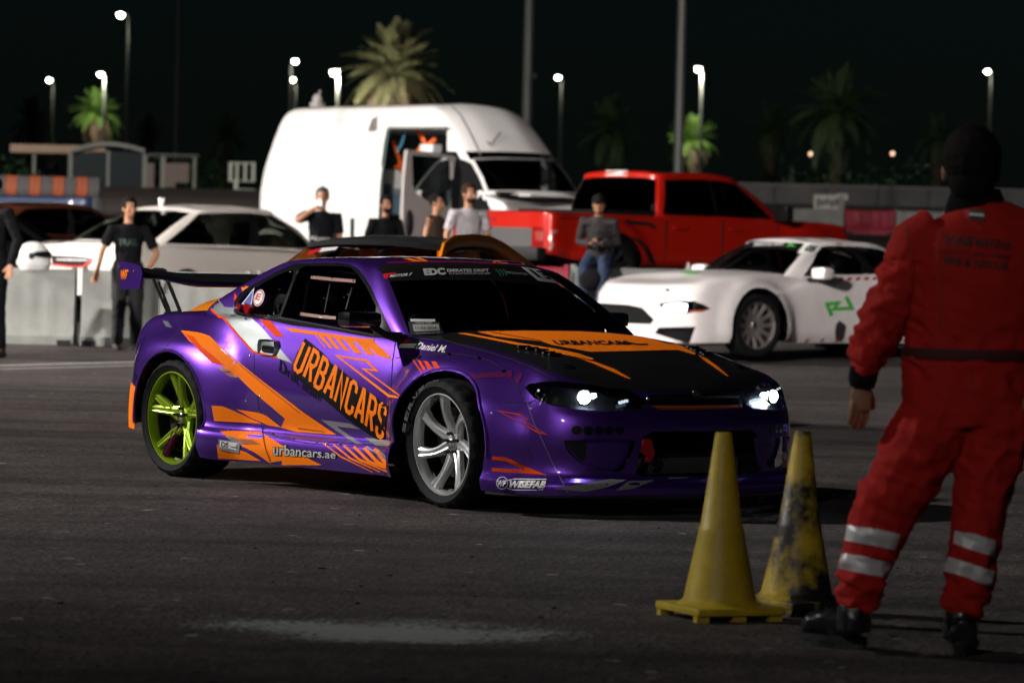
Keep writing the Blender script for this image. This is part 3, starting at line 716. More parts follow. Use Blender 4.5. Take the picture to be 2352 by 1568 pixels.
# the driver: helmeted head and shoulders behind the wheel
bm = bmesh.new()
tube(bm, [(-.42, -.34, .42), (-.5, -.34, .75), (-.5, -.34, .88)], [(.16, .13), (.20, .13), (.10, .09)], 12)
for s in (-1, 1): tube(bm, [(-.46, -.34+s*.2, .84), (-.25, -.34+s*.25, .66), (.1, -.34+s*.14, .78)], [.06, .05, .04], 8)
ball(bm, (-.46, -.34, 1.03), (.145, .125, .145)); drv = obj('person', bm, BLKCLOTH, None)
drv.matrix_world = CARM; tag(drv, 'driver in dark suit and helmet sitting inside the purple coupe', 'person')
bm = bmesh.new(); box(bm, (-.33, -.34, 1.04), (.04, .16, .07), bev=.015); obj('visor', bm, TRIM, drv)
# headlight insides
HLG = emitter('headlight_beam', (.72, .88, 1.0), 70)
HLG2 = emitter('headlight_dim', (.7, .85, 1.0), 1.2)
def car_pt(u, v, x=None, y=None):                # car-frame point under a picture point on a plane x= or y=
    o, d = VC.ray(u, v); t = ((x-o.x)/d.x) if x is not None else ((y-o.y)/d.y); return o+d*t
hlp = pfull.ray_cast(*VC.ray(1349, 913))[0]; hl2 = pfull.ray_cast(*VC.ray(*Z('D', [(860, 375)])[0]))[0]; hl3 = pfull.ray_cast(*VC.ray(*Z('D', [(218, 290)])[0]))[0]
for lens, sg in lamps:
    c = Vector((hlp.x-.024, abs(hlp.y)*sg, hlp.z)); T = Matrix.Translation(c)
    bm = bmesh.new(); lathe(bm, [(.034+.006*math.cos(a), .006*math.sin(a)) for a in [i*math.pi/3 for i in range(6)]], 24, M=T @ Matrix.Rotation(math.radians(90), 4, 'Y') @ Matrix.Rotation(math.radians(-20*sg), 4, 'X'), closed=True); obj('bezel', bm, CHROME, lens)
    bm = bmesh.new(); ball(bm, c, (.020, .033, .033), 14); obj('projector', bm, HLG, lens)
    bm = bmesh.new(); box(bm, (c.x-.0, c.y-sg*.055, c.z), (.012, .026, .036), bev=.004); obj('reflector', bm, HLG, lens)
    c = Vector((hl2.x-.022, abs(hl2.y)*sg, hl2.z))
    for k in range(3):
        bm = bmesh.new(); box(bm, c+Vector((0, .018*(k-1), .004*(k-1))), (.01, .015, .014)); obj('bulb', bm, HLG2, lens, False)
    c = Vector((hl3.x-.02, abs(hl3.y)*sg, hl3.z)); bm = bmesh.new(); ball(bm, c, .006, 8); obj('side_lamp', bm, HLG2, lens)
# grille: bar, emblem, catch
bm = bmesh.new(); box(bm, (2.02, 0, .57), (.02, .60, .012)); obj('grille_bar', bm, TRIM, car, False)
bm = bmesh.new(); tube(bm, [(2.06, -.32, .535), (2.125, 0, .535), (2.06, .32, .535)], .012, 6); obj('crash_bar', bm, mat('orange_bar', (.4, .10, .01), .5), car)
bm = bmesh.new(); box(bm, (2.10, .01, .60), (.01, .05, .014), Matrix.Rotation(.0, 4, 'X')); box(bm, (2.10, .0, .607), (.01, .02, .02)); obj('badge', bm, CHROME, car, False)
for p in (Z('D', [(1025, 350)])[0],):
    c = car_pt(*p, x=2.09); bm = bmesh.new(); ball(bm, c, .011, 10); obj('bonnet_pin', bm, CHROME, car)
# tow strap in the mouth
pts = [car_pt(*p, x=2.145) for p in Z('D', [(990, 652), (1050, 655), (1077, 765), (1045, 830), (1003, 822), (1025, 790), (958, 742), (985, 700)])]
bm = bmesh.new(); prism(bm, pts, (-.01, 0, 0)); obj('tow_strap', bm, mat('red_webbing', (.5, .008, .012), .6, bump=.4, bscale=300), car, False, rec=True)
# front lip and side skirts
lipP = [(1.66, .90, .10), (1.86, .86, .10), (2.06, .68, .10), (2.20, .36, .10), (2.25, 0, .10)]
lp = spline(np.array(lipP), 8, None, np.array([2.2, -.36, .10])); lp = [Vector(p) for p in lp]; full = lp+[Vector((p.x, -p.y, p.z)) for p in lp[-2::-1]]
bm = bmesh.new(); n = len(full); top = [p+Vector((0, 0, .012)) for p in full]; inn = [Vector((p.x-.12, p.y*.82, .112)) for p in full]; inb = [p-Vector((0, 0, .02)) for p in inn]
add(bm, full+top+inn+inb, [(i, i+1, n+i+1, n+i) for i in range(n-1)]+[(n+i, n+i+1, 2*n+i+1, 2*n+i) for i in range(n-1)]+[(3*n+i, 3*n+i+1, i+1, i) for i in range(n-1)])
obj('front_lip', bm, TRIM, car, rec=True)
# wing
def sect(y):
    sw = 1 if abs(y) < .42 else max(0, 1-(abs(y)-.42)/.25)
    z = 1.085+.02*(1-sw); c = .30-.05*(1-sw); P = []
    for i in range(14):
        t = i/13*2-1; a = math.pi*i/7
        xx = c/2*math.cos(a); zz = .022*math.sin(a)*(1 if math.sin(a) > 0 else 1.0)-.05*sw*(1-(xx/(c/2))**2)*.6+.045*(-xx/(c/2))*.5
        P.append((-1.845+xx, y, z+zz))
    return P
ysw = np.linspace(-.80, .80, 25); bm = bmesh.new(); add(bm, [p for y in ysw for p in sect(y)], grid_faces(25, 14, True)+[tuple(range(14)), tuple(range(24*14+13, 24*14-1, -1))])
wing = obj('rear_wing', bm, mat('wing_carbon', (.012, .012, .013), .28, 0, .5, bump=.05, bscale=500), car, rec=True)
for sg in (-1, 1):
    P = [car_pt(u, v, y=-.82) for u, v in ((271, 599), (303, 604), (322, 612), (325, 628), (319, 660), (310, 663), (274, 665))]
    P = [Vector((p.x, .815*sg, p.z)) for p in P]
    bm = bmesh.new(); prism(bm, P, (0, .008, 0)); ep = obj('end_plate', bm, PURPLE, wing, False, rec=True)
    for q in ((-1.93, 1.135), (-1.78, 1.115), (-1.85, 1.105)):
        bm = bmesh.new(); ball(bm, (q[0], .815*sg-(.002 if sg < 0 else -.01), q[1]), .007, 8); obj('bolt', bm, CHROME, wing)
for yy in (-.42, .42):
    cc = [car_pt(*p, y=-.42) for p in Z('K', [(1040, 655), (1135, 660), (1150, 915), (1235, 905), (1085, 700)])]
    a, b, c, d2, e = cc
    for v in cc: v.y = yy
    up = Vector((0, 0, .03))
    bm = bmesh.new()
    for s, t, r in ((a, c, .012), (b, d2, .016), (e, c+Vector((.03, 0, .0)), .010), (a+up, b+up, .012), (c, d2, .012)):
        tube(bm, [s, t], [(r, .006)]*2, 8, ref=Vector((0, 1, 0)))
    box(bm, (a+b)/2+up*.6, (.10, .01, .06)); box(bm, (c+d2)/2, (.14, .05, .012))
    obj('wing_strut', bm, mat('strut_black', (.004, .004, .004), .8, spec=.1), wing, False)
# mirrors
for sg in (-1, 1):
    P = [car_pt(u, v, y=-.93) for u, v in ((770, 716), (846, 713), (858, 722), (860, 745), (848, 756), (776, 748))] if sg < 0 else [car_pt(u, v, y=.93) for u, v in ((1385, 722), (1420, 718), (1436, 728), (1432, 746), (1420, 752), (1390, 742))]
    c = sum(P, Vector())/len(P); hx = (max(p.x for p in P)-min(p.x for p in P))/2; hz = .040
    bm = bmesh.new(); box(bm, (c.x-(.06 if sg > 0 else .0), c.y, c.z), (.115, .20, 2*hz), Matrix(), bev=.028)
    for v in bm.verts: v.co.y = c.y+(v.co.y-c.y)*1.0
    mm = obj('door_mirror', bm, TRIM, car)
    bm = bmesh.new(); cx_ = c.x-(.06 if sg > 0 else 0)
    tube(bm, [(cx_+.02, c.y-sg*.06, c.z-.03), (cx_+.06, sg*.82, c.z-.075), (cx_+.08, sg*.74, c.z-.09)], [(.03, .02), (.024, .018), (.04, .03)], 8); obj('mirror_arm', bm, PLAST, mm)
# wheels
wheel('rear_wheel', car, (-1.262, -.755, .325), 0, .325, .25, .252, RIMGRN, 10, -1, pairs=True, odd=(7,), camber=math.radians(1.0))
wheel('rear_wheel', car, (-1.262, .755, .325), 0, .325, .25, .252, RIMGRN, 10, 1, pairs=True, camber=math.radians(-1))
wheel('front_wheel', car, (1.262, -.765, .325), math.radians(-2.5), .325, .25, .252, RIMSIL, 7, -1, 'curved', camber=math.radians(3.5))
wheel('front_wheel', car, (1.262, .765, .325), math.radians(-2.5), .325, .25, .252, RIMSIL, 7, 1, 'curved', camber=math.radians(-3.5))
for sx in (-1.262, 1.262):
    for sg in (-1, 1):
        bm = bmesh.new(); K = 20; vs = []
        for i in range(K+1):
            a = math.pi*i/K; rx, rz = .41, .40
            for y in (.50, .845): vs.append((sx+rx*math.cos(a), sg*y, .30+rz*math.sin(a)))
        add(bm, vs, [(2*i, 2*i+1, 2*i+3, 2*i+2) for i in range(K)]); add(bm, [(sx-.42, sg*.5, 0.13), (sx+.42, sg*.5, .13), (sx+.42, sg*.5, .72), (sx-.42, sg*.5, .72)], [(0, 1, 2, 3)])
        obj('wheel_arch_liner', bm, DARK, car)
# arch lips: rolled edge of the overfenders
for cx, rx, rz in ((WR[0]+.03, .370, .355), (WF_[0]+.01, .400, .355)):
    for sg, V_ in ((-1, VS), (1, VSm)):
        pts = []
        for i in range(0, 41):
            a = math.radians(-8)+math.radians(196)*i/40; x, z = cx+(rx+.008)*math.cos(a), .33+(rz+.008)*math.sin(a)
            h = pfull.ray_cast(*V_.ray(x, z))[0]
            if h is not None and abs(h.y) > .6: pts.append(h)
        if len(pts) > 4: bm = bmesh.new(); tube(bm, pts, .007, 6); obj('arch_lip', bm, PURPLE, car)
bm = bmesh.new(); lathe(bm, [(.0, 0), (.028, 0), (.033, .01), (.033, .06), (.028, .06), (.0, .02)], 16, axis='y', M=Matrix.Translation((-2.16, .45, .26)) @ Matrix.Rotation(math.radians(90), 4, 'Z')); obj('exhaust_tip', bm, CHROME, car)
# door handle
HB = [pfull.ray_cast(*VC.ray(*p)) for p in Z('A', [(905, 665), (985, 690)])]
hc = HB[0][0].lerp(HB[1][0], .5)
for sg in (-1, 1):
    bm = bmesh.new(); box(bm, (hc.x, sg*(abs(hc.y)+.004), hc.z), (.16, .02, .085), bev=.03); dh = obj('door_handle', bm, SILVERV, car)
    bm = bmesh.new(); box(bm, (hc.x+.01, sg*(abs(hc.y)+.012), hc.z-.008), (.11, .012, .035), bev=.012); obj('handle_recess', bm, TRIM, dh)
# ------------------------------------------------------------------ livery and lettering
def PL(name, k, loops, m, off=.002, target=pfull, par=car):
    loops = loops if isinstance(loops[0][0], (tuple, list)) else [loops]
    return lay(name, poly2bm([Z(k, l) for l in loops]), VC, target, m, par, off)
def ST(name, k, pts, w_, m, closed=False, off=.0025, target=pfull, par=car): 
    ww = [x/ZR[k][2]/1.0884 for x in w_] if isinstance(w_, list) else w_/ZR[k][2]/1.0884
    return lay(name, stroke(Z(k, pts), ww, closed), VC, target, m, par, off, step=8)
def TX(name, k, s, q, m, bold=0, off=.0035, shear=0, space=1, target=pfull, par=car): return lay(name, text2bm(s, Z(k, q), bold, shear, space), VC, target, m, par, off)
# silver wrap behind the window and around the handle
PL('silver_patch', 'E', [(1065, 335), (1180, 245), (1260, 350), (1370, 362), (1400, 450), (1500, 478), (1620, 500), (1770, 640), (1880, 770), (2150, 1085), (1960, 1020), (1640, 930), (1420, 690), (1245, 485), (1190, 485), (1085, 372)], SILVERV, .0015)
PL('silver_patch', 'E', [(450, 530), (520, 540), (585, 625), (500, 610)], SILVERV, .0015)
PL('orange_stripe', 'A', [(385, 572), (450, 578), (520, 590), (570, 608), (640, 678), (700, 727), (850, 850), (1000, 965), (1150, 1080), (1370, 1230), (1120, 1213), (1020, 1185), (1045, 1128), (960, 1055), (875, 985), (850, 962), (750, 868), (680, 820), (600, 760), (510, 690), (440, 640)], ORANGE)
PL('dark_stripe', 'E', [(720, 690), (760, 720), (900, 890), (1100, 1080), (1270, 1120), (1080, 960), (960, 870), (860, 745)], REDOR, .003)
PL('dark_stripe', 'E', [(1140, 1130), (1260, 1145), (1370, 1195), (1250, 1195)], DKOR, .003)
PL('dark_stripe', 'E', [(1245, 1200), (1370, 1215), (1470, 1275), (1340, 1265)], DKOR, .003)
ST('pinstripe', 'A', [(640, 690), (850, 862), (1140, 1092)], 7, DKOR, off=.004)
ST('pinstripe', 'A', [(1130, 1188), (1300, 1212)], 9, DKOR, off=.004)
PL('orange_bolt', 'A', [(580, 1045), (650, 1050), (720, 1078), (900, 1160), (740, 1150), (598, 1143)], ORANGE)
PL('orange_bolt', 'A', [(735, 1068), (885, 1092), (930, 1110), (1022, 1183), (940, 1170), (830, 1122)], ORANGE)
PL('orange_bolt', 'A', [(632, 1210), (720, 1206), (885, 1212), (985, 1270), (1080, 1330), (1180, 1372), (1280, 1421), (1000, 1420), (945, 1405), (860, 1345), (760, 1295), (690, 1250)], ORANGE)
PL('orange_bolt', 'A', [(612, 1290), (700, 1305), (800, 1340), (895, 1395), (750, 1385), (622, 1380)], ORANGE)
PL('dark_stripe', 'A', [(700, 1252), (840, 1262), (890, 1290), (780, 1290)], DKOR, .004)
PL('grey_patch', 'A', [(665, 1240), (720, 1246), (800, 1290), (730, 1285)], GREYV, .0045)
for i in range(6):
    t = i*62; ST('orange_stripe', 'A', [(1285+t*1.05, 1282+t*.12), (1400+t*.95, 1368+t*.16), (1600+t*.75, 1465-t*.02)], [7+i*3.2, 9+i*3.2, 5+i*2], ORANGE)
PL('orange_stripe', 'A', [(1690, 1330), (1782, 1345), (1790, 1475), (1700, 1460)], ORANGE)
for i in range(3): ST('grey_patch', 'A', [(1560+i*70, 1305+i*12), (1700+i*30, 1395+i*20), (1785, 1440-i*35)], 9, GREYV, off=.004)
ST('orange_stripe', 'E', [(1090, 380), (1195, 486), (1245, 488), (1440, 720), (1640, 940), (1955, 1012)], 30, REDOR)
PL('orange_patch', 'E', [(1715, 508), (1870, 535), (1950, 630), (2040, 745), (1920, 733), (1800, 610)], REDOR)
PL('orange_band', 'F', [(485, -10), (900, 50), (1290, 105), (1460, 120), (1470, 160), (1570, 240), (1665, 342), (1500, 300), (1365, 175), (1140, 128), (850, 78), (560, 40)], ORANGE)
for q in ([(815, 72), (832, 76), (940, 208), (925, 208)], [(850, 78), (905, 85), (1020, 225), (985, 220)], [(940, 92), (995, 102), (1105, 240), (1050, 228)], [(1035, 108), (1090, 118), (1200, 258), (1140, 245)], [(1140, 125), (1225, 142), (1335, 285), (1250, 270)], [(1270, 148), (1365, 168), (1470, 300), (1390, 290)]): PL('orange_tooth', 'F', q, ORANGE)
ST('orange_bolt_outline', 'F', [(1060, 303), (1385, 358), (1488, 463), (1350, 447), (1780, 762), (1625, 738)], 28, ORANGE, True)
UQ = [(715, 128), (1615, 862), (1562, 1240), (575, 455)]
PL('lettering_backing', 'F', [(712, 112), (780, 165), (900, 265), (960, 330), (985, 375), (1110, 460), (1270, 590), (1300, 640), (1480, 745), (1620, 850), (1568, 1225), (1545, 1245), (1440, 1180), (1400, 1150), (1160, 980), (960, 810), (870, 730), (760, 640), (655, 575), (600, 470), (570, 420), (620, 280)], BLACKV, .003)
for lb_ in block_letters('URBANCARS', Z('F', [(702, 128), (1614, 852), (1566, 1236), (568, 448)])): lay('letter', lb_, VC, pfull, ORANGE, car, .0045, step=8)
TX('script', 'F', 'Drift', [(445, 335), (655, 505), (640, 620), (432, 470)], BLACKV, off=.006, bold=.01); TX('script', 'F', 'team', [(690, 560), (890, 715), (872, 800), (672, 655)], BLACKV, off=.006, bold=.01)
PL('grey_chevron', 'F', [(880, 995), (1200, 1035), (1310, 1097), (1055, 1068), (1335, 1265), (1265, 1262)], GREYV)
PL('grey_chevron', 'F', [(1355, 1188), (1500, 1200), (1640, 1225), (1642, 1282), (1480, 1282)], GREYV)
TX('lettering', 'F', 'urbancars.ae', [(368, 1250), (1062, 1335), (1056, 1425), (362, 1385)], BLACKV, bold=.06, off=.004)
TX('lettering', 'F', 'urbancars.ae', [(375, 1258), (1056, 1340), (1050, 1418), (369, 1378)], mat('light_grey_vinyl', (.42, .43, .40), .4), bold=.012, off=.006)
PL('sticker', 'A', [(626, 1258), (764, 1277), (756, 1347), (628, 1320)], mat('grey_sticker', (.25, .25, .27), .4), .005)
PL('sticker_field', 'A', [(636, 1267), (752, 1283), (746, 1326), (637, 1306)], WHITEV, .006)
TX('lettering', 'A', 'DS', [(645, 1272), (692, 1279), (690, 1312), (645, 1304)], BLACKV, .03, .007); TX('lettering', 'A', 'DIKEN', [(698, 1297), (748, 1305), (746, 1318), (698, 1309)], BLACKV, .01, .007)
TX('graffiti', 'F', 'QAD', [(1650, 1285), (1660, 1060), (1768, 1075), (1760, 1310)], REDV, .03, .003); 
# window stickers
PL('triangle_sticker', 'E', [(1488, 320), (1658, 100), (1617, 337)], WHITEV, .003); PL('triangle_field', 'E', [(1508, 312), (1646, 135), (1608, 322)], BLUEV, .004)
def oval(cx, cy, rx, ry, tilt, n=24):
    return [(cx+rx*math.cos(a)*math.cos(tilt)-ry*math.sin(a)*math.sin(tilt), cy+rx*math.cos(a)*math.sin(tilt)+ry*math.sin(a)*math.cos(tilt)) for a in [2*math.pi*i/n for i in range(n)]]
for r_, m_, o_ in ((1, WHITEV, .0035), (.92, REDV, .0045), (.78, WHITEV, .0055)): PL('oval_sticker', 'E', oval(1717, 237, 66*r_, 112*r_, .32), m_, o_)
TX('lettering', 'E', 'E', [(1700, 180), (1765, 185), (1728, 268), (1668, 262)], REDV, .03, .007)
for (u, v), r_ in ((Z('E', [(1530, 347)])[0], .018), (Z('E', [(1630, 368)])[0], .028)):
    h = pfull.ray_cast(*VC.ray(u, v))[0]; bm = bmesh.new(); tube(bm, [h, h+Vector((.0, -.04, 0))], [r_*.6, r_], 12); obj('kill_switch_knob', bm, mat('red_knob', (.35, .005, .01), .2, 0, .5), car)
# sliding window rails
for pts, w__ in (([(1212, 238), (1350, 252), (1493, 264)], 20), ([(1145, 468), (1275, 486), (1370, 494)], 20)):
    ST('window_rail', 'A', pts, w__, mat('clear_rail', (.40, .24, .20), .25, .3, .4), off=.006)
for u, v in ((1222, 232), (1348, 245), (1480, 262), (1148, 468), (1275, 486), (1085, 205), (1130, 210), (1012, 316), (1010, 415), (980, 468), (945, 480), (745, 470), (800, 500), (1300, 370)):
    h = pfull.ray_cast(*VC.ray(*Z('A', [(u, v)])[0]))
    if h[0]: bm = bmesh.new(); ball(bm, h[0]+h[1]*.006, .006, 8); obj('rivet', bm, CHROME, car)
ST('window_frame', 'A', [(1330, 280), (1295, 460)], 6, TRIM, off=.004); ST('window_frame', 'A', [(1470, 300), (1430, 440)], 6, TRIM, off=.004)
ST('belt_strip', 'A', [(1000, 490), (1200, 525), (1400, 562), (1612, 604)], 9, CHROME, off=.004); ST('belt_strip', 'A', [(722, 410), (725, 452), (745, 474), (850, 487), (1000, 499)], 7, CHROME, off=.004)
# panel gaps
GAP = mat('panel_gap', (.003, .003, .004), .9)
ST('panel_gap', 'A', [(955, 512), (915, 545), (872, 600), (852, 650), (848, 720), (852, 850), (868, 980), (885, 1100), (902, 1210)], 4.5, GAP, off=.001)
ST('panel_gap', 'A', [(902, 1210), (960, 1225), (1020, 1255), (1200, 1285), (1700, 1320)], 4.5, GAP, off=.001)
ST('panel_gap', 'A', [(1700, 1322), (1712, 1200), (1716, 900), (1725, 760), (1745, 620)], 6, GAP, off=.001)
ST('panel_gap', 'A', [(902, 1210), (925, 1320), (955, 1400)], 4, GAP, off=.005)
ST('panel_gap', 'A', [(1745, 622), (1820, 605)], 5, GAP, off=.001)
ST('panel_gap', 'D', [(-60, 378), (60, 382), (120, 385), (180, 360)], 8, GAP, off=.001); ST('panel_gap', 'D', [(118, 385), (160, 520), (232, 670), (300, 820), (360, 940), (418, 1055)], 6, mat('seam_tape', (.30, .22, .5), .3, .5, .5), off=.002)
ST('panel_gap', 'B', [(170, 990), (400, 965), (640, 952), (820, 975), (950, 1010), (1060, 1080), (1130, 1155), (1200, 1260), (1240, 1344)], 7, GAP, off=.001)
ST('bonnet_gap', 'B', [(300, 800), (480, 818), (700, 880), (930, 940), (1150, 1010), (1350, 1090), (1530, 1185)], 9, GAP, off=.003)
ST('panel_gap', 'E', [(430, 965), (520, 850), (600, 750), (720, 705)], 8, GAP, off=.001); ST('panel_gap', 'E', [(45, 1100), (90, 1080), (85, 1350), (110, 1380), (300, 1410)], 8, GAP, off=.003)
for u, v in [(368, 985), (612, 962), (858, 993), (1068, 1103)]:
    h = pfull.ray_cast(*VC.ray(*Z('B', [(u, v)])[0])); bm = bmesh.new(); box(bm, h[0]+h[1]*.003, (.014, .014, .012)); obj('fender_bolt', bm, TRIM, car, False)
for u, v in [(620, 395), (1345, 830), (155, 360), (1600, 990), (1050, 1305), (1310, 1290), (800, 1015), (885, 1085), (885, 985), (1100, 1255), (1245, 1278), (1395, 1290), (970, 1222), (690, 1200)]:
    h = pfull.ray_cast(*VC.ray(*Z('E' if v < 900 and u > 1500 or (u, v) in ((155, 360), (1600, 990)) else 'A', [(u, v)])[0]))
    if h[0]: bm = bmesh.new(); ball(bm, h[0]+h[1]*.002, .006, 8); obj('rivet', bm, CHROME, car)
# front wing
for q, m_ in (([(240, 838), (300, 838), (260, 868), (215, 872)], REDV), ([(300, 838), (385, 850), (350, 868), (262, 866)], mat('flag_green', (.01, .07, .03), .4)), ([(215, 873), (350, 869), (335, 888), (198, 890)], WHITEV), ([(198, 891), (335, 889), (320, 908), (190, 905)], WHITEV)): PL('flag_sticker', 'B', q, m_, .003)
TX('lettering', 'B', 'Daniel M.', [(360, 862), (602, 890), (578, 952), (330, 915)], WHITEV, .02, .004, shear=.25)
for q in ([(300, 998), (312, 998), (398, 1115), (385, 1120)], [(348, 1010), (378, 1015), (422, 1090), (398, 1095)], [(398, 1015), (432, 1018), (475, 1080), (445, 1090)], [(463, 1020), (505, 1022), (540, 1072), (500, 1080)]): PL('orange_slash', 'B', q, REDOR)
for i in range(7): PL('magenta_script', 'B', [(775+i*52, 1135-i*5), (830+i*52, 1120-i*5), (822+i*52, 1160-i*3), (765+i*52, 1175-i*3)], MAGV)
PL('magenta_script', 'B', [(1160, 1165), (1215, 1108), (1232, 1130), (1195, 1212)], MAGV); PL('magenta_script', 'B', [(1090, 1112), (1150, 1103), (1140, 1160), (1100, 1165)], MAGV)
ST('orange_bolt_outline', 'C', [(1125, 498), (1332, 535), (1415, 585), (1340, 570), (1595, 726), (1520, 710)], 15, REDOR, True)
PL('orange_bolt', 'C', [(1062, 940), (1195, 950), (1400, 1045), (1600, 1125), (1300, 1105), (1058, 1088), (1060, 1052), (1380, 1075), (1190, 988), (1062, 975)], REDOR)
PL('logo_disc', 'C', [(1160+58*math.cos(i*.3), 1203+60*math.sin(i*.3)) for i in range(21)], WHITEV, .003); PL('logo_disc', 'C', [(1160+50*math.cos(i*.3), 1203+52*math.sin(i*.3)) for i in range(21)], PURPLE, .004)
TX('lettering', 'C', 'WF', [(1115, 1178), (1205, 1178), (1198, 1232), (1108, 1230)], WHITEV, .06, .005, shear=.2)
TX('lettering', 'C', 'WISEFAB', [(1235, 1180), (1592, 1186), (1580, 1252), (1222, 1246)], WHITEV, .055, .004, shear=.25)
ST('lettering_rule', 'C', [(1205, 1178), (1280, 1165), (1592, 1170)], 9, WHITEV); ST('lettering_rule', 'C', [(1210, 1252), (1265, 1268), (1500, 1270)], 7, WHITEV); TX('lettering', 'C', '.COM', [(1512, 1256), (1562, 1258), (1560, 1273), (1510, 1272)], WHITEV, .02, .004)
for q in ([(310, 1030), (520, 995), (740, 957), (865, 965), (700, 1020), (560, 1050)], [(880, 972), (1080, 965), (900, 1030), (780, 1040)], [(1180, 945), (1330, 942), (1310, 950), (1180, 955)]): PL('grey_patch', 'D', q, GREYV)
# bonnet graphics
PL('bonnet_graphic', 'B', [(850, 772), (1250, 765), (1700, 770), (1960, 785), (2245, 815), (2420, 865), (2552, 925), (1800, 942), (1480, 885), (1390, 855), (1000, 812)], ORANGE, .003)
PL('bonnet_graphic', 'B', [(680, 785), (760, 785), (1230, 872), (1500, 915), (1700, 955), (1840, 1003), (1800, 1008), (1500, 950), (1200, 888), (980, 842)], ORANGE, .003)
PL('bonnet_graphic', 'B', [(1690, 990), (1850, 1030), (2000, 1085), (2145, 1170), (2110, 1165), (1950, 1095), (1820, 1040)], ORANGE, .003)
PL('bonnet_graphic', 'J', [(985, 1085), (1050, 1095), (1180, 1140), (1268, 1185), (1262, 1195), (1160, 1165), (1080, 1125)], ORANGE, .003)
PL('bonnet_graphic', 'J', [(1280, 1195), (1330, 1215), (1400, 1265), (1465, 1322), (1448, 1318), (1380, 1270), (1320, 1230)], ORANGE, .003)
ST('pinstripe', 'B', [(970, 778), (1390, 852)], 6, DKOR, off=.005)
TX('lettering', 'B', 'URBANCARS', [(1475, 848), (2110, 852), (2150, 886), (1520, 887)], BLACKV, .04, .005)
ST('script', 'B', [(2020, 875), (2120, 870), (2200, 884), (2280, 882)], 9, BLACKV, off=.006)
for a, b in (((1240, 902), 1), ((1310, 915), 1), ((1390, 930), 1), ((1450, 952), 1), ((1500, 965), 1)):
    h = pfull.ray_cast(*VC.ray(*Z('B', [a])[0])); bm = bmesh.new(); box(bm, h[0]+h[1]*.006, (.02, .07, .012), bev=.004); obj('vent_louvre', bm, TRIM, car)
    bm = bmesh.new(); q = h[0]+h[1]*.006; box(bm, (q.x, -q.y, q.z), (.02, .07, .012), bev=.004); obj('vent_louvre', bm, TRIM, car)
for sg in (1, -1):
    h = pfull.ray_cast(*VC.ray(*Z('B', [(1610, 1060)])[0]))[0]; bm = bmesh.new(); lathe(bm, [(0, .008), (.015, .008), (.035, .004), (.042, 0)], 16, M=Matrix.Translation((h.x, h.y*sg, h.z)) @ Matrix.Rotation(.25, 4, 'Y')); obj('bonnet_catch', bm, TRIM, car)
# roof graphics and windscreen banner
for q in ([(-260, 118), (0, 105), (150, 108), (300, 125), (440, 180), (395, 182), (290, 140), (100, 120)], [(-200, 128), (60, 122), (220, 140), (385, 183), (320, 183), (150, 140)], [(890, 140), (975, 147), (1115, 202), (1065, 200)], [(960, 143), (985, 148), (1010, 195), (985, 192)]): PL('roof_graphic', 'B', q, ORANGE, .003)
PL('roof_graphic', 'E', [(1465, 55), (1545, 20), (1580, 90), (1498, 150)], ORANGE); PL('roof_graphic', 'E', [(1395, 165), (1430, 225), (1388, 280)], REDOR)
PL('windscreen_banner', 'B', [(55, 215), (200, 204), (700, 196), (1250, 225), (1420, 300), (1500, 370), (1290, 375), (1000, 345), (500, 335), (120, 350), (20, 250)], BLACKV, .003)
ST('pinstripe', 'B', [(95, 195), (400, 188), (700, 186), (1250, 214)], 6, REDV, off=.004)
TX('lettering', 'B', 'MOTOR 7', [(118, 300), (306, 283), (300, 305), (115, 322)], WHITEV, .02, .006, shear=.3); PL('red_flash', 'B', [(60, 290), (170, 278), (165, 290), (110, 300), (100, 335), (70, 325)], REDV, .005)
LG = mat('banner_grey', (.50, .50, .48), .4)
TX('lettering', 'B', 'EDC', [(392, 248), (572, 240), (588, 298), (408, 306)], LG, .06, .006); TX('lettering', 'B', 'EMIRATES DRIFT', [(592, 250), (943, 250), (948, 275), (598, 276)], LG, .03, .006); TX('lettering', 'B', 'CHAMPIONSHIP', [(610, 281), (958, 281), (960, 296), (612, 297)], LG, 0, .006)
for i in range(3): PL('claw_mark', 'B', [(990+i*32, 252), (1012+i*32, 252), (1050+i*26, 295), (1045+i*26, 322-i*4), (1030+i*26, 290)], mat('dull_green_vinyl', (.03, .12, .05), .4), .006)
TX('lettering', 'B', 'MONSTER', [(1092, 268), (1270, 288), (1272, 304), (1096, 290)], LG, .0, .006)
PL('number_plate', 'B', [(1213, 234), (1357, 256), (1540, 375), (1360, 352)], mat('plate_white', (.75, .75, .72), .4), .007)
TX('lettering', 'B', '1', [(1268, 253), (1300, 258), (1391, 328), (1357, 325)], BLACKV, .05, .009); TX('lettering', 'B', '3', [(1330, 264), (1391, 274), (1483, 348), (1422, 338)], BLACKV, .04, .009)
PL('crew_pass', 'B', [(268, 686), (530, 690), (566, 790), (292, 800)], mat('card_dark', (.03, .035, .04), .5), .004); PL('crew_pass', 'B', [(286, 666), (495, 668), (496, 690), (292, 688)], WHITEV, .004); PL('crew_pass', 'B', [(306, 714), (524, 712), (536, 766), (320, 774)], LG, .006)
TX('lettering', 'B', 'CREW PASS', [(330, 690), (468, 692), (470, 708), (332, 708)], LG, .02, .006); TX('lettering', 'B', '11-03-2024', [(330, 735), (505, 735), (508, 755), (334, 758)], BLACKV, .01, .008); TX('lettering', 'B', 'YAS MARINA CIRCUIT', [(330, 782), (535, 776), (538, 788), (332, 794)], LG, 0, .006)
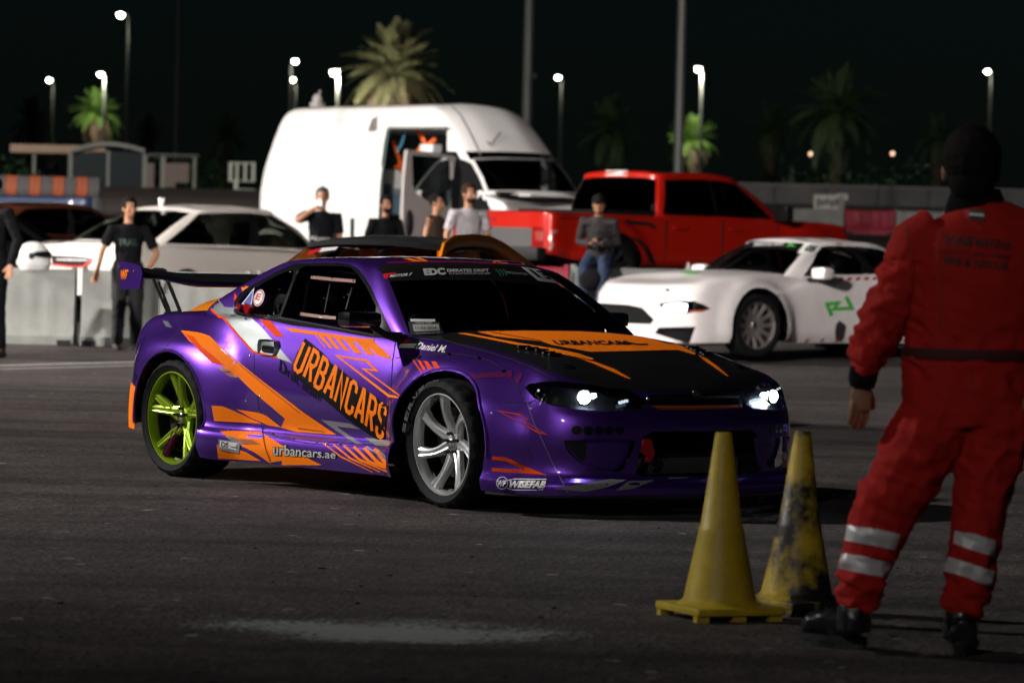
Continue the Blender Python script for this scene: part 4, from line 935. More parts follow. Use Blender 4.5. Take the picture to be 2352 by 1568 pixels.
# end plate emblem, rear bumper stripes
bvw = BVHTree.FromPolygons([Vector((x, -.8151, z)) for x, z in ((-2.1, .9), (-1.6, .9), (-1.6, 1.3), (-2.1, 1.3))], [(0, 1, 2, 3)])
TX('emblem', 'K', 'WF', [(830, 618), (880, 612), (872, 675), (826, 682)], ORANGE, .05, .003, target=bvw, par=wing); ST('emblem', 'K', [(825, 655), (850, 612), (882, 620)], 5, REDOR, target=bvw, par=wing)
for i in range(7): ST('dark_stripe', 'A', [(80+i*17, 830+i*10), (125+i*14, 930+i*14), (150+i*9, 1030+i*8)], 6 if i % 2 else 3, BLACKV if i != 3 else SILVERV, off=.003)
# tyre lettering
bvt = BVHTree.FromPolygons([VCp for VCp in [Vector((1.262+x, -.765-.134, .325+z)) for x, z in ((-.4, -.4), (.4, -.4), (.4, .4), (-.4, .4))]], [(0, 1, 2, 3)])
TYL = mat('tyre_lettering', (.055, .055, .055), .6)
for ch, a in zip('SERVICE', range(168, 84, -12)):
    t = math.radians(a); P = []
    for da, r_ in ((5, .312), (-5, .312), (-5, .285), (5, .285)):
        tt = t+math.radians(da); P.append((1.262+r_*math.cos(tt), .325+r_*math.sin(tt)))
    P = [(x, z) for x, z in P]
    b_ = text2bm(ch, P, .03)
    lay('lettering', b_, VS, bvt, TYL, car, .001, step=.2)

LIM = .5
# ------------------------------------------------------------------ other vehicles: shared builders
SEC = [(0, .96), (.12, 1.0), (.35, 1.0), (.58, .99), (.78, .96), (.93, .90), (1.0, .82)]
def body_net(xs, wy, zb, zt, crown, cx, nose, tail, sec=SEC, gi=.5):
    """lower body from plan half-widths and top edge; nose/tail: x offset as a function of height fraction"""
    n = len(xs); net = []
    for t, k in sec:
        row = []
        for i in range(n):
            e = nose(t) if i >= n-3 else (tail(t) if i < 3 else 0)
            if i in (2, n-3): e *= .75
            kk = k if 2 < i < n-3 else (k+1)/2
            row.append((xs[i]+e, wy[i]*kk, zb[i]+(zt[i]-zb[i])*t))
        net.append(row)
    top = net[-1]
    net.append([(cx[i]*.5+top[i][0]*.5, top[i][1]*gi*1.1, zt[i]+crown*.75) for i in range(n)])
    net.append([(cx[i], 0, zt[i]+crown) for i in range(n)])
    return net
def green_net(base, top, bulge, crown, xr, t0=.07, t1=.90):
    f = lambda a, b, t: tuple(a[i]+(b[i]-a[i])*t for i in range(3))
    L0, L4 = base, top
    L1 = [f(a, b, t0) for a, b in zip(base, top)]; L3 = [f(a, b, t1) for a, b in zip(base, top)]
    L2 = []
    for i, (a, b) in enumerate(zip(base, top)):
        p = f(a, b, .5); fr = 1 if i > 7 else (-1 if i < 3 else 0); L2.append((p[0]+fr*bulge, p[1]+(bulge if p[1] > 0 else 0), p[2]+bulge*.3))
    xm = (xr[0]+xr[1])/2
    L5 = [(p[0]*.7+xm*.3, p[1]*.5, p[2]+crown*.8) for p in top]; L6 = [(p[0]*.4+xm*.6, 0, p[2]*.0+max(q[2] for q in top)+crown) for p in top]
    return [L0, L1, L2, L3, L4, L5, L6]
def vehicle(name, label, M, net, gnet, paint, roofmat, wheels, side, group=None, cabin=None, glassm=GLASSB, sill=None, ns=6, nl=3, glass_spans=None, bpil=(5.0, 5.2), cuts=(), wheelmat=RIMSIL, nsp=10, R=.34, arch=.40, warch=None, trim=TRIM, disp=None, cat='car', style='straight'):
    root = empty(name, M, label, cat, group)
    b = shell(net, ns, nl, disp); g = shell(gnet, 9, 4)
    if cabin: bmesh.ops.delete(b, geom=[f for f in b.faces if (lambda c: c.z > cabin[2] and cabin[0] < c.x < cabin[1] and abs(c.y) < cabin[3])(f.calc_center_median())], context='FACES')
    bv = bvh_of(b, g)
    for V_, sg in ((View('side'), -1), (View('side', None, True), 1)):
        for wx, wy_, Rr in wheels:
            ar = (warch or arch); P = [(wx+ar*math.cos(a), Rr+ar*math.sin(a)) for a in [math.pi*i/14 for i in range(15)]]+[(wx-ar, -.1), (wx+ar, -.1)]
            fs = imprint(b, V_, P, True, lambda c: c.y*sg > .45); bmesh.ops.delete(b, geom=fs, context='FACES')
    VL = View('cam', M)
    out = {}
    for nm, P, m_, sh, mode in cuts:             # features marked out on the visible side
        fs = imprint(b, VL, P, True)
        if mode == 'g': fs = imprint(g, VL, P, True); out[nm] = take(g, fs, nm, m_, root, True, sh)
        elif mode == 'x': bmesh.ops.delete(b, geom=fs, context='FACES')
        elif mode == 'xg': fs = imprint(g, VL, P, True); bmesh.ops.delete(g, geom=fs, context='FACES')
        else: out[nm] = take(b, fs, nm, m_, root, True, sh)
    for a0, a1, nm in (glass_spans or ((8.0, 10.01, 'windscreen'), (-.1, 2.0, 'rear_window'), (3.0, bpil[0], 'side_window'), (bpil[1], 7.0, 'side_window'))):
        if 'side' in nm:
            for sg in (-1, 1):
                fs = lfaces(g, 1, 3, a0, a1, lambda c: c.y*sg > 0); take(g, fs, nm, glassm, root, True, -.004)
        else: take(g, lfaces(g, 1, 3, a0, a1), nm, glassm, root)
    for sg in (-1, 1):
        fs = lfaces(g, .98, 3.02, 2.95, 7.05, lambda c: c.y*sg > 0); take(g, fs, 'window_pillar', trim, root)
    fr = [f for f in g.faces if f[g.faces.layers.float['L']] > (3.0 if roofmat is not paint else 4.0)]
    take(g, fr, 'roof', roofmat, root)
    obj('cab_frame', g, paint, root); obj('body_shell', b, paint, root)
    for wx, wy_, Rr in wheels:
        for sg in (-1, 1):
            wheel('wheel', root, (wx, sg*wy_, Rr), 0, Rr, .25, Rr*.72, wheelmat, nsp, sg, style, detail=False)
            bm = bmesh.new(); K = 10; ar = (warch or arch)+.02; vs = []
            for i in range(K+1):
                a = math.pi*i/K
                for y in (.4, wy_+.06): vs.append((wx+ar*math.cos(a), sg*y, Rr-.02+ar*math.sin(a)))
            add(bm, vs, [(2*i, 2*i+1, 2*i+3, 2*i+2) for i in range(K)]); add(bm, [(wx-ar, sg*.45, .12), (wx+ar, sg*.45, .12), (wx+ar, sg*.45, Rr+ar), (wx-ar, sg*.45, Rr+ar)], [(0, 1, 2, 3)]); obj('wheel_arch_liner', bm, DARK, root)
    out['root'] = root; out['bvh'] = bv; out['VL'] = VL
    return out
def anchor(u, v, D, local, heading):            # origin so that `local` (x,y) falls under pixel (u,v) at depth D; base on the ground
    p = at(u, v, D); c, s = math.cos(heading), math.sin(heading)
    x = p.x-(local[0]*c-local[1]*s); y = p.y-(local[0]*s+local[1]*c); return Vector((x, y, zg(y)))
def seats(root, xs_, ys_, z0=.42, h=.62):
    for x in xs_:
        for y in ys_:
            bm = bmesh.new(); box(bm, (x, y, z0), (.5, .48, .14), bev=.04); box(bm, (x-.26, y, z0+h/2), (.13, .46, h), bev=.05); box(bm, (x-.28, y, z0+h+.06), (.08, .26, .16), bev=.03); obj('seat', bm, PLAST, root)

def PLv(o, name, k, P, m, off=.004): return lay(name, poly2bm([Z(k, P)]), o['VL'], o['bvh'], m, o['root'], off, step=14)
def STv(o, name, k, P, w_, m, off=.005, closed=False): return lay(name, stroke(Z(k, P), w_/ZR[k][2]/1.0884, closed), o['VL'], o['bvh'], m, o['root'], off, step=14)
def TXv(o, k, s, q, m, bold=0, off=.008): return lay('lettering', text2bm(s, Z(k, q), bold), o['VL'], o['bvh'], m, o['root'], off, step=20)

# ---- white race coupe behind on the right
WHITEP = mat('white_race_paint', (.72, .68, .67), .32, 0, .6, var=.07, vscale=3)
h = math.radians(-142); S = 1.09
M = pose(anchor(1725, 768, 44.0, (1.37*S, .84*S), h), h) @ Matrix.Diagonal((S, S, S, 1))
xs2 = [-2.38, -2.35, -2.22, -1.85, -1.36, -.9, -.3, .3, .85, 1.37, 1.80, 2.12, 2.33, 2.38]
wy2 = [0, .50, .78, .90, .94, .92, .90, .89, .90, .94, .93, .82, .46, 0]
net = body_net(xs2, wy2, [.32, .32, .3, .26, .22, .17, .16, .16, .16, .18, .16, .15, .15, .15], [.98, .98, .99, 1.01, 1.02, .97, .94, .92, .91, .90, .86, .80, .77, .765], .06,
   [-1.9, -1.88, -1.8, -1.6, -1.2, -.8, -.3, .3, .85, 1.3, 1.6, 1.75, 1.85, 1.9], lambda t: -.10*max(0, t-.75)/.25 -.02, lambda t: .06*t)
def fl2(g):
    x, y, z = g[..., 0], g[..., 1], g[..., 2]; side = np.clip((y-.55)/.2, 0, 1)
    for cx in (-1.36, 1.37):
        r = np.sqrt((x-cx)**2+(z-.34)**2); t = np.clip((.56-r)/.12, 0, 1); y = y+.06*t*t*(3-2*t)*side*np.clip((.88-z)/.1, 0, 1)
    g = g.copy(); g[..., 1] = y; return g
base = [(-1.80, 0, .98), (-1.76, .42, .98), (-1.62, .66, .97), (-1.35, .76, .97), (-.8, .79, .94), (-.3, .79, .92), (.25, .79, .90), (.62, .79, .88), (.84, .70, .89), (1.0, .38, .91), (1.06, 0, .92)]
top = [(-.85, 0, 1.33), (-.83, .30, 1.325), (-.78, .48, 1.30), (-.60, .54, 1.30), (-.35, .56, 1.32), (-.12, .57, 1.33), (.06, .56, 1.325), (.14, .55, 1.31), (.24, .50, 1.32), (.32, .27, 1.345), (.35, 0, 1.35)]
gnet = green_net(base, top, .025, .03, (-.85, .35))
SQ = lambda n_: [[(p[0], p[1], p[2] if p[2] < .5 else .5+(p[2]-.5)*.885) for p in r] for r in n_]
net = SQ(net); gnet = SQ(gnet)
cuts = [('grille', Z('G', [(-60, 755), (0, 758), (200, 768), (310, 790), (398, 880), (372, 912), (180, 906), (0, 880), (-60, 870)]), DARK, -.05, 'b'),
        ('lower_grille', Z('G', [(430, 937), (702, 930), (655, 1060), (560, 1030), (400, 978)]), DARK, -.05, 'b'),
        ('headlight', Z('G', [(430, 762), (560, 745), (690, 740), (755, 765), (815, 800), (760, 818), (640, 832), (500, 830)]), LENS, -.0, 'b')]
mu = vehicle('race_coupe', 'white race coupe with red dashes, green door logo and lit headlights', M, net, gnet, WHITEP, WHITEP, [(-1.36, .83, .34), (1.37, .83, .34)], 1, cabin=(-1.4, .8, .79, .66), glassm=GLASSW, cuts=cuts, ns=7, nl=4, bpil=(4.6, 4.9), disp=fl2, wheelmat=mat('dull_wheel', (.35, .32, .31), .35, .8), nsp=12)
MR = mu['root']
LG2 = emitter('race_headlight_beam', (.85, .93, 1.0), 9)
for P, m_ in (([(470, 768), (580, 755), (640, 765), (630, 822), (510, 825), (450, 795)], LG2), ([(685, 745), (755, 768), (805, 798), (690, 806)], TRIM), ([(640, 815), (800, 800), (815, 803), (700, 828)], mat('amber_lens', (.6, .09, .01), .3))):
    lay('lamp_unit', poly2bm([Z('G', P)]), mu['VL'], mu['bvh'], m_, MR, -.02)
CRIM = mat('crimson_vinyl', (.35, .015, .03), .45)
GRV = mat('green_logo', (.05, .42, .05), .45)
for q in ([(1725, 330), (1740, 318), (1785, 308), (1775, 325)], [(1845, 305), (1860, 296), (1890, 294), (1878, 312)], [(1930, 300), (1945, 296), (1972, 300), (1962, 314)], [(2005, 312), (2020, 306), (2040, 310), (2030, 325)]): PLv(mu, 'red_dash', 'G', q, CRIM)
for i in range(7): PLv(mu, 'red_dash', 'G', [(1700+i*62, 572-i*1), (1730+i*62, 570-i*1), (1720+i*62, 592-i*1), (1690+i*62, 596-i*1)], CRIM)
for x in (1310, 1480, 1592, 1702, 1845, 1925): PLv(mu, 'red_dash', 'G', [(x, 1055), (x+(40 if x > 1400 else 80), 1025-(x-1310)*.02), (x+(65 if x > 1400 else 140), 1020-(x-1310)*.02), (x+30, 1050-(x-1310)*.02)], CRIM)
STv(mu, 'green_logo', 'G', [(1700, 850), (1665, 765), (1750, 755), (1715, 800), (1850, 795), (1805, 710)], 26, GRV); 
PLv(mu, 'soot_patch', 'G', [(1735, 910), (1760, 885), (1800, 915), (1810, 930), (1795, 1000), (1755, 1075), (1730, 1030), (1725, 960)], mat('soot', (.02, .02, .02), .8))
PLv(mu, 'hood_logo', 'G', [(580, 535), (640, 525), (725, 530), (720, 545), (650, 545)], GRV); STv(mu, 'door_gap', 'G', [(1270, 905), (1300, 780), (1310, 690)], 5, GAP); 
PLv(mu, 'number_plate', 'G', [(1515, 318), (1640, 335), (1565, 412), (1448, 392)], mat('plate_white', (.75, .75, .72)), .01); TXv(mu, 'G', '05', [(1540, 335), (1605, 345), (1560, 392), (1490, 380)], BLACKV, .05, .016)
PLv(mu, 'banner', 'G', [(1110, 305), (1500, 320), (1450, 380), (1340, 360), (1040, 352)], BLACKV, .006); PLv(mu, 'green_logo', 'G', [(1370, 350), (1400, 320), (1440, 350), (1400, 345)], GRV, .012); TXv(mu, 'G', 'EMIRATES DRIFT', [(1140, 320), (1350, 318), (1360, 342), (1130, 345)], LG, .03, .012)
PLv(mu, 'bonnet_pin', 'G', [(480, 655), (500, 650), (517, 660), (505, 672), (485, 672)], PLAST)
bm = bmesh.new(); box(bm, (.50, .98, .90), (.16, .22, .13), bev=.05); mm = obj('door_mirror', bm, WHITEP, MR); bm = bmesh.new(); tube(bm, [(.50, .90, .86), (.54, .78, .82)], .03, 6); obj('mirror_arm', bm, PLAST, mm)
bm = bmesh.new(); box(bm, (.50, -.98, .90), (.16, .22, .13), bev=.05); obj('door_mirror', bm, WHITEP, MR)
bm = bmesh.new()
for y in (-.5, .5): tube(bm, [(.7, y*1.3, .80), (.15, y*1.0, 1.15), (-.55, y*1.0, 1.16), (-1.2, y*1.2, .82)], .022, 6); tube(bm, [(-.5, y, 1.15), (-.5, y*1.3, .3)], .022, 6)
tube(bm, [(-.5, -.5, 1.15), (-.5, .6, .5)], .02, 6); obj('roll_cage', bm, mat('white_tube', (.6, .6, .58), .4), MR)
seats(MR, (-.35,), (-.38, .38)); bm = bmesh.new(); box(bm, (-.2, 0, .2), (2.8, 1.6, .04)); box(bm, (.86, 0, .55), (.06, 1.5, .55)); box(bm, (1.7, 0, .40), (.9, 1.0, .46)); box(bm, (-1.5, 0, .55), (.9, 1.2, .5)); obj('inner_structure', bm, DARK, MR, False)
bm = bmesh.new(); T = Matrix.Translation((.35, .38, .86)) @ Matrix.Rotation(math.radians(-65), 4, 'Y'); lathe(bm, [(.17+.012*math.cos(a), .012*math.sin(a)) for a in [i*math.pi/3 for i in range(6)]], 24, M=T, closed=True); obj('steering_wheel', bm, PLAST, MR)

# ---- orange and black coupe right behind the purple one
ORP = mat('orange_car_paint', (.92, .27, .008), .35, 0, .7)
h = math.radians(-112); D2 = 28.4
M = pose(anchor(930, 545, D2, (-.25, 0), h), h)
xs3 = [-2.15, -2.12, -2.0, -1.7, -1.27, -.8, -.3, .3, .85, 1.27, 1.7, 2.0, 2.15, 2.2]
net = body_net(xs3, [0, .45, .72, .83, .87, .85, .83, .83, .84, .87, .86, .76, .42, 0], [.3, .3, .3, .26, .22, .16, .16, .16, .16, .18, .16, .15, .15, .15], [.98, .98, .99, 1.0, 1.0, .97, .95, .93, .92, .90, .84, .77, .73, .72], .05,
   [-1.8, -1.78, -1.7, -1.5, -1.1, -.8, -.3, .3, .85, 1.2, 1.5, 1.65, 1.75, 1.8], lambda t: -.1*max(0, t-.7)/.3, lambda t: .05*t)
base = [(-1.60, 0, .98), (-1.56, .40, .98), (-1.42, .64, .97), (-1.15, .72, .97), (-.75, .75, .95), (-.3, .76, .93), (.25, .76, .91), (.60, .75, .89), (.80, .68, .90), (.95, .38, .92), (1.02, 0, .93)]
top = [(-.85, 0, 1.33), (-.84, .30, 1.325), (-.80, .48, 1.30), (-.62, .54, 1.29), (-.35, .56, 1.305), (-.12, .57, 1.31), (.10, .56, 1.30), (.20, .55, 1.29), (.30, .50, 1.30), (.38, .27, 1.325), (.42, 0, 1.33)]
gnet = green_net(base, top, .03, .035, (-.85, .42))
oc = vehicle('orange_coupe', 'orange coupe with black roof parked right behind the purple car', M, net, gnet, ORP, mat('black_roof_wrap', (.02, .022, .022), .42, 0, .3), [(-1.27, .78, .32), (1.27, .78, .32)], 1, cabin=(-1.3, .75, .88, .62), glassm=GLASSD, ns=6, nl=3, trim=ORP)
bm = bmesh.new()
tube(bm, [(.84, .72, .90), (.60, .64, 1.10), (.34, .575, 1.28), (.16, .565, 1.325), (-.2, .575, 1.34), (-.55, .565, 1.325), (-.82, .56, 1.28), (-1.15, .64, 1.14), (-1.5, .70, 1.0)], [(.03, .05)]*9, 8); obj('roof_rail', bm, ORP, oc['root'])
PLATE = [(690, 590), (722, 566), (762, 563), (750, 584)]
lay('red_sticker', poly2bm([[(704, 590), (714, 579), (738, 573), (732, 582), (714, 588)]]), oc['VL'], oc['bvh'], REDV, oc['root'], .012); lay('white_sticker', poly2bm([[(740, 573), (778, 570), (772, 577), (734, 582)]]), oc['VL'], oc['bvh'], WHITEV, oc['root'], .012)
seats(oc['root'], (-.35,), (-.38, .38))

# ---- white saloon parked on the left
WHP = mat('pearl_white_paint', (.74, .70, .64), .3, 0, .8)
h = math.radians(51)
M = pose(anchor(312, 585, 46.6, (-2.22*1.05, -.84*1.05), h), h) @ Matrix.Diagonal((1.05, 1.05, 1.05, 1))
xs4 = [-2.38, -2.36, -2.24, -1.9, -1.42, -.9, -.3, .3, .9, 1.42, 1.85, 2.15, 2.35, 2.4]
net = body_net(xs4, [0, .48, .80, .88, .91, .91, .90, .90, .90, .91, .90, .78, .44, 0], [.35, .35, .33, .28, .25, .2, .2, .2, .2, .22, .2, .2, .2, .2], [.95, .95, .95, .96, .96, .95, .94, .93, .91, .88, .83, .76, .71, .70], .04,
   [-1.9, -1.88, -1.8, -1.6, -1.2, -.8, -.3, .3, .85, 1.3, 1.6, 1.75, 1.85, 1.9], lambda t: -.1*max(0, t-.7)/.3, lambda t: .10*abs(t-.5)*1.2)
base = [(-1.98, 0, .97), (-1.95, .42, .97), (-1.83, .66, .96), (-1.70, .765, .95), (-1.0, .81, .94), (-.3, .82, .93), (.35, .82, .92), (.95, .80, .90), (1.10, .70, .91), (1.24, .38, .92), (1.30, 0, .92)]
top = [(-.95, 0, 1.41), (-.94, .32, 1.405), (-.90, .50, 1.385), (-.84, .57, 1.38), (-.45, .60, 1.40), (-.12, .61, 1.41), (.12, .60, 1.40), (.30, .58, 1.385), (.38, .52, 1.395), (.46, .28, 1.415), (.48, 0, 1.42)]
gnet = green_net(base, top, .04, .035, (-.95, .48))
GREENG = glass('green_tinted_glass', (.62, .80, .70))
cuts = [('tail_lamp', Z('K', [(350, 515), (500, 518), (640, 532), (635, 560), (590, 600), (480, 590), (360, 575)]), mat('tail_lamp_black', (.02, .004, .004), .2, 0, .6), .004, 'b')]
sv = vehicle('parked_saloon', 'white saloon with a paper cup on its roof, parked behind the barriers', M, net, gnet, WHP, WHP, [(-1.42, .80, .34), (1.42, .80, .34)], -1, 'cars parked behind the barriers', cabin=(-1.6, 1.0, .96, .7), glassm=GREENG, cuts=cuts, ns=7, nl=4, bpil=(5.0, 5.3), nsp=10, arch=.35)
RLED = emitter('tail_lamp_red', (1, .04, .01), 1.6)
STv(sv, 'lamp_strip', 'K', [(360, 578), (480, 590), (570, 592), (610, 570), (634, 545)], 11, RLED, .012); STv(sv, 'lamp_strip', 'K', [(390, 545), (500, 548), (600, 550)], 9, mat('clear_lamp', (.5, .5, .5), .2), .012)
STv(sv, 'boot_edge', 'K', [(300, 435), (400, 430), (510, 415)], 10, PLAST); TXv(sv, 'K', 'BBQ', [(372, 484), (414, 484), (414, 496), (372, 496)], BLACKV, .02, .01)
STv(sv, 'number_plate', 'K', [(395, 480), (398, 480)], 2, BLACKV)
seats(sv['root'], (.35, -.75), (-.4, .4), .5, .6); bm = bmesh.new(); box(bm, (-.3, 0, .3), (3.2, 1.7, .05)); box(bm, (1.1, 0, .75), (.4, 1.5, .3)); box(bm, (-1.5, 0, .7), (.5, 1.5, .5)); obj('inner_structure', bm, DARK, sv['root'], False)
cupp = at(371, 473, 50.6); bm = bmesh.new(); cpM = M
lathe(bm, [(0, 0), (.028, 0), (.040, .10), (.042, .102), (.038, .10), (.026, .004)], 16)
# set the cup on the roof surface
o_, d_ = sv['VL'].ray(371, 474); hit = sv['bvh'].ray_cast(o_, d_)[0]
if hit is None: hit = Vector((-.3, -.2, 1.44))
cup = obj('paper_cup', bm, mat('paper_white', (.8, .78, .74), .6), None); cup.matrix_world = M @ Matrix.Translation(hit) ; tag(cup, 'white paper cup standing on the white saloon roof', 'cup')

# ---- red pickup
REDP = mat('red_truck_paint', (.50, .012, .004), .28, .1, 1.0)
h = math.radians(43)
M = pose(anchor(1262, 500, 56.5, (-2.93*1.1, -.98*1.1), h), h) @ Matrix.Diagonal((1.1, 1.1, 1.0, 1))
xs5 = [-2.95, -2.94, -2.90, -2.5, -1.8, -1.3, -.6, .5, 1.4, 2.1, 2.7, 3.1, 3.28, 3.3]
SECP = [(0, .96), (.12, 1.0), (.4, 1.0), (.7, .995), (.9, .985), (.985, .97), (1.0, .93)]
net = body_net(xs5, [0, .55, .98, 1.0, 1.03, 1.0, 1.0, 1.0, 1.0, 1.03, 1.02, .93, .5, 0], [.62, .62, .62, .55, .5, .48, .48, .48, .48, .5, .5, .5, .5, .5], [1.23, 1.23, 1.23, 1.23, 1.23, 1.23, 1.22, 1.21, 1.21, 1.21, 1.19, 1.14, 1.08, 1.06], .03,
   [-2.8, -2.8, -2.8, -2.4, -1.8, -1.3, -.6, .5, 1.3, 1.9, 2.4, 2.7, 2.9, 3.0], lambda t: -.1*max(0, t-.7)/.3, lambda t: .02*t, SECP)
def fl5(g):
    x, y, z = g[..., 0], g[..., 1], g[..., 2]; side = np.clip((y-.6)/.2, 0, 1)
    for cx in (-1.75, 2.1):
        r = np.sqrt((x-cx)**2+(z-.45)**2); t = np.clip((.74-r)/.1, 0, 1); y = y+.06*t*t*(3-2*t)*side
    g = g.copy(); g[..., 1] = y; return g
base = [(-.84, 0, 1.21), (-.84, .50, 1.21), (-.81, .86, 1.21), (-.72, .92, 1.20), (-.2, .93, 1.19), (.4, .93, 1.19), (1.0, .93, 1.18), (1.55, .92, 1.18), (1.78, .84, 1.20), (1.98, .45, 1.22), (2.04, 0, 1.23)]
top = [(-.68, 0, 1.90), (-.68, .45, 1.895), (-.65, .70, 1.87), (-.54, .76, 1.87), (-.1, .775, 1.89), (.3, .78, 1.895), (.55, .775, 1.88), (.75, .75, 1.85), (.88, .68, 1.86), (1.02, .36, 1.885), (1.06, 0, 1.89)]
gnet = green_net(base, top, .02, .03, (-.68, 1.06), .08, .88)
cuts = [('tailgate_panel', Z('J', [(-80, 436), (20, 438), (305, 445), (302, 598), (-80, 598)]), mat('tailgate_steel', (.075, .072, .072), .6, .2, bump=.2, bscale=20), .002, 'b'),
        ('tail_lamp', Z('J', [(308, 440), (375, 442), (375, 600), (306, 600)]), mat('dark_red_lens', (.25, .008, .008), .2, 0, .8), .004, 'b')]
pk = vehicle('pickup_truck', 'red crew cab pickup truck with dark windows parked beside the white van', M, net, gnet, REDP, REDP, [(-1.75, .92, .44), (2.1, .92, .44)], -1, glassm=GLASSB, cuts=cuts, ns=6, nl=4, bpil=(4.9, 4.95), arch=.53, disp=fl5, cat='pickup truck', wheelmat=PLAST)
RT = pk['root']
PLv(pk, 'wheel_arch_trim', 'J', [(880, 500), (930, 510), (985, 560), (1030, 650), (1035, 672), (1005, 672), (970, 590), (920, 530)], PLAST, .01)
STv(pk, 'side_graphic', 'J', [(850, 410), (1000, 425), (1030, 450)], 22, PLAST); 
STv(pk, 'lamp_trim', 'J', [(455, 465), (420, 470), (412, 510), (425, 545), (395, 600)], 14, mat('pinkish_metal', (.6, .4, .38), .3, .6))
PLv(pk, 'lamp_core', 'J', [(325, 465), (378, 468), (375, 522), (328, 520)], emitter('pickup_lamp_red', (1, .05, .01), .5), .012)
PLv(pk, 'high_stop_lamp', 'J', [(738, 112), (868, 112), (868, 140), (738, 140)], mat('stop_lamp_white', (.8, .75, .7), .2), .01)
PLv(pk, 'bed_decal', 'J', [(470, 382), (640, 385), (640, 392), (470, 390)], PLAST)
STv(pk, 'tailgate_mark', 'J', [(30, 385), (92, 392), (90, 410)], 5, PLAST)
bm = bmesh.new(); box(bm, (1.5, -1.12, 1.32), (.16, .26, .24), bev=.04); obj('door_mirror', bm, PLAST, RT); bm = bmesh.new(); box(bm, (1.5, 1.12, 1.32), (.16, .26, .24), bev=.04); obj('door_mirror', bm, PLAST, RT)
bm = bmesh.new(); box(bm, (-3.03, 0, .62), (.18, 1.9, .20), bev=.04); obj('rear_bumper', bm, PLAST, RT)
bm = bmesh.new(); box(bm, (-.3, 0, .9), (3.0, 1.7, .8)); obj('inner_structure', bm, DARK, RT, False)
for x in (-.5, .6): bm = bmesh.new(); box(bm, (x+.02, -1.02, 1.06), (.24, .04, .045), bev=.015); obj('door_handle', bm, REDP, RT)
for x0 in (-.74, .38, 1.5): bm = bmesh.new(); box(bm, (x0, -1.004, .86), (.010, .012, .62)); obj('door_gap', bm, GAP, RT, False)

# ---- white van
WHV = mat('van_white_paint', (.80, .79, .77), .35, 0, .3)
h = math.radians(-53)
M = pose(anchor(1118, 480, 61.5, (2.25, -.95), h), h)
xs6 = [-4.40, -4.40, -4.32, -3.8, -2.6, -1.4, -.6, .5, 1.4, 2.1, 2.7, 3.0, 3.15, 3.2]
net = body_net(xs6, [0, .6, .99, 1.02, 1.02, 1.02, 1.02, 1.02, 1.02, 1.02, 1.0, .90, .5, 0], [.4]*14, [1.45]*8+[1.43, 1.38, 1.25, 1.12, 1.08, 1.06], .03, [-3.3]*3+[-3, -2.1, -1.4, -.6, .5, 1.4, 1.9, 2.3, 2.55, 2.7, 2.75], lambda t: -.25*max(0, t-.6)/.4, lambda t: 0, SECP)
U = [(1.38, 1.0, 2.52, -4.42), (1.45, 1.0, 2.45, -4.40), (1.78, .985, 2.12, -4.32), (2.08, .95, 1.76, -4.22), (2.46, .90, 1.36, -4.06), (2.70, .84, 1.04, -3.94), (2.83, .73, .72, -3.82), (2.88, .38, .42, -3.65), (2.895, 0, .1, -3.5)]
gn = []
for z, y, xf, xr in U:
    cf = min(1, y/.7); gn.append([(xr, 0, z), (xr+.0, y*.6, z), (xr+.05, y*.95, z), (xr+.25, y, z), (-2.2, y, z), (-1.0, y, z), (.2 if z < 2.9 else .0, y, z), (xf*.62 if z > 1.9 else xf-.62, y*.995, z), (xf-.22, y*.93, z-.02*0), (xf-.03, y*.5, z+.01), (xf, 0, z+.015)])
gn[-1] = [(p[0], 0, p[2]) for p in gn[-1]]
cuts = [('x', Z('N', [(965, 738), (1362, 738), (1362, 1500), (885, 1500), (893, 1300), (905, 1100), (925, 950), (945, 800)]), None, 0, 'xg'), ('y', Z('N', [(965, 738), (1362, 738), (1362, 1500), (885, 1500), (893, 1300), (905, 1100), (925, 950), (945, 800)]), None, 0, 'x')]
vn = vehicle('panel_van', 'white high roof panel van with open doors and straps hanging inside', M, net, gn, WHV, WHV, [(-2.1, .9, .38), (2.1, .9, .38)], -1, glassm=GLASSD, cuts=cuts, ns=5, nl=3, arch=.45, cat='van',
   glass_spans=((8.0, 10.01, 'windscreen'), (6.55, 7.6, 'side_window')), trim=WHV, wheelmat=PLAST)
VN = vn['root']; VANGREY = mat('van_grey_trim', (.22, .22, .22), .5)
def onside(k, p, y): o_, d_ = vn['VL'].ray(*Z(k, [p])[0]); t = (y-o_.y)/d_.y; return o_+d_*t
for a, b, m_, w_ in (((1075, 750), (1020, 900), 'sky_blue_strap', .07), ((1150, 750), (1210, 850), 'orange_strap', .09), ((990, 830), (1050, 1040), 'orange_strap', .09), ((1280, 812), (1160, 890), 'orange_strap', .07), ((1065, 960), (1005, 1010), 'orange_strap', .06)):
    p, q = onside('N', a, -.55), onside('N', b, -.55); bm = bmesh.new(); tube(bm, [p, (p+q)/2+Vector((0, .03, 0)), q], [(w_/2, .012)]*3, 8, ref=Vector((0, 1, 0)))
    obj('strap', bm, mat(m_, (.80, .12, .01) if 'orange' in m_ else (.12, .42, .62), .6), VN)
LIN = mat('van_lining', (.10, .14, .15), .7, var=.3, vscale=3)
bm = bmesh.new(); box(bm, (-1.8, .90, 1.45), (4.4, .03, 2.0)); box(bm, (-1.0, 0, .55), (4.8, 1.9, .05)); box(bm, (1.1, .2, 1.35), (.04, 1.3, 1.6)); obj('cargo_lining', bm, LIN, VN, False)
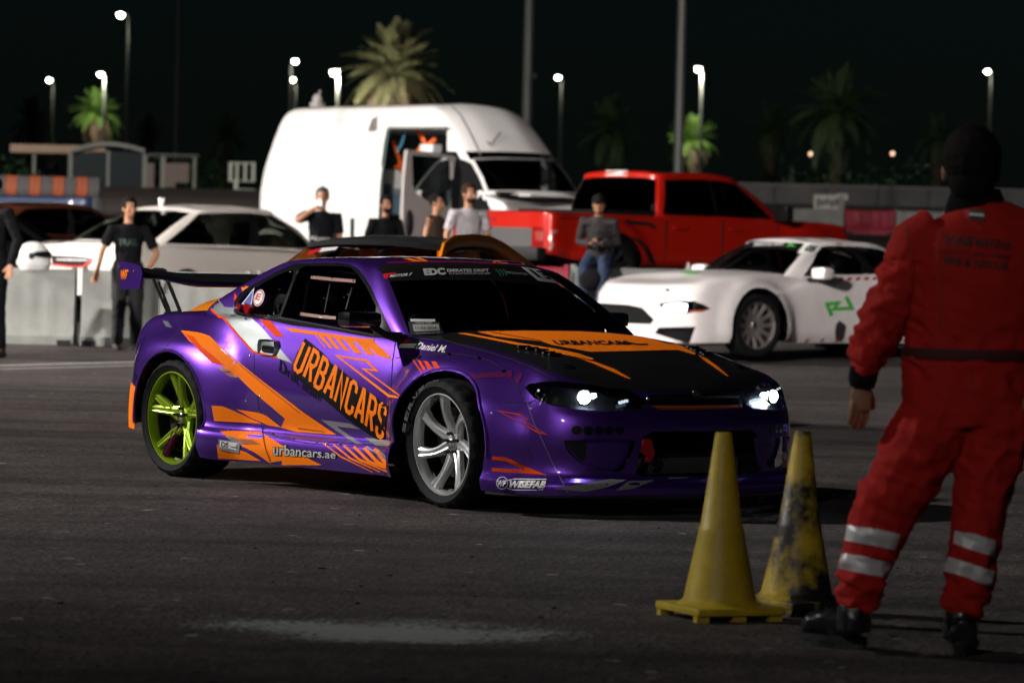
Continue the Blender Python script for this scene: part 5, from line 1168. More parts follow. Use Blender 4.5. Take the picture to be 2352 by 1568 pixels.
for q, s_, m_ in ((onside('N', (1010, 1090), -.2), (.5, .4, .32), 'white_box'), (onside('N', (990, 1160), -.3), (.35, .3, .2), 'grey_box'), (onside('N', (1250, 880), -.6), (.36, .2, .14), 'white_box'), (onside('N', (985, 1230), -.3), (.3, .3, .5), 'blue_box')):
    bm = bmesh.new(); box(bm, q, s_, bev=.02); obj('cargo_'+m_.split('_')[1], bm, mat(m_, dict(white_box=(.7, .72, .72), grey_box=(.25, .28, .3), blue_box=(.15, .25, .32))[m_], .5), VN)
# rails of the sliding door opening
for pts, w_, m_ in (([(965, 738), (1360, 738)], .05, VANGREY), ([(962, 745), (940, 850), (915, 1050), (895, 1500)], .07, mat('door_seal_teal', (.10, .15, .15), .5))):
    bm = bmesh.new(); tube(bm, [onside('N', p, -.95) for p in pts], w_/2, 6); obj('door_frame', bm, m_, VN)
# open front door: a slab swung out on its hinge
vi = M.inverted(); hin = onside('N', (1392, 935), -1.0); hin = M @ hin
hd = Vector((-.78, -.72, 0)).normalized(); nn = Vector((hd.y, -hd.x, 0))
def onplane(p):
    u, v = Z('N', [p])[0]; r_ = ray(u, v); t = (hin-CAM).dot(nn)/r_.dot(nn); return CAM+r_*t
outer = [onplane(p) for p in ((1070, 888), (1240, 905), (1385, 930), (1430, 960), (1440, 1250), (1420, 1700), (1035, 1700), (1040, 1300), (1050, 1080))]
hole = [onplane(p) for p in ((1102, 925), (1240, 932), (1360, 946), (1382, 965), (1385, 1285), (1240, 1252), (1170, 1215), (1125, 1180), (1106, 1130))]
bm = bmesh.new(); al = outer+hole; vs = [bm.verts.new(vi @ p) for p in al]; vb = [bm.verts.new(vi @ (p-nn*.07)) for p in al]
for t in tessellate_polygon([outer, hole]):
    try: bm.faces.new([vs[i] for i in t]); bm.faces.new([vb[i] for i in reversed(t)])
    except ValueError: pass
for off, n_ in ((0, len(outer)), (len(outer), len(hole))):
    for i in range(n_): j = (i+1) % n_; bm.faces.new((vs[off+i], vs[off+j], vb[off+j], vb[off+i]))
dr_ = obj('front_door', bm, mat('van_door_shade_grey', (.42, .39, .37), .5), VN, False, rec=True)  # grey colour stands in for grazing light on the white door
bm = bmesh.new(); hv = [vi @ (p-nn*.03) for p in hole]; vs = [bm.verts.new(p) for p in hv]; bm.faces.new(vs); obj('door_glass', bm, glass('door_dark_glass', (.16, .20, .19)), dr_, False)
c_ = vi @ (onplane((1083, 1390))+(nn*.02 if nn.y < 0 else -nn*.02)); bm = bmesh.new(); ball(bm, c_, (.10, .10, .26), 14); obj('door_grip', bm, PLAST, dr_)
# dark sheet painted for the shaded open cab, roof seams, aerial, roof vent, marker lamps
PLv(vn, 'cab_dark_sheet', 'N', [(1392, 950), (1480, 958), (1540, 990), (1580, 1060), (1620, 1180), (1660, 1290), (1560, 1700), (1440, 1700), (1392, 1300)], DARK, .012)
STv(vn, 'roof_seam', 'N', [(1390, 590), (1450, 650), (1510, 760), (1560, 860), (1590, 930)], 9, VANGREY, .01); STv(vn, 'roof_seam', 'N', [(1970, 680), (2050, 780), (2140, 880), (2210, 955)], 9, VANGREY, .01)
STv(vn, 'door_rail', 'N', [(50, 830), (400, 835), (890, 842)], 3, mat('van_seam', (.55, .55, .53), .5), .008)
STv(vn, 'windscreen_top_edge', 'N', [(1545, 955), (1700, 950), (1950, 955), (2215, 968)], 14, VANGREY, .012)
STv(vn, 'aerial', 'N', [(1635, 835), (1655, 862), (1725, 775)], 8, PLAST, .02); STv(vn, 'a_pillar', 'N', [(1530, 960), (1600, 1090), (1640, 1200), (1665, 1275)], 24, WHV, .014)
rv = at(729, 239, 63.5); bm = bmesh.new(); tube(bm, [vi @ rv+Vector(p) for p in ((0, 0, -.05), (0, 0, .02))], .13, 10); ball(bm, vi @ rv+Vector((0, 0, .07)), (.10, .08, .10)); tube(bm, [vi @ rv+Vector((.03, 0, .1)), vi @ rv+Vector((.08, 0, .22))], .02, 6); obj('roof_vent', bm, mat('vent_grey', (.30, .28, .27), .5), VN)
STv(vn, 'rear_reflector', 'N', [(22, 1215), (25, 1300)], 22, REDV, .01)
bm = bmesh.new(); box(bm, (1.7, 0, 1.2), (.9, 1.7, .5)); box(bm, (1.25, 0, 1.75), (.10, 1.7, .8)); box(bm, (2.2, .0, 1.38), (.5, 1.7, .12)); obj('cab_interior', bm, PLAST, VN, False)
bm = bmesh.new(); T = Matrix.Translation((2.0, .45, 1.52)) @ Matrix.Rotation(math.radians(-45), 4, 'Y'); lathe(bm, [(.2+.015*math.cos(a), .015*math.sin(a)) for a in [i*math.pi/3 for i in range(6)]], 24, M=T, closed=True); obj('steering_wheel', bm, mat('grey_plastic', (.2, .2, .2), .4), VN)
bm = bmesh.new(); box(bm, (2.85, 0, 1.38), (.3, 1.3, .02)); obj('bonnet_panel', bm, WHV, VN, False)

# ---- vehicles cut by the left edge
def simple_pick(name, label, u, v, D, local, h, paint):
    M = pose(anchor(u, v, D, local, h), h)
    return vehicle(name, label, M, [[(p[0], p[1], p[2]*.94) for p in r] for r in net_pick], gnet_pick, paint, paint, [(-1.85, .92, .40), (1.85, .92, .40)], -1, 'cars parked behind the barriers', glassm=GLASSB, ns=4, nl=2, arch=.48, cat='pickup truck', wheelmat=PLAST)
net_pick = body_net(xs5, [0, .55, .98, 1.0, 1.0, 1.0, 1.0, 1.0, 1.0, 1.0, 1.0, .93, .5, 0], [.5]*14, [1.35]*6+[1.35, 1.32, 1.3, 1.28, 1.25, 1.2, 1.15, 1.14], .02, [-2.8, -2.8, -2.8, -2.4, -1.9, -1.4, -.9, .3, 1.1, 1.6, 2.1, 2.4, 2.6, 2.7], lambda t: -.1*max(0, t-.7)/.3, lambda t: .02*t, SECP)
gnet_pick = green_net(base, top, .02, .03, (-.68, 1.06))
simple_pick('pickup_truck', 'dark blue pickup bed with dark cover at the left edge of the frame', 222, 470, 60.5, (-2.95, .9), math.radians(182), mat('navy_paint', (.005, .018, .06), .45, .1, .2))
base4 = [(-1.75, 0, .98), (-1.7, .42, .98), (-1.58, .66, .97), (-1.35, .76, .97), (-.8, .79, .95), (-.2, .80, .93), (.4, .80, .92), (.85, .78, .91), (1.0, .70, .92), (1.12, .38, .94), (1.18, 0, .95)]
top4 = [(-.85, 0, 1.36), (-.84, .32, 1.355), (-.80, .50, 1.335), (-.65, .58, 1.335), (-.4, .60, 1.35), (-.1, .61, 1.36), (.12, .60, 1.35), (.25, .58, 1.335), (.32, .52, 1.345), (.40, .28, 1.36), (.42, 0, 1.365)]
def simple_car(name, label, u, v, D, h, paint):
    M = pose(anchor(u, v, D, (0, 0), h), h)
    nt_ = body_net(xs3, [0, .45, .76, .84, .87, .86, .85, .85, .85, .87, .86, .76, .42, 0], [.3, .3, .3, .26, .22, .2, .2, .2, .2, .2, .2, .2, .2, .2], [1.0, 1.0, 1.0, 1.0, .98, .96, .95, .93, .92, .90, .85, .78, .74, .73], .05, [-1.8, -1.78, -1.7, -1.5, -1.1, -.8, -.3, .3, .85, 1.2, 1.5, 1.65, 1.75, 1.8], lambda t: -.1*max(0, t-.7)/.3, lambda t: .05*t)
    return vehicle(name, label, M, nt_, green_net(base4, top4, .03, .03, (-.85, .42)), paint, paint, [(-1.27, .78, .32), (1.27, .78, .32)], -1, 'cars parked behind the barriers', glassm=GLASSB, ns=4, nl=2, wheelmat=PLAST)
simple_car('parked_car', 'black car at the left edge, just behind the dark clothed man', -70, 510, 50.3, math.radians(15), mat('black_car_paint', (.008, .008, .009), .25, 0, .8))
simple_car('parked_car', 'dark brown car half hidden behind the white saloon boot', 120, 510, 53.0, math.radians(35), mat('brown_car_paint', (.06, .018, .008), .3, .2, .8))

# ------------------------------------------------------------------ barriers
BARM = mat('white_barrier_plastic', (.24, .25, .23), .6, var=.14, vscale=3, bump=.15, bscale=12)
BARR = mat('red_barrier_plastic', (.30, .02, .04), .55, var=.25, vscale=5)
BARO = mat('orange_barrier_plastic', (.30, .06, .012), .55, var=.2, vscale=6)
def barrier_mesh(Ln, Hh, wb=.25, wt=.09, pitch=.22):
    bm = bmesh.new(); n = max(8, int(Ln/.055)); rows = []
    prof = [(wb, 0), (wb, .10), (wb*.78, .16), (wb*.62, .45*Hh), (wt*1.15, .86*Hh), (wt*1.1, Hh-.03), (wt*.8, Hh)]
    prof = prof+[(-y, z) for y, z in prof[::-1]]
    for i in range(n+1):
        x = -Ln/2+Ln*i/n; ph = (x+Ln/2) % pitch; g = .008 if (ph < .06 and .06 < x+Ln/2 < Ln-.06) else 0
        rows += [(x, y-math.copysign(g, y) if .15 < z < .9*Hh else y, z) for y, z in prof]
    k = len(prof); add(bm, rows, grid_faces(n+1, k, True)+[tuple(range(k)), tuple(range(n*k+k-1, n*k-1, -1))])
    return bm
def barrier(u0, u1, D, Hh, m, label, group, yaw=0.0, feet=True, zoff=0):
    a, b = on_ground(u0, D), on_ground(u1, D); c = (a+b)/2; c.z = zg(c.y)+zoff; L_ = (b-a).length-.02
    r = empty('track_barrier', pose(c, math.atan2(b.y-a.y, b.x-a.x)+yaw), label, 'barrier', group)
    obj('block', barrier_mesh(L_, Hh), m, r, ang=40, rec=True)
    for s in (-1, 1):
        bm = bmesh.new(); box(bm, (s*(L_/2-.10), 0, .03), (.16, .56, .06)); obj('foot', bm, PLAST, r, False)
        bm = bmesh.new(); tube(bm, [(s*(L_/2-.02), 0, .1), (s*(L_/2-.02), 0, Hh+.03)], .035, 8); obj('link_pin', bm, m, r)
    return r
G1 = 'white water filled barriers along the track'
barrier(-215, 176, 44.3, .87, BARM, 'white track barrier at the left edge with the white helmet on it', G1)
barrier(188, 578, 44.3, .87, BARM, 'white track barrier that the man in black leans his hand on', G1)
barrier(590, 980, 44.3, .87, BARM, 'white track barrier seen under the end of the rear wing', G1)
barrier(992, 1240, 46.6, .87, BARM, 'white track barrier hidden mostly behind the orange coupe', G1)
barrier(1212, 1306, 48.3, .87, BARR, 'red track barrier between the orange coupe and the phone man', 'red track barriers')
barrier(1310, 1640, 48.5, .87, BARM, 'white track barrier on which the man with the phone sits', G1)
barrier(1645, 1990, 49.0, .87, BARM, 'white track barrier behind the white race coupe', G1)
for i, (a, b) in enumerate(((1800, 1932), (1934, 2050), (2052, 2168), (2170, 2286), (2288, 2400))):
    barrier(a, b, 94, .60, BARM if i % 2 == 0 else BARR, ['pale barrier just right of the red pickup bonnet', 'crimson barrier above the roof of the white race coupe', 'pale barrier touching the shoulder of the marshal', 'crimson barrier hidden behind the marshal', 'pale barrier at the right edge behind the marshal'][i], 'far barriers on the right')
PB = ['orange', 'grey']
for i in range(9):
    u0 = -18+i*27; c = 'orange' if i % 2 == 1 else 'grey'
    a, b = on_ground(u0, 113), on_ground(u0+25, 113); cc = (a+b)/2; bm = barrier_mesh((b-a).length, .56, .2, .1); o = obj('barrier_block', bm, BARO if c == 'orange' else mat('grey_barrier', (.06, .06, .065), .6), None, rec=True)
    o.location = cc; tag(o, '%s barrier block, number %s from the left edge in the far row' % (c, ['one', 'two', 'three', 'four', 'five', 'six', 'seven', 'eight', 'nine'][i]), 'barrier', 'far orange and grey barrier blocks on the left')

# ------------------------------------------------------------------ far surroundings
CONC = mat('grey_concrete', (.075, .075, .077), .85, var=.3, vscale=.8, bump=.2, bscale=8)
def pxbox(bm, u0, v0, u1, v1, D, dep, bev=0):
    a, b = at(u0, v0, D), at(u1, v1, D); c = (a+b)/2; box(bm, (c.x, c.y+dep/2, c.z), (abs(b.x-a.x), dep, abs(a.z-b.z)), bev=bev)
a, b = on_ground(1655, 125), on_ground(2480, 125)
r = empty('boundary_wall', pose((a+b)/2, 0), 'long low grey concrete wall behind the far barriers', 'wall'); Lw = (b-a).length; n = 7
for i in range(n):
    x = -Lw/2+Lw*(i+.5)/n; bm = bmesh.new(); box(bm, (x, 0, .30), (Lw/n-.03, .3, .60), bev=.02); obj('wall_panel', bm, CONC, r, False)
bm = bmesh.new(); box(bm, (0, 0, .63), (Lw, .4, .05)); obj('coping', bm, mat('wall_coping', (.16, .16, .16), .8), r, False)
def leaves(bm, n, cx, rx, ry, rz, z0, size):
    for _ in range(n):
        a = random.random()*2*math.pi; q = random.random()**.5; p = Vector((cx+rx*q*math.cos(a), ry*q*math.sin(a), z0+rz*random.random()*(1-q*q*.6)))
        d = Vector((random.gauss(0, 1), random.gauss(0, 1), random.gauss(0, 1))).normalized()*size; e = d.cross(Vector((random.gauss(0, 1), random.gauss(0, 1), random.gauss(0, 1)))).normalized()*size*.5
        add(bm, [p-d, p-e, p+d, p+e], [(0, 1, 2, 3)])
HEDGE = mat('dark_hedge_leaf', (.015, .05, .015), .6, var=.4, vscale=3)
for u0, u1, D, hh, lb in ((1800, 2190, 131, 1.7, 'low dark green hedge behind the concrete wall on the right'), (-40, 180, 134, 1.3, 'low dark hedge under the pale canopy at far left'), (240, 560, 150, 1.6, 'dark hedge between the shelter and the van')):
    a, b = on_ground(u0, D), on_ground(u1, D); bm = bmesh.new(); Lh = (b-a).length
    for i in range(int(Lh/1.2)): leaves(bm, 170, -Lh/2+1.2*i+.6, .95, .7, hh+random.uniform(-.2, .2), 0, .10)
    o = obj('hedge', bm, HEDGE, None, False); o.location = (a+b)/2; tag(o, lb, 'hedge')
# shelter with canopy on the left
GS = 130
def part(name, boxes, m, par, D=GS, dep=.3, bev=0):
    for bx in boxes:
        bm = bmesh.new(); pxbox(bm, *[t/2.735/1.0884 for t in bx[:4]], bx[4] if len(bx) > 4 else D, bx[5] if len(bx) > 5 else dep); o = obj(name, bm, m, par, False)
        if par: o.matrix_parent_inverse = par.matrix_world.inverted()
CAN = mat('beige_canopy', (.36, .26, .19), .7, var=.15, vscale=.5); POSTM = mat('pale_post', (.20, .22, .20), .6); GLP = mat('shelter_glazing', (.025, .035, .04), .2, 0, .5)
sh = empty('shelter', Matrix.Translation(on_ground(150, GS)), 'glass walled shelter with curved roof beside a pale flat canopy', 'shelter')
part('canopy', [(70, 985, 720, 1055, GS, 4.0)], CAN, sh); part('roof_beam', [(1000, 1052, 1360, 1068), (1000, 1076, 1340, 1086)], POSTM, sh)
part('post', [(225, 1055, 240, 1190), (470, 1050, 490, 1290), (728, 1030, 745, 1290), (978, 1030, 1000, 1300), (1100, 1070, 1125, 1290), (1322, 1080, 1336, 1290)], POSTM, sh)
part('glass_panel', [(492, 1040, 600, 1285), (604, 1035, 726, 1285), (747, 1035, 860, 1285), (864, 1040, 976, 1285)], GLP, sh)
part('wall_panel', [(1002, 1115, 1050, 1290), (1127, 1115, 1200, 1280), (1204, 1115, 1290, 1250)], mat('faded_panel', (.16, .13, .12), .7), sh)
bm = bmesh.new(); pr = []
for i in range(13):
    t = i/12; x = (480+510*t); y = 1045-48*math.sin(math.pi*t)
    pr.append(at(x/2.735/1.0884, y/2.735/1.0884, GS-.2))
vs = []
for p in pr:
    for dy, dz in ((0, 0), (0, .13), (3.5, .13), (3.5, 0)): vs.append(p+Vector((0, dy, dz)))
add(bm, vs, grid_faces(13, 4, True)); o = obj('curved_roof', bm, POSTM, sh, rec=True); o.matrix_parent_inverse = sh.matrix_world.inverted()
rl = empty('railing', Matrix.Translation(on_ground(555, 128)), 'white steel railing gate beside the rear of the van', 'railing')
part('post', [(1565, 1110, 1585, 1240, 128), (1612, 1120, 1628, 1235, 128), (1668, 1120, 1684, 1235, 128), (1722, 1110, 1742, 1240, 128), (1600, 1225, 1625, 1325, 128)], mat('white_rail', (.5, .55, .48), .5), rl, 128, .06)
part('rail', [(1565, 1108, 1742, 1122, 128), (1565, 1232, 1742, 1244, 128), (1600, 1290, 1742, 1325, 128)], MATS['white_rail'], rl, 128, .06)
sgn = empty('notice_board', Matrix.Translation(on_ground(1905, 119)), 'pale notice board on a post by the grey wall', 'sign')
for nm_, bx, m_ in (('board', (1870, 447, 1930, 484), mat('board_white', (.45, .45, .42), .6)), ('post', (1926, 449, 1938, 505), POSTM), ('lamp_head', (1922, 445, 1947, 460), mat('board_white', (.5, .5, .5), .5))):
    bm = bmesh.new(); pxbox(bm, *bx, 119, .08); o = obj(nm_, bm, m_, sgn, False); o.matrix_parent_inverse = sgn.matrix_world.inverted()
for i in range(5):
    bm = bmesh.new(); pxbox(bm, 1876+i*10.5, 455+(i % 2)*4, 1883+i*10.5, 476-(i % 3)*3, 118.98, .02); o = obj('faded_mark', bm, mat('faded_print', (.12, .12, .12), .6), sgn, False); o.matrix_parent_inverse = sgn.matrix_world.inverted()

# lamp posts ------------------------------------------------------
LGLOW = emitter('street_lamp_glow', (1.0, .97, .80), 40)
POLE = mat('galvanised_pole', (.12, .13, .12), .6, .1)
R2 = math.radians
def lamp_post(u, v, upole, D, label, power=700, aim=None):
    p = at(u, v, D); q = at(upole, v+6, D); g = zg(q.y); r = empty('street_lamp', Matrix.Translation((q.x, q.y, g)), label, 'street lamp', 'lit street lamps in the background')
    hh = p.z-g; dx = p.x-q.x
    bm = bmesh.new(); tube(bm, [(0, 0, 0), (0, 0, hh-.1)], [.13, .07], 10); obj('pole', bm, POLE, r)
    bm = bmesh.new(); tube(bm, [(0, 0, hh-.1), (dx*.4, 0, hh+.12), (dx*.8, 0, hh+.14)], .045, 6); obj('arm', bm, POLE, r)
    sg = 1 if dx > 0 else -1
    bm = bmesh.new(); box(bm, (dx, 0, hh+.15), (.50, .22, .07), bev=.03); obj('lamp_head', bm, POLE, r)
    bm = bmesh.new(); ball(bm, (dx, 0, hh+.05), (.16, .13, .13), 12); obj('lamp_glass', bm, LGLOW, r)
    l = bpy.data.lights.new('lamp_light', 'SPOT'); l.spot_size = R2(150); l.spot_blend = 1.0; l.energy = power; l.color = (1, .95, .75); l.shadow_soft_size = .2; o = bpy.data.objects.new('lamp_light', l); COL.objects.link(o); o.parent = r; o.location = (dx+.06*sg, -.15, hh-.03)
    o.rotation_euler = Vector(aim if aim else (sg*.35, -.2, -1)).to_track_quat('-Z', 'Y').to_euler()
for a in ((277, 37, 297, 187, 'tallest lit street lamp at the upper left'), (113, 186, 123, 262, 'lit street lamp nearest the left edge'), (231, 173, 241, 232, 'lit street lamp right behind the bright green palm', 5500, (-.1, .9, -.9)), (678, 143, 668, 225, 'taller of the two lamps left of the van roof'), (672, 185, 681, 262, 'shorter of the two lamps left of the van roof'), (768, 170, 778, 156, 'lit street lamp at the left side of the big palm', 5500, (1, .5, -.3)),
          (1282, 180, 1291, 250, 'lit street lamp above the front of the van'), (1604, 161, 1613, 203, 'lit street lamp above the lit palm right of the grey mast', 5000, (-.1, .7, -1)), (2268, 166, 2277, 240, 'lit street lamp above the head of the marshal')): lamp_post(*a)
for u, v, lb in ((1862, 354, 'small dim round lamp left of the tall dark palm'), (2050, 353, 'small dim round lamp right of the tall dark palm')):
    p = at(u, v, 300); r = empty('globe_lamp', Matrix.Translation((p.x, p.y, zg(p.y))), lb, 'lamp', 'small dim far lamps'); bm = bmesh.new(); tube(bm, [(0, 0, 0), (0, 0, p.z-zg(p.y))], .05, 6); obj('pole', bm, POLE, r); bm = bmesh.new(); ball(bm, (0, 0, p.z-zg(p.y)), .14, 10); obj('globe', bm, emitter('dim_globe', (1, .6, .4), 3.0), r)
for u, ub, D, rad, lb in ((1207, 1200, 92, .105, 'grey mast rising behind the roof of the van'), (1558, 1550, 88, .095, 'grey mast rising behind the red pickup cab'), (400, 396, 170, .10, 'faint dark mast at the upper left')):
    g = on_ground(ub, D); r = empty('light_mast', Matrix.Translation(g), lb, 'mast', 'tall floodlight masts'); bm = bmesh.new(); hh = 28; top_ = at(u, 0, D); tube(bm, [(0, 0, 0), (0, 0, hh)], [rad*1.15, rad*.8], 12); obj('pole', bm, mat('mast_paint', (.20, .21, .20) if D < 100 else (.05, .05, .055), .5, .3) if D < 100 else mat('mast_dark', (.04, .04, .045), .5), r)
    bm = bmesh.new(); box(bm, (0, 0, hh), (2.2, .3, .3)); obj('crossarm', bm, POLE, r, False)
    if u == 1207: bm = bmesh.new(); p = at(1205, 174, D); q = at(1222, 175, D); tube(bm, [p-g, q-g], .03, 6); box(bm, q-g, (.16, .1, .08)); obj('camera_bracket', bm, POLE, r)
FLG = emitter('floodlight_glow', (1, .97, .92), 12)
for i, (p, t, *_r) in enumerate(FLOODS):
    r = empty('flood_mast', Matrix.Translation((p[0], p[1], zg(p[1]))), ['floodlight mast left of the purple car outside the frame', 'floodlight mast left of the parked van outside the frame', 'floodlight mast left of the photographer lighting the paddock', 'floodlight mast behind the photographer', 'added floodlight mast outside the frame, brightening the far shelter and wall'][i], 'mast', 'tall floodlight masts')
    hh = p[2]-zg(p[1]); bm = bmesh.new(); tube(bm, [(0, 0, 0), (0, 0, hh+.6)], [.16, .09], 12); obj('pole', bm, POLE, r)
    d = (Vector(t)-Vector(p)).normalized(); T = Matrix.Translation(Vector((0, 0, hh))-d*.55) @ d.to_track_quat('Z', 'Y').to_matrix().to_4x4()
    bm = bmesh.new(); box(bm, (0, 0, 0), (1.3, .9, .25), T, bev=0); obj('lamp_housing', bm, PLAST, r, False); bm = bmesh.new(); box(bm, (0, 0, .135), (1.1, .7, .012), T); obj('lamp_glass', bm, FLG, r, False)

# palms ------------------------------------------------------------
def frond_mesh(seed, droop, n=24, ln=1.0):
    R = random.Random(seed); bm = bmesh.new(); pts = []
    for i in range(13):
        t = i/12; pts.append(Vector((t*ln*(1-.18*droop*t), 0, t*ln*.10-droop*ln*.55*t*t)))
    tube(bm, pts, [.012*(1-.8*i/12) for i in range(13)], 4)
    for i in range(n):
        t = .12+.88*i/n; k = min(11, int(t*12)); p = pts[k].lerp(pts[k+1], t*12-k) if k < 12 else pts[12]; ax = (pts[k+1]-pts[k]).normalized()
        L_ = (.165*math.sin(math.pi*min(1, t*.9+.12))+.05)*ln
        for s in (-1, 1):
            d = (ax*.75+Vector((0, s*1.0, 0))+Vector((0, 0, .35+R.uniform(-.25, .2)))).normalized(); d2 = (d+Vector((0, 0, -.5))).normalized()
            w_ = ax*.018*ln; a = p; m_ = p+d*L_*.5; e = p+d*L_*.5+d2*L_*.5
            add(bm, [a-w_*.5, a+w_*.5, m_+w_, m_-w_, e], [(0, 1, 2, 3), (3, 2, 4)])
    me = bpy.data.meshes.new('frond'); bm.to_mesh(me); bm.free(); return me
FM = [frond_mesh(i, d) for i, d in enumerate((.35, .75, 1.25, 1.7))]
TRK = mat('palm_bark', (.07, .05, .035), .9, var=.4, vscale=6, bump=.6, bscale=12)
def palm(u, vc, rpx, D, label, leaf, nf=44, seed=0, rad=None, vb=None):
    R = random.Random(seed*13+5); c = at(u, vc, D); g = zg(c.y); hh = c.z-g; rr = rpx*D/F
    r = empty('palm_tree', Matrix.Translation((c.x, c.y, g)), label, 'palm tree', 'date palms in the background')
    bm = bmesh.new(); k = max(6, int(hh/.22)); tube(bm, [(.03*math.sin(i*.7), 0, hh*i/k) for i in range(k+1)], [(.24+.05*(i % 2))*(1+.5*max(0, (i/k-.8)/.2)) for i in range(k+1)], 9); obj('trunk', bm, TRK, r, False)
    for i in range(nf):
        t = i/(nf-1); el = math.radians(86-120*t+R.uniform(-7, 7)); az = i*2.39996+R.uniform(-.3, .3)
        me = FM[min(3, int(t*3.2+R.uniform(0, .8)))]
        if not me.materials: me.materials.append(None)
        o = bpy.data.objects.new('frond', me); COL.objects.link(o); o.parent = r; o.location = (0, 0, hh+.05)
        o.material_slots[0].link = 'OBJECT'; o.material_slots[0].material = leaf if (t < .8 or leaf is LEAFK) else LEAFD
        o.rotation_euler = (R.uniform(-.3, .3), -el, az); s = rr*1.22*R.uniform(.85, 1.1); o.scale = (s, s, s)
    return r
LEAF = mat('palm_leaf', (.12, .12, .06), .5, var=.25, vscale=2); LEAFG = mat('palm_leaf_green', (.09, .17, .03), .5, var=.25, vscale=2); LEAFD = mat('palm_leaf_dry', (.12, .08, .05), .7, var=.3, vscale=2); LEAFK = mat('palm_leaf_dark', (.04, .08, .03), .6)
palm(908, 178, 112, 160, 'big pale palm with a full crown rising behind the van', LEAF, 92, 1)
palm(222, 268, 58, 238, 'small bright green palm left of the tallest lamp', LEAFG, 66, 2)
palm(72, 290, 58, 225, 'dark palm nearest the left edge', LEAFK, 40, 3)
palm(340, 312, 42, 215, 'low dark palm between the tallest lamp and the faint mast', LEAFK, 34, 4)
palm(520, 318, 52, 190, 'dark slim palm to the left of the van', LEAFK, 36, 5)
palm(1400, 312, 80, 170, 'dim palm just right of the front of the van', LEAFK, 50, 6)
palm(1592, 330, 56, 208, 'yellow green lit palm beside the grey mast', LEAFG, 64, 7)
palm(1772, 305, 58, 190, 'dim palm left of the tall dark palm', LEAFK, 40, 8)
palm(1925, 268, 104, 165, 'tall dark palm with a visible trunk right of the pickup', LEAFK, 66, 9)
palm(2155, 325, 58, 190, 'dark palm touching the head of the marshal', LEAFK, 38, 10)

# ------------------------------------------------------------------ small things
CONEY = mat('cone_yellow', (.42, .31, .014), .5, var=.18, vscale=9, bump=.1, bscale=30)
CONES = mat('cone_sooty', (.50, .36, .02), .5, col2=(.010, .010, .009), vscale=2.6, bump=.1, bscale=30)
for n_ in CONES.node_tree.nodes:
    if n_.type == 'VALTORGB': n_.color_ramp.elements[0].position = .41; n_.color_ramp.elements[1].position = .51
def gpix(u, v): r_ = ray(u, v); t = -CAM.z/r_.z; return CAM+r_*t
def cone(u, v, hpx, m, label, rot, tilt=(0, 0)):
    p = gpix(u, v); D_ = (p-CAM).dot(fwd); H_ = hpx*D_/F
    r = empty('traffic_cone', Matrix.Translation((p.x, p.y, 0)) @ Matrix.Rotation(rot, 4, 'Z') @ Matrix.Rotation(tilt[0], 4, 'Y') @ Matrix.Rotation(tilt[1], 4, 'X'), label, 'traffic cone', 'yellow cones in front of the car')
    bm = bmesh.new(); lathe(bm, [(.155, .05), (.138, .062), (.130, .07), (.082, .42*H_+.03), (.0805, .44*H_+.03), (.076, .45*H_+.03), (.030, H_-.004), (.026, H_), (.018, H_), (.020, H_-.03)], 40); obj('cone_body', bm, m, r, ang=30)
    bm = bmesh.new(); box(bm, (0, 0, .036), (.345, .345, .028), bev=.008); obj('base', bm, m, r)
    for sx in (-.145, 0, .145):
        for sy in (-.145, .145): bm = bmesh.new(); box(bm, (sx, sy, .011), (.05, .03, .022)); obj('foot', bm, m, r, False)
cone(1652, 1418, 426, CONEY, 'front yellow cone, clean, standing on its square base', math.radians(24))
cone(1828, 1404, 416, CONES, 'yellow cone smeared with black soot between its neighbour and the marshal', math.radians(38), (math.radians(1.0), 0))
# helmet on the barrier
c = at(76, 592, 44.25); r = empty('racing_helmet', pose((c.x, c.y, .87), math.radians(-20)), 'white racing helmet resting on the leftmost barrier', 'helmet')
bm = bmesh.new(); ball(bm, (0, 0, .17), (.215, .17, .185), 24); 
for v in bm.verts:
    if v.co.z < .05: v.co.z = .015+(v.co.z)*.3
    if v.co.x > .08 and v.co.z < .13: v.co.x += .03
obj('shell', bm, mat('helmet_white', (.75, .76, .74), .25, 0, .8), r)
bm = bmesh.new(); ball(bm, (.03, 0, .20), (.20, .168, .085), 20); bmesh.ops.delete(bm, geom=[v for v in bm.verts if v.co.x < .06], context='VERTS'); obj('visor', bm, TRIM, r)
bm = bmesh.new(); ball(bm, (.06, -.160, .19), (.04, .02, .04), 12); obj('visor_pivot', bm, PLAST, r)
# red and green marker stick, little white cone, orange block in place of a car corner at the right edge
g = on_ground(805, 50.0); r = empty('marker_stick', Matrix.Translation(g), 'thin red stick with a green tip before the van', 'marker post'); bm = bmesh.new(); tube(bm, [(0, 0, 0), (0, 0, 1.14)], .028, 8); obj('red_rod', bm, mat('red_rod', (.5, .04, .02), .5), r); bm = bmesh.new(); tube(bm, [(0, 0, 1.14), (0, 0, 1.37)], .028, 8); obj('green_tip', bm, mat('green_tip', (.02, .06, .04), .5), r)
c = at(1581, 614, 48.5); r = empty('mini_cone', Matrix.Translation((c.x, c.y, zg(c.y)+.87)), 'little white cone standing on the barrier before the pickup', 'traffic cone'); bm = bmesh.new(); lathe(bm, [(.05, 0), (.05, .01), (.035, .012), (.012, .09), (.0, .092)], 14); obj('cone_body', bm, mat('mini_cone_white', (.7, .65, .6), .5), r)
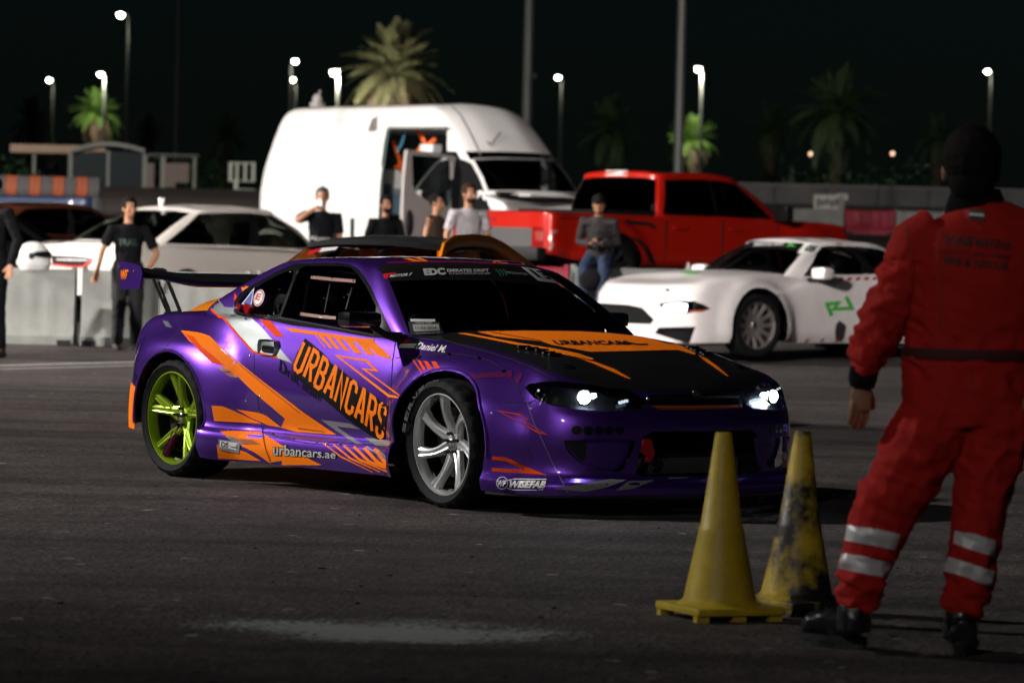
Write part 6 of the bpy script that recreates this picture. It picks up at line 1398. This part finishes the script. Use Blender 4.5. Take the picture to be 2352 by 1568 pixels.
p = gpix(2390, 1076); r = empty('orange_block', pose((p.x+.05, p.y, 0), math.radians(8)), 'orange block standing in for a car corner, cut by the right edge', 'barrier'); bm = bmesh.new(); box(bm, (.1, 0, .20), (.75, .45, .40), bev=.03, taper=(.9, .7)); obj('block', bm, mat('dull_orange', (.45, .12, .02), .6), r); bm = bmesh.new(); box(bm, (.1, 0, .45), (.66, .3, .10), bev=.02); obj('black_cap', bm, PLAST, r)

# ------------------------------------------------------------------ people
def remeshed(bm, vox, it=3, wr=None):
    me = bpy.data.meshes.new('t'); bm.to_mesh(me); bm.free(); o = bpy.data.objects.new('t', me); COL.objects.link(o)
    m1 = o.modifiers.new('r', 'REMESH'); m1.mode = 'VOXEL'; m1.voxel_size = vox
    m2 = o.modifiers.new('s', 'SMOOTH'); m2.iterations = it; m2.factor = .5
    dg = bpy.context.evaluated_depsgraph_get(); out = bpy.data.meshes.new_from_object(o.evaluated_get(dg)); bpy.data.objects.remove(o); bpy.data.meshes.remove(me)
    if wr:
        amp, sx, sz, seed = wr; n = len(out.vertices); nr = [v.normal.copy() for v in out.vertices]
        for v, q in zip(out.vertices, nr):
            p = Vector((v.co.x*sx+seed, v.co.y*sx, v.co.z*sz+v.co.x*sz*.5)); a = 1-abs(noise.noise(p))*2.2; b = noise.noise(p*2.3+Vector((5, 1, 2)))
            v.co += q*amp*(a*.8+b*.6-.3)
    return out
def limb(bm, pts, rad, n=10): tube(bm, pts, rad, n)
def V3(*a): return Vector(a)
def hand(bm, w_, d, side, out, curl=.35, sc=1.0, fingers=True):
    """palm and five fingers from wrist w_ along direction d; side: thumb direction; out: palm normal"""
    d = d.normalized(); side = (side-d*side.dot(d)).normalized(); out = d.cross(side)*(1 if d.cross(side).dot(out) > 0 else -1)
    limb(bm, [w_-d*.02, w_+d*.03*sc, w_+d*.085*sc], [(.026*sc, .018*sc), (.038*sc, .016*sc), (.040*sc, .013*sc)], 10)
    for v in (0,): pass
    if not fingers: return
    for i, (o_, l_) in enumerate(((.030, .068), (.010, .078), (-.011, .072), (-.030, .056))):
        b = w_+d*.080*sc+side*o_*sc; a1 = curl*.6; a2 = curl*1.3; a3 = curl*2.0
        p1 = b+(d*math.cos(a1)+out*math.sin(a1))*l_*.45*sc; p2 = p1+(d*math.cos(a2)+out*math.sin(a2))*l_*.30*sc; p3 = p2+(d*math.cos(a3)+out*math.sin(a3))*l_*.25*sc
        limb(bm, [b-d*.02*sc, b, p1, p2, p3], [.009*sc, .0095*sc, .0088*sc, .008*sc, .0065*sc], 8)
    b = w_+d*.022*sc+side*.030*sc; p1 = b+(side*.6+d*.75+out*.25).normalized()*.038*sc; p2 = p1+(side*.25+d*.95+out*.3).normalized()*.030*sc
    limb(bm, [b-side*.012*sc, b, p1, p2], [.013*sc, .013*sc, .0105*sc, .0085*sc], 8)
def head_bits(root, C_, yaw, hair, skinm, style='short', beard=False, tilt=0, bodybm=None, sc=1.0):
    T = Matrix.Translation(C_) @ Matrix.Rotation(yaw, 4, 'Z') @ Matrix.Rotation(tilt, 4, 'X') @ Matrix.Scale(sc, 4)
    def bl(c, r): ball(bodybm, T @ Vector(c), r, 16, T.to_3x3().to_4x4())
    bl((0, -.008, .02), (.074, .092, .098)); bl((0, .022, -.045), (.056, .064, .064)); bl((0, .050, -.075), (.026, .030, .026)); bl((0, .086, .012), (.042, .014, .010))
    bl((0, .098, -.018), (.013, .020, .020)); bl((0, .088, .005), (.008, .014, .026)); bl((0, .083, -.052), (.024, .012, .010)); bl((-.045, .055, -.018), (.022, .022, .02)); bl((.045, .055, -.018), (.022, .022, .02))
    for s in (-1, 1): bl((s*.078, -.008, -.005), (.010, .018, .030))
    bits = []
    for s in (-1, 1):
        bm = bmesh.new(); ball(bm, T @ Vector((s*.031, .076, .004)), (.013, .010, .008), 10, T.to_3x3().to_4x4()); bits.append(('eye', bm, mat('eye_dark', (.03, .02, .015), .3)))
        bm = bmesh.new(); tube(bm, [T @ Vector(p) for p in ((s*.014, .090, .026), (s*.032, .090, .032), (s*.052, .078, .027))], [.004, .005, .003], 6); bits.append(('eyebrow', bm, hair))
    bm = bmesh.new(); tube(bm, [T @ Vector(p) for p in ((-.022, .088, -.050), (0, .097, -.049), (.022, .088, -.050))], [.002, .004, .002], 6); bits.append(('mouth', bm, mat('lips', (.22, .07, .05), .5)))
    bm = bmesh.new(); ball(bm, (0, -.016, .042), (.087, .104, .102), 24)
    lo = {'short': -.02, 'bun': -.03, 'crop': -.04}[style]
    bmesh.ops.delete(bm, geom=[v for v in bm.verts if (v.co.y > .045 and v.co.z < .075) or (v.co.z < lo-.03*(1 if v.co.y < -.03 else 0)-.025 and v.co.y < .0) or (v.co.y > 0 and v.co.z < -.0)], context='VERTS')
    for v in bm.verts: v.co *= 1+.09*noise.noise(v.co*42)
    if style == 'bun': ball(bm, (0, -.115, .06), .040, 12)
    for v in bm.verts: v.co = T @ v.co
    bits.append(('hair', bm, hair))
    if beard:
        bm = bmesh.new(); ball(bm, (0, .030, -.055), (.060, .066, .058), 20); bmesh.ops.delete(bm, geom=[v for v in bm.verts if v.co.z > -.035 or v.co.y < -.0], context='VERTS')
        for v in bm.verts: v.co = T @ v.co
        bits.append(('beard', bm, hair))
    return bits
def person(label, P, face, H_, arms, top, trousers=None, skin=SKIN, hair=HAIR, style='short', beard=False, sleeve='short', headyaw=0, headtilt=0, legs=None, lean=(0, 0), vox=.013, shoes=True, sh=.19, dress=False, group=None, extra=None):
    k = H_/1.75; root = empty('person', pose(P, face), label, 'person', group); S_ = lambda p: Vector(p)*k
    lx, ly_ = lean
    bm = bmesh.new(); bt = bmesh.new(); bl_ = bmesh.new()
    hz = legs.get('hip', .93) if legs else .93; up = hz-.93
    cz = lambda z: z+up
    neck = S_((lx, ly_, cz(1.47))); headc = S_((lx*1.15, ly_*1.25+.015, cz(1.63)-ly_*.12))
    tors = [S_((0, 0, hz-.06)), S_((lx*.2, ly_*.2, cz(1.02))), S_((lx*.45, ly_*.45, cz(1.18))), S_((lx*.8, ly_*.8, cz(1.33))), S_((lx, ly_, cz(1.43)))]
    limb(bm, tors+[neck, headc-S_((0, .01, .03))], [(.13*k, .09*k), (.12*k, .085*k), (.13*k, .09*k), (.145*k, .09*k), (.11*k, .07*k), .052*k, .05*k], 14)
    bits = head_bits(root, headc, headyaw, hair, skin, style, beard, headtilt, bm, k*1.0)
    limb(bt, tors+[S_((lx, ly_, cz(1.465)))], [(.165*k, .115*k), (.150*k, .108*k), (.158*k, .112*k), (.175*k, .115*k), (.125*k, .085*k), (.07*k, .065*k)], 16)
    for s, (el, wr_, hd) in zip((-1, 1), arms):
        shp = S_((s*sh+lx, ly_, cz(1.40))); e = S_((el[0], el[1], cz(el[2]))); w_ = S_((wr_[0], wr_[1], cz(wr_[2])))
        limb(bm, [S_((s*.08+lx, ly_, cz(1.38))), shp, shp.lerp(e, .5), e, e.lerp(w_, .3), w_], [.05*k, .05*k, .044*k, .036*k, .038*k, .025*k], 10)
        dv = S_(hd); hand(bm, w_, dv, Vector((-s*1.0, .3, .2)), Vector((0, .5, .5)), .5, k)
        if sleeve == 'none': continue
        if sleeve == 'long': limb(bt, [S_((s*.08+lx, ly_, cz(1.38))), shp, shp.lerp(e, .5), e, e.lerp(w_, .5), w_], [.07*k, .068*k, .060*k, .054*k, .050*k, .040*k], 12)
        else: limb(bt, [S_((s*.08+lx, ly_, cz(1.38))), shp, shp.lerp(e, .75)], [.07*k, .068*k, .062*k], 12)
    lg = legs or {}
    for s, nm in ((-1, 'l'), (1, 'r')):
        hp = S_((s*.09, 0, hz)); kn = S_(lg.get('k'+nm, (s*.10, .02, .50))); an = S_(lg.get('a'+nm, (s*.11, -.01, .09)))
        limb(bm, [hp+Vector((0, 0, .05)), hp, hp.lerp(kn, .5), kn, kn.lerp(an, .35), an], [.07*k, .078*k, .066*k, .048*k, .050*k, .034*k], 10)
        fd = Vector(lg.get('f', (0, 1, 0))); limb(bm, [an, an+Vector((0, 0, -.045*k)), an+fd*.12*k+Vector((0, 0, -.06*k))], [.036*k, .034*k, .022*k], 8)
        limb(bl_, [hp+Vector((-s*.03*k, 0, .07*k)), hp, hp.lerp(kn, .5), kn, kn.lerp(an, .5), an+Vector((0, 0, .0))], [(.11*k), .105*k, .095*k, .080*k, .075*k, .070*k], 12)
        if shoes:
            b3 = bmesh.new(); limb(b3, [an+Vector((0, 0, .02*k))-fd*.03*k, an+Vector((0, 0, -.05*k))-fd*.03*k], [.045*k, .048*k], 10); limb(b3, [an-fd*.07*k+Vector((0, 0, -.055*k)), an+fd*.06*k+Vector((0, 0, -.05*k)), an+fd*.17*k+Vector((0, 0, -.062*k))], [(.045*k, .034*k), (.048*k, .038*k), (.036*k, .024*k)], 10)
            link('shoe', remeshed(b3, .010, 2), mat('shoe_black', (.015, .015, .015), .5), root)
    link('body', remeshed(bm, vox*.75, 2), skin, root)
    nm = 'dress' if dress else 'shirt'
    tp = link(nm, remeshed(bt, vox, 3, (.006, 7, 16, face*3)), top, root); 
    if not dress or trousers: link('trousers', remeshed(bl_, vox, 3, (.007, 6, 14, face)), trousers or BLKCLOTH, root)
    else: link('skirt', remeshed(bl_, vox, 3), top, root)
    for nm_, b_, m_ in bits: obj(nm_, b_, m_, root)
    return root, tp
# directions: a person faces +y of its own frame; face = rotation about z (180 deg = towards the camera)
R_ = math.radians
# man in black leaning on the barrier
p = at(290, 800, 43.7); root, tp = person('man in black clothes leaning one hand on the white barrier', Vector((p.x, p.y, 0)), R_(196), 1.74,
   (((-.33, .02, 1.12), (-.22, .10, .95), (.4, .3, -.8)), ((.30, -.02, 1.15), (.37, .05, .90), (.25, .1, -.95))), BLKCLOTH, mat('black_wide_trousers', (.008, .008, .009), .85, bump=.2, bscale=20), hair=HAIR, headyaw=R_(18), sh=.185)
p = at(26, 700, 40.5); person('man in black cut off by the left edge of the frame', Vector((p.x-.22, p.y, 0)), R_(150), 1.90, (((-.30, -.03, 1.14), (-.28, .06, .90), (0, .2, -1)), ((.30, -.03, 1.14), (.28, .06, .90), (0, .2, -1))), BLKCLOTH, BLKCLOTH, sleeve='long')
POLO = mat('black_polo', (.007, .008, .010), .85, spec=.12)
p = at(737, 560, 49.0); pr1, tp1 = person('grey haired man in a black polo shirt drinking with raised arm', Vector((p.x, p.y, zg(p.y))), R_(200), 1.77,
   (((-.26, -.02, 1.12), (-.20, .14, .98), (.4, .5, .1)), ((.36, .14, 1.34), (.14, .20, 1.50), (-.6, .35, .35))), POLO, hair=HAIRG, headyaw=R_(-18), sh=.21)
bm = bmesh.new(); T = Matrix.Translation((.085, .245, 1.575)) @ Matrix.Rotation(R_(40), 4, 'X'); lathe(bm, [(0, -.05), (.028, -.05), (.036, .05), (.033, .05), (.025, -.045)], 14, M=T); o = obj('paper_cup', bm, mat('paper_white', (.8, .78, .74), .6), None); o.matrix_world = pr1.matrix_world; tag(o, 'white cup in the hand of the drinking grey haired man', 'cup')
bv_ = None
p = at(884, 560, 50.2); person('young man in a black tee between the van door and the drinking man', Vector((p.x, p.y, zg(p.y))), R_(205), 1.66, (((-.27, -.02, 1.12), (-.20, .14, .98), (.5, .4, 0)), ((.27, -.02, 1.12), (.20, .14, .98), (-.5, .4, 0))), BLKCLOTH, skin=SKIND, headyaw=R_(8), beard=True)
p = at(1000, 560, 50.4); person('woman with tied black hair in a brown strapless dress', Vector((p.x, p.y, zg(p.y))), R_(232), 1.70, (((-.22, 0, 1.14), (-.06, .2, 1.06), (.6, .5, 0)), ((.22, 0, 1.14), (.10, .2, 1.10), (-.4, .5, .3))), mat('brown_dress', (.045, .022, .016), .8), style='bun', sleeve='none', sh=.165, dress=True, headyaw=R_(10))
p = at(1074, 560, 49.2); person('bearded man in a pale grey tee looking to the right', Vector((p.x, p.y, zg(p.y))), R_(208), 1.86, (((-.28, 0, 1.14), (-.10, .2, 1.02), (.7, .3, 0)), ((.28, -.02, 1.13), (.26, .08, .92), (0, .3, -.9))), mat('pale_tee', (.42, .40, .42), .8, var=.2, vscale=12), hair=HAIRB, beard=True, headyaw=R_(14), sh=.20)
# seated man with phone
JEANS = mat('blue_jeans', (.008, .024, .06), .8, var=.3, vscale=12); JACK = mat('grey_jacket', (.018, .015, .015), .8, var=.2, vscale=10)
p = at(1376, 604, 48.35); zs = zg(p.y)+.87
rt, tp2 = person('man in grey jacket and jeans sitting on the barrier looking at a phone', Vector((p.x, p.y-.0, zg(p.y))), R_(170), 1.76,
   (((-.24, .10, 1.14), (-.06, .30, 1.12), (.5, .7, .2)), ((.24, .10, 1.14), (.06, .30, 1.12), (-.5, .7, .2))), JACK, JEANS, sleeve='long', headtilt=R_(-42), beard=True, lean=(-.02, .22), legs=dict(hip=.97, kl=(-.13, .42, .86), kr=(.13, .40, .84), al=(-.10, .42, .40), ar=(.12, .34, .38), f=(0, .9, -.2)))
bm = bmesh.new(); box(bm, (0, .40, 1.20), (.075, .012, .15), Matrix(), bev=.004); o = obj('smartphone', bm, PLAST, None); o.matrix_world = rt.matrix_world; tag(o, 'dark phone held by the seated man in the grey jacket', 'phone')
bm = bmesh.new(); ball(bm, (0.02, .43, .72), (.17, .09, .14), 14); tube(bm, [(-.1, .42, .80), (-.16, .2, 1.2), (-.08, .1, 1.45)], .012, 6); o = obj('shoulder_bag', bm, BLKCLOTH, None); o.matrix_world = rt.matrix_world; tag(o, 'black shoulder bag hanging before the seated man', 'bag')
# chest prints
def shirtprint(tp_, s, q, m_, par):
    b0 = bmesh.new(); b0.from_mesh(tp_.data); bv = bvh_of(b0); b0.free(); v_ = View('cam', par.matrix_world.copy()); lay('print', text2bm(s, q, .03), v_, bv, m_, tp_, .008, step=15)
try:
    shirtprint(tp1, 'ALrotran', [(772*1, 541), (794, 546), (793, 551), (771, 549)] if 0 else [(712, 541), (776, 546), (776, 555), (712, 551)], mat('print_white', (.6, .6, .6), .5), pr1)
    shirtprint(tp, 'TRAIL', [(272, 548), (316, 548), (316, 564), (272, 564)], mat('print_green', (.02, .05, .03), .5), root)
except Exception as e: print('print', e)

# ------------------------------------------------------------------ the marshal, seen from behind
DM = 12.66; pm = 8820/DM
def mp_(u, v, dd=0): return at(u, v, DM+dd)
g = gpix(2090, 1497); MM = Matrix.Translation((mp_(2120, 1497).x, g.y, 0)); MI = MM.inverted()
mr = empty('person', MM, 'fire marshal in red coveralls seen from behind at the right edge', 'person')
REDC = mat('red_coverall', (.42, .013, .008), .8, spec=.25, bump=.35, bscale=260, var=.10, vscale=6)
px = lambda t: t/pm
bm = bmesh.new()
def tb(b_, rows, n=14): tube(b_, [mp_(r[0], r[1], r[4] if len(r) > 4 else 0) for r in rows], [(px(r[2]), px(r[3])) for r in rows], n)
# torso, hips
tors = [(2218, 980, 138, 96), (2218, 905, 152, 100), (2216, 830, 146, 92), (2222, 800, 143, 90), (2232, 740, 152, 98), (2240, 650, 165, 102), (2246, 575, 172, 100), (2248, 530, 160, 84), (2246, 495, 110, 66), (2240, 470, 60, 50)]
tb(bm, tors, 20)
tb(bm, [(2150, 520, 60, 55), (2100, 555, 62, 56), (2066, 640, 60, 54), (2032, 720, 60, 56), (2006, 790, 54, 52), (1990, 838, 48, 46), (1984, 858, 36, 34)])
tb(bm, [(2340, 520, 60, 55), (2392, 560, 62, 56), (2425, 650, 60, 54), (2440, 740, 58, 54), (2420, 820, 50, 50, -.1), (2405, 858, 36, 34, -.15)])
tb(bm, [(2170, 930, 92, 92), (2130, 1000, 92, 92), (2078, 1090, 84, 84), (2030, 1175, 72, 76), (2000, 1260, 64, 66), (1978, 1330, 60, 58), (1966, 1385, 50, 50), (1962, 1398, 40, 40)])
tb(bm, [(2290, 930, 96, 92), (2285, 1000, 92, 92), (2265, 1090, 76, 84), (2248, 1180, 62, 72), (2236, 1270, 60, 64), (2222, 1340, 58, 56), (2210, 1400, 48, 48), (2208, 1412, 38, 38)])
for v in bm.verts: v.co = MI @ v.co
cme = remeshed(bm, .0085, 4)
# folds: stronger near elbows, knees and the gathered ankles and waist
nr = [v.normal.copy() for v in cme.vertices]
for v, q in zip(cme.vertices, nr):
    c = v.co; z = c.z
    k = .32+1.1*math.exp(-((z-.22)/.12)**2)+.7*math.exp(-((z-.62)/.16)**2)+.6*math.exp(-((z-.97)/.08)**2)+(.9 if c.x < -.04 and z > .9 and z < 1.3 else 0)
    p = Vector((c.x*4.5, c.y*4.5, c.z*11+c.x*5)); a = 1-abs(noise.noise(p))*2.4; b = noise.noise(p*2.2); d_ = 1-abs(noise.noise(p*1.9+Vector((3, 8, 1))))*2.4
    e_ = 1-abs(noise.noise(Vector((c.x*13, c.y*13, c.z*30+c.x*12))))*2.6; s_ = 1-abs(noise.noise(Vector((c.x*7+c.z*6, c.y*7, c.z*9-c.x*8))))*3.2
    v.co += q*(.007*a+.003*b+.006*d_+.0055*e_+.007*max(-.4, s_)-.012)*k
b0 = bmesh.new(); b0.from_mesh(cme); b0.verts.ensure_lookup_table()
VMc = View('cam', MM); bvm = bvh_of(b0)
REFL = mat('reflective_tape', (.62, .62, .64), .45, .2)
for P in ([(1152, 692), (1300, 712), (1440, 742), (1412, 828), (1270, 800), (1138, 776)], [(1122, 848), (1260, 868), (1395, 902), (1350, 980), (1220, 955), (1098, 930)], [(1748, 722), (1860, 742), (1968, 775), (1962, 864), (1850, 832), (1738, 792)], [(1708, 866), (1840, 905), (1962, 950), (1942, 1030), (1820, 985), (1682, 942)]):
    fs = imprint(b0, VMc, Z('I', P), False, lambda c: c.z < .62)
    take(b0, fs, 'reflective_strip', REFL, mr, True, .0025, ang=80)
cov = obj('coverall', b0, REDC, mr, ang=80)
def lm(name, loops, m_, off=.004, bm_=None): 
    b_ = bm_ if bm_ is not None else poly2bm([Z('H', l) for l in loops]); return lay(name, b_, VMc, bvm, m_, cov, off, step=14)
PRINT = mat('dark_print', (.035, .012, .012), .7)
lm('lettering', 0, PRINT, .004, text2bm('YAS', Z('H', [(918, 646), (1090, 654), (1088, 712), (922, 704)]), .05, .2)); lm('lettering', 0, PRINT, .004, text2bm('MARINA', Z('H', [(1096, 660), (1300, 676), (1296, 730), (1094, 714)]), .02))
lm('lettering', 0, PRINT, .004, text2bm('CIRCUIT ABU DHABI', Z('H', [(914, 728), (1290, 756), (1288, 778), (914, 748)]), .01, .2)); lm('lettering', 0, PRINT, .004, text2bm('FIRE & RESCUE', Z('H', [(922, 764), (1276, 798), (1270, 842), (920, 806)]), .035))
lm('flag_patch', [[(1033, 503), (1146, 510), (1143, 568), (1035, 556)]], mat('patch_dark', (.03, .035, .04), .6)); lm('flag_red', [[(1036, 507), (1058, 509), (1058, 555), (1037, 552)]], mat('patch_red', (.6, .03, .02), .6), .0055)
lm('flag_green', [[(1060, 511), (1142, 516), (1141, 528), (1060, 523)]], mat('patch_green', (.03, .12, .06), .6), .0055); lm('flag_white', [[(1060, 524), (1141, 530), (1140, 545), (1060, 539)]], WHITEV, .0055)
for pts in ([(900, 500), (890, 700), (905, 900), (900, 1180)], [(1075, 1320), (1070, 1460), (1085, 1568)], [(720, 1335), (1000, 1300), (1340, 1300)], [(705, 540), (712, 640), (735, 780)]): lay('seam', stroke(Z('H', pts), 4), VMc, bvm, mat('seam_red', (.22, .015, .01), .8), cov, .003, step=14)
bm = bmesh.new(); lathe(bm, [(px(146), -.018), (px(150), 0), (px(146), .018)], 40); 
for v in bm.verts: v.co = MI @ (mp_(2219, 812)+Vector((v.co.x*1.0, v.co.y*.66, v.co.z)))
obj('waist_band', bm, mat('dark_band', (.06, .008, .008), .8), mr)
# collar and cuffs
bm = bmesh.new(); pts = []
cc = mp_(2242, 470)
rows = []
for j, (r_, z_) in enumerate(((.088, -.055), (.090, -.02), (.080, .02), (.068, .055), (.060, .055), (.070, 0), (.078, -.05))):
    for i in range(28):
        a = 2*math.pi*i/28; rows.append(MI @ (cc+Vector((r_*1.15*math.cos(a), r_*.9*math.sin(a)-.0, z_-.03*(1 if math.sin(a) < 0 else 0)*abs(math.sin(a))*0))))
add(bm, rows, grid_faces(7, 28, True)); obj('collar', bm, BLKCLOTH, mr, rec=True)
bm = bmesh.new(); tube(bm, [MI @ mp_(1986, 846), MI @ mp_(1981, 872), MI @ mp_(1979, 890)], [px(34), px(33), px(28)], 16); obj('cuff', bm, BLKCLOTH, mr)
# body: head, neck, arms, hands, legs in one surface
bm = bmesh.new(); bl2 = lambda c, r: ball(bm, c, r, 18)
hc = mp_(2231, 384)
tb(bm, [(2240, 560, 120, 70), (2240, 500, 70, 55), (2238, 470, 50, 48), (2236, 430, 48, 50), (2234, 400, 46, 52)], 14)
tb(bm, [(2218, 980, 110, 70), (2218, 900, 120, 75), (2222, 800, 110, 70), (2232, 700, 120, 75), (2240, 560, 130, 75)], 14)
tb(bm, [(2190, 530, 40, 40), (2110, 560, 38, 38), (2030, 720, 28, 28), (1990, 820, 24, 24), (1980, 880, 19, 14)], 10)
tb(bm, [(2300, 530, 40, 40), (2385, 560, 38, 38), (2435, 740, 28, 28), (2405, 860, 20, 18, -.15), (2395, 890, 18, 14, -.17)], 10)
tb(bm, [(2170, 940, 60, 60), (2078, 1090, 55, 55), (2030, 1175, 40, 40), (1966, 1385, 26, 26), (1960, 1430, 24, 26)], 10); tb(bm, [(2285, 940, 60, 60), (2265, 1090, 55, 55), (2248, 1180, 40, 40), (2210, 1400, 30, 30), (2205, 1450, 28, 30)], 10)
bl2(hc+Vector((0, 0, .012)), (.082, .100, .108)); bl2(hc+Vector((0, .03, -.07)), (.062, .066, .06))
bl2(hc+Vector((0, .105, -.03)), (.014, .020, .022)); bl2(hc+Vector((0, .095, .0)), (.045, .014, .012)); bl2(hc+Vector((0, .09, -.065)), (.026, .014, .012))
for s in (-1, 1): bl2(hc+Vector((s*.088, .01, -.018)), (.010, .020, .034))
hand(bm, mp_(1980, 884), (mp_(1972, 980)-mp_(1980, 884)), Vector((1, .5, 0)), Vector((.6, .6, 0)), .32, 1.0)
hand(bm, mp_(2395, 890, -.17), (mp_(2380, 980)-mp_(2395, 884)), Vector((-1, .5, 0)), Vector((-.6, .6, 0)), .32, 1.0)
for v in bm.verts: v.co = MI @ v.co
link('body', remeshed(bm, .0048, 2), mat('marshal_skin', (.30, .15, .085), .5, var=.12, vscale=18, bump=.15, bscale=120), mr)
bm = bmesh.new(); ball(bm, hc+Vector((0, -.010, .030)), (.097, .112, .112), 40)
bmesh.ops.delete(bm, geom=[v for v in bm.verts if (v.co-hc).z < -.10-.0*1 or ((v.co-hc).y > .06 and (v.co-hc).z < .06) or (abs((v.co-hc).x) > .075 and (v.co-hc).z < -.01 and (v.co-hc).y > -.02)], context='VERTS')
bmesh.ops.subdivide_edges(bm, edges=bm.edges[:], cuts=2, use_grid_fill=True)
for v in bm.verts:
    d = v.co-hc; v.co = hc+d*(1+.035*noise.noise(v.co*38)+.012*noise.noise(v.co*120)); v.co = MI @ v.co
obj('hair', bm, HAIR, mr)
bm = bmesh.new(); ball(bm, hc+Vector((0, -.028, -.042)), (.078, .078, .088), 24)
for v in bm.verts: d = v.co-hc; v.co = MI @ (hc+d*(1+.03*noise.noise(v.co*40)))
obj('hair', bm, HAIR, mr)
for s in (-1, 1): bm = bmesh.new(); ball(bm, MI @ (hc+Vector((s*.034, .094, -.002))), (.013, .008, .008), 10); obj('eye', bm, mat('eye_dark', (.03, .02, .015), .3), mr)
# boots
BOOT = mat('black_boot_leather', (.010, .010, .011), .28, 0, .4, bump=.2, bscale=60); SOLE = mat('boot_sole', (.016, .017, .018), .45, bump=.2, bscale=60)
def boot(an, toe, heel):
    b_ = bmesh.new(); d = (toe-heel).normalized(); an2 = an
    limb(b_, [an2+Vector((0, 0, .09)), an2+Vector((0, 0, .03)), an2+Vector((0, 0, -.03)), an2+Vector((0, 0, -.07))], [.040, .050, .060, .060], 14)
    limb(b_, [heel+d*.03+Vector((0, 0, .07)), heel+d*.13+Vector((0, 0, .085)), heel+d*.20+Vector((0, 0, .072)), toe-d*.02+Vector((0, 0, .055))], [(.046, .05), (.050, .055), (.052, .042), (.040, .032)], 14)
    for v in b_.verts: v.co = MI @ v.co
    o = link('boot', remeshed(b_, .007, 3, (.003, 12, 18, 2)), BOOT, mr)
    b_ = bmesh.new(); n_ = Vector((-d.y, d.x, 0)); out = []; L_ = (toe-heel).length
    for i in range(24):
        a = 2*math.pi*i/24; x = math.cos(a); y = math.sin(a); w = .052*(1-.22*(x < 0)*abs(x))*abs(1) ; out.append(heel+d*(L_/2+x*L_/2)+n_*y*w*(1-.25*x*x))
    for z0, z1, sc in ((0.0, .022, 1.0), (.022, .044, 1.04)):
        vs = []
        for k_, p_ in enumerate(out):
            cut = .6 if (z0 == 0 and k_ % 3 == 0) else 1
            c_ = heel+d*L_/2; q = c_+(p_-c_)*sc*(.93 if cut < 1 else 1); vs.append((q, z0, z1))
        b1 = bmesh.new(); lo = [b1.verts.new(MI @ Vector((q.x, q.y, a_))) for q, a_, _ in vs]; hi = [b1.verts.new(MI @ Vector((q.x, q.y, b__))) for q, _, b__ in vs]
        n2 = len(vs)
        for i in range(n2): b1.faces.new((lo[i], lo[(i+1) % n2], hi[(i+1) % n2], hi[i]))
        b1.faces.new(hi); b1.faces.new(lo[::-1]); obj('sole', b1, SOLE, o, False)
    b2 = bmesh.new()
    for k_ in range(5):
        c_ = heel+d*(.14+.022*k_)+Vector((0, 0, .135-.013*k_)); tube(b2, [MI @ (c_-n_*.03), MI @ (c_+Vector((0, 0, .006))), MI @ (c_+n_*.03)], .004, 6)
    obj('laces', b2, PLAST, o)
a1 = mp_(1962, 1400); t1 = gpix(1842, 1478); h1 = gpix(1988, 1492); t1.z = h1.z = 0
boot(a1, t1, h1)
a2 = mp_(2206, 1420); a2g = Vector((a2.x, a2.y-.05, 0)); boot(a2, a2g+Vector((.03, .24, 0)), a2g+Vector((.0, -.05, 0)))
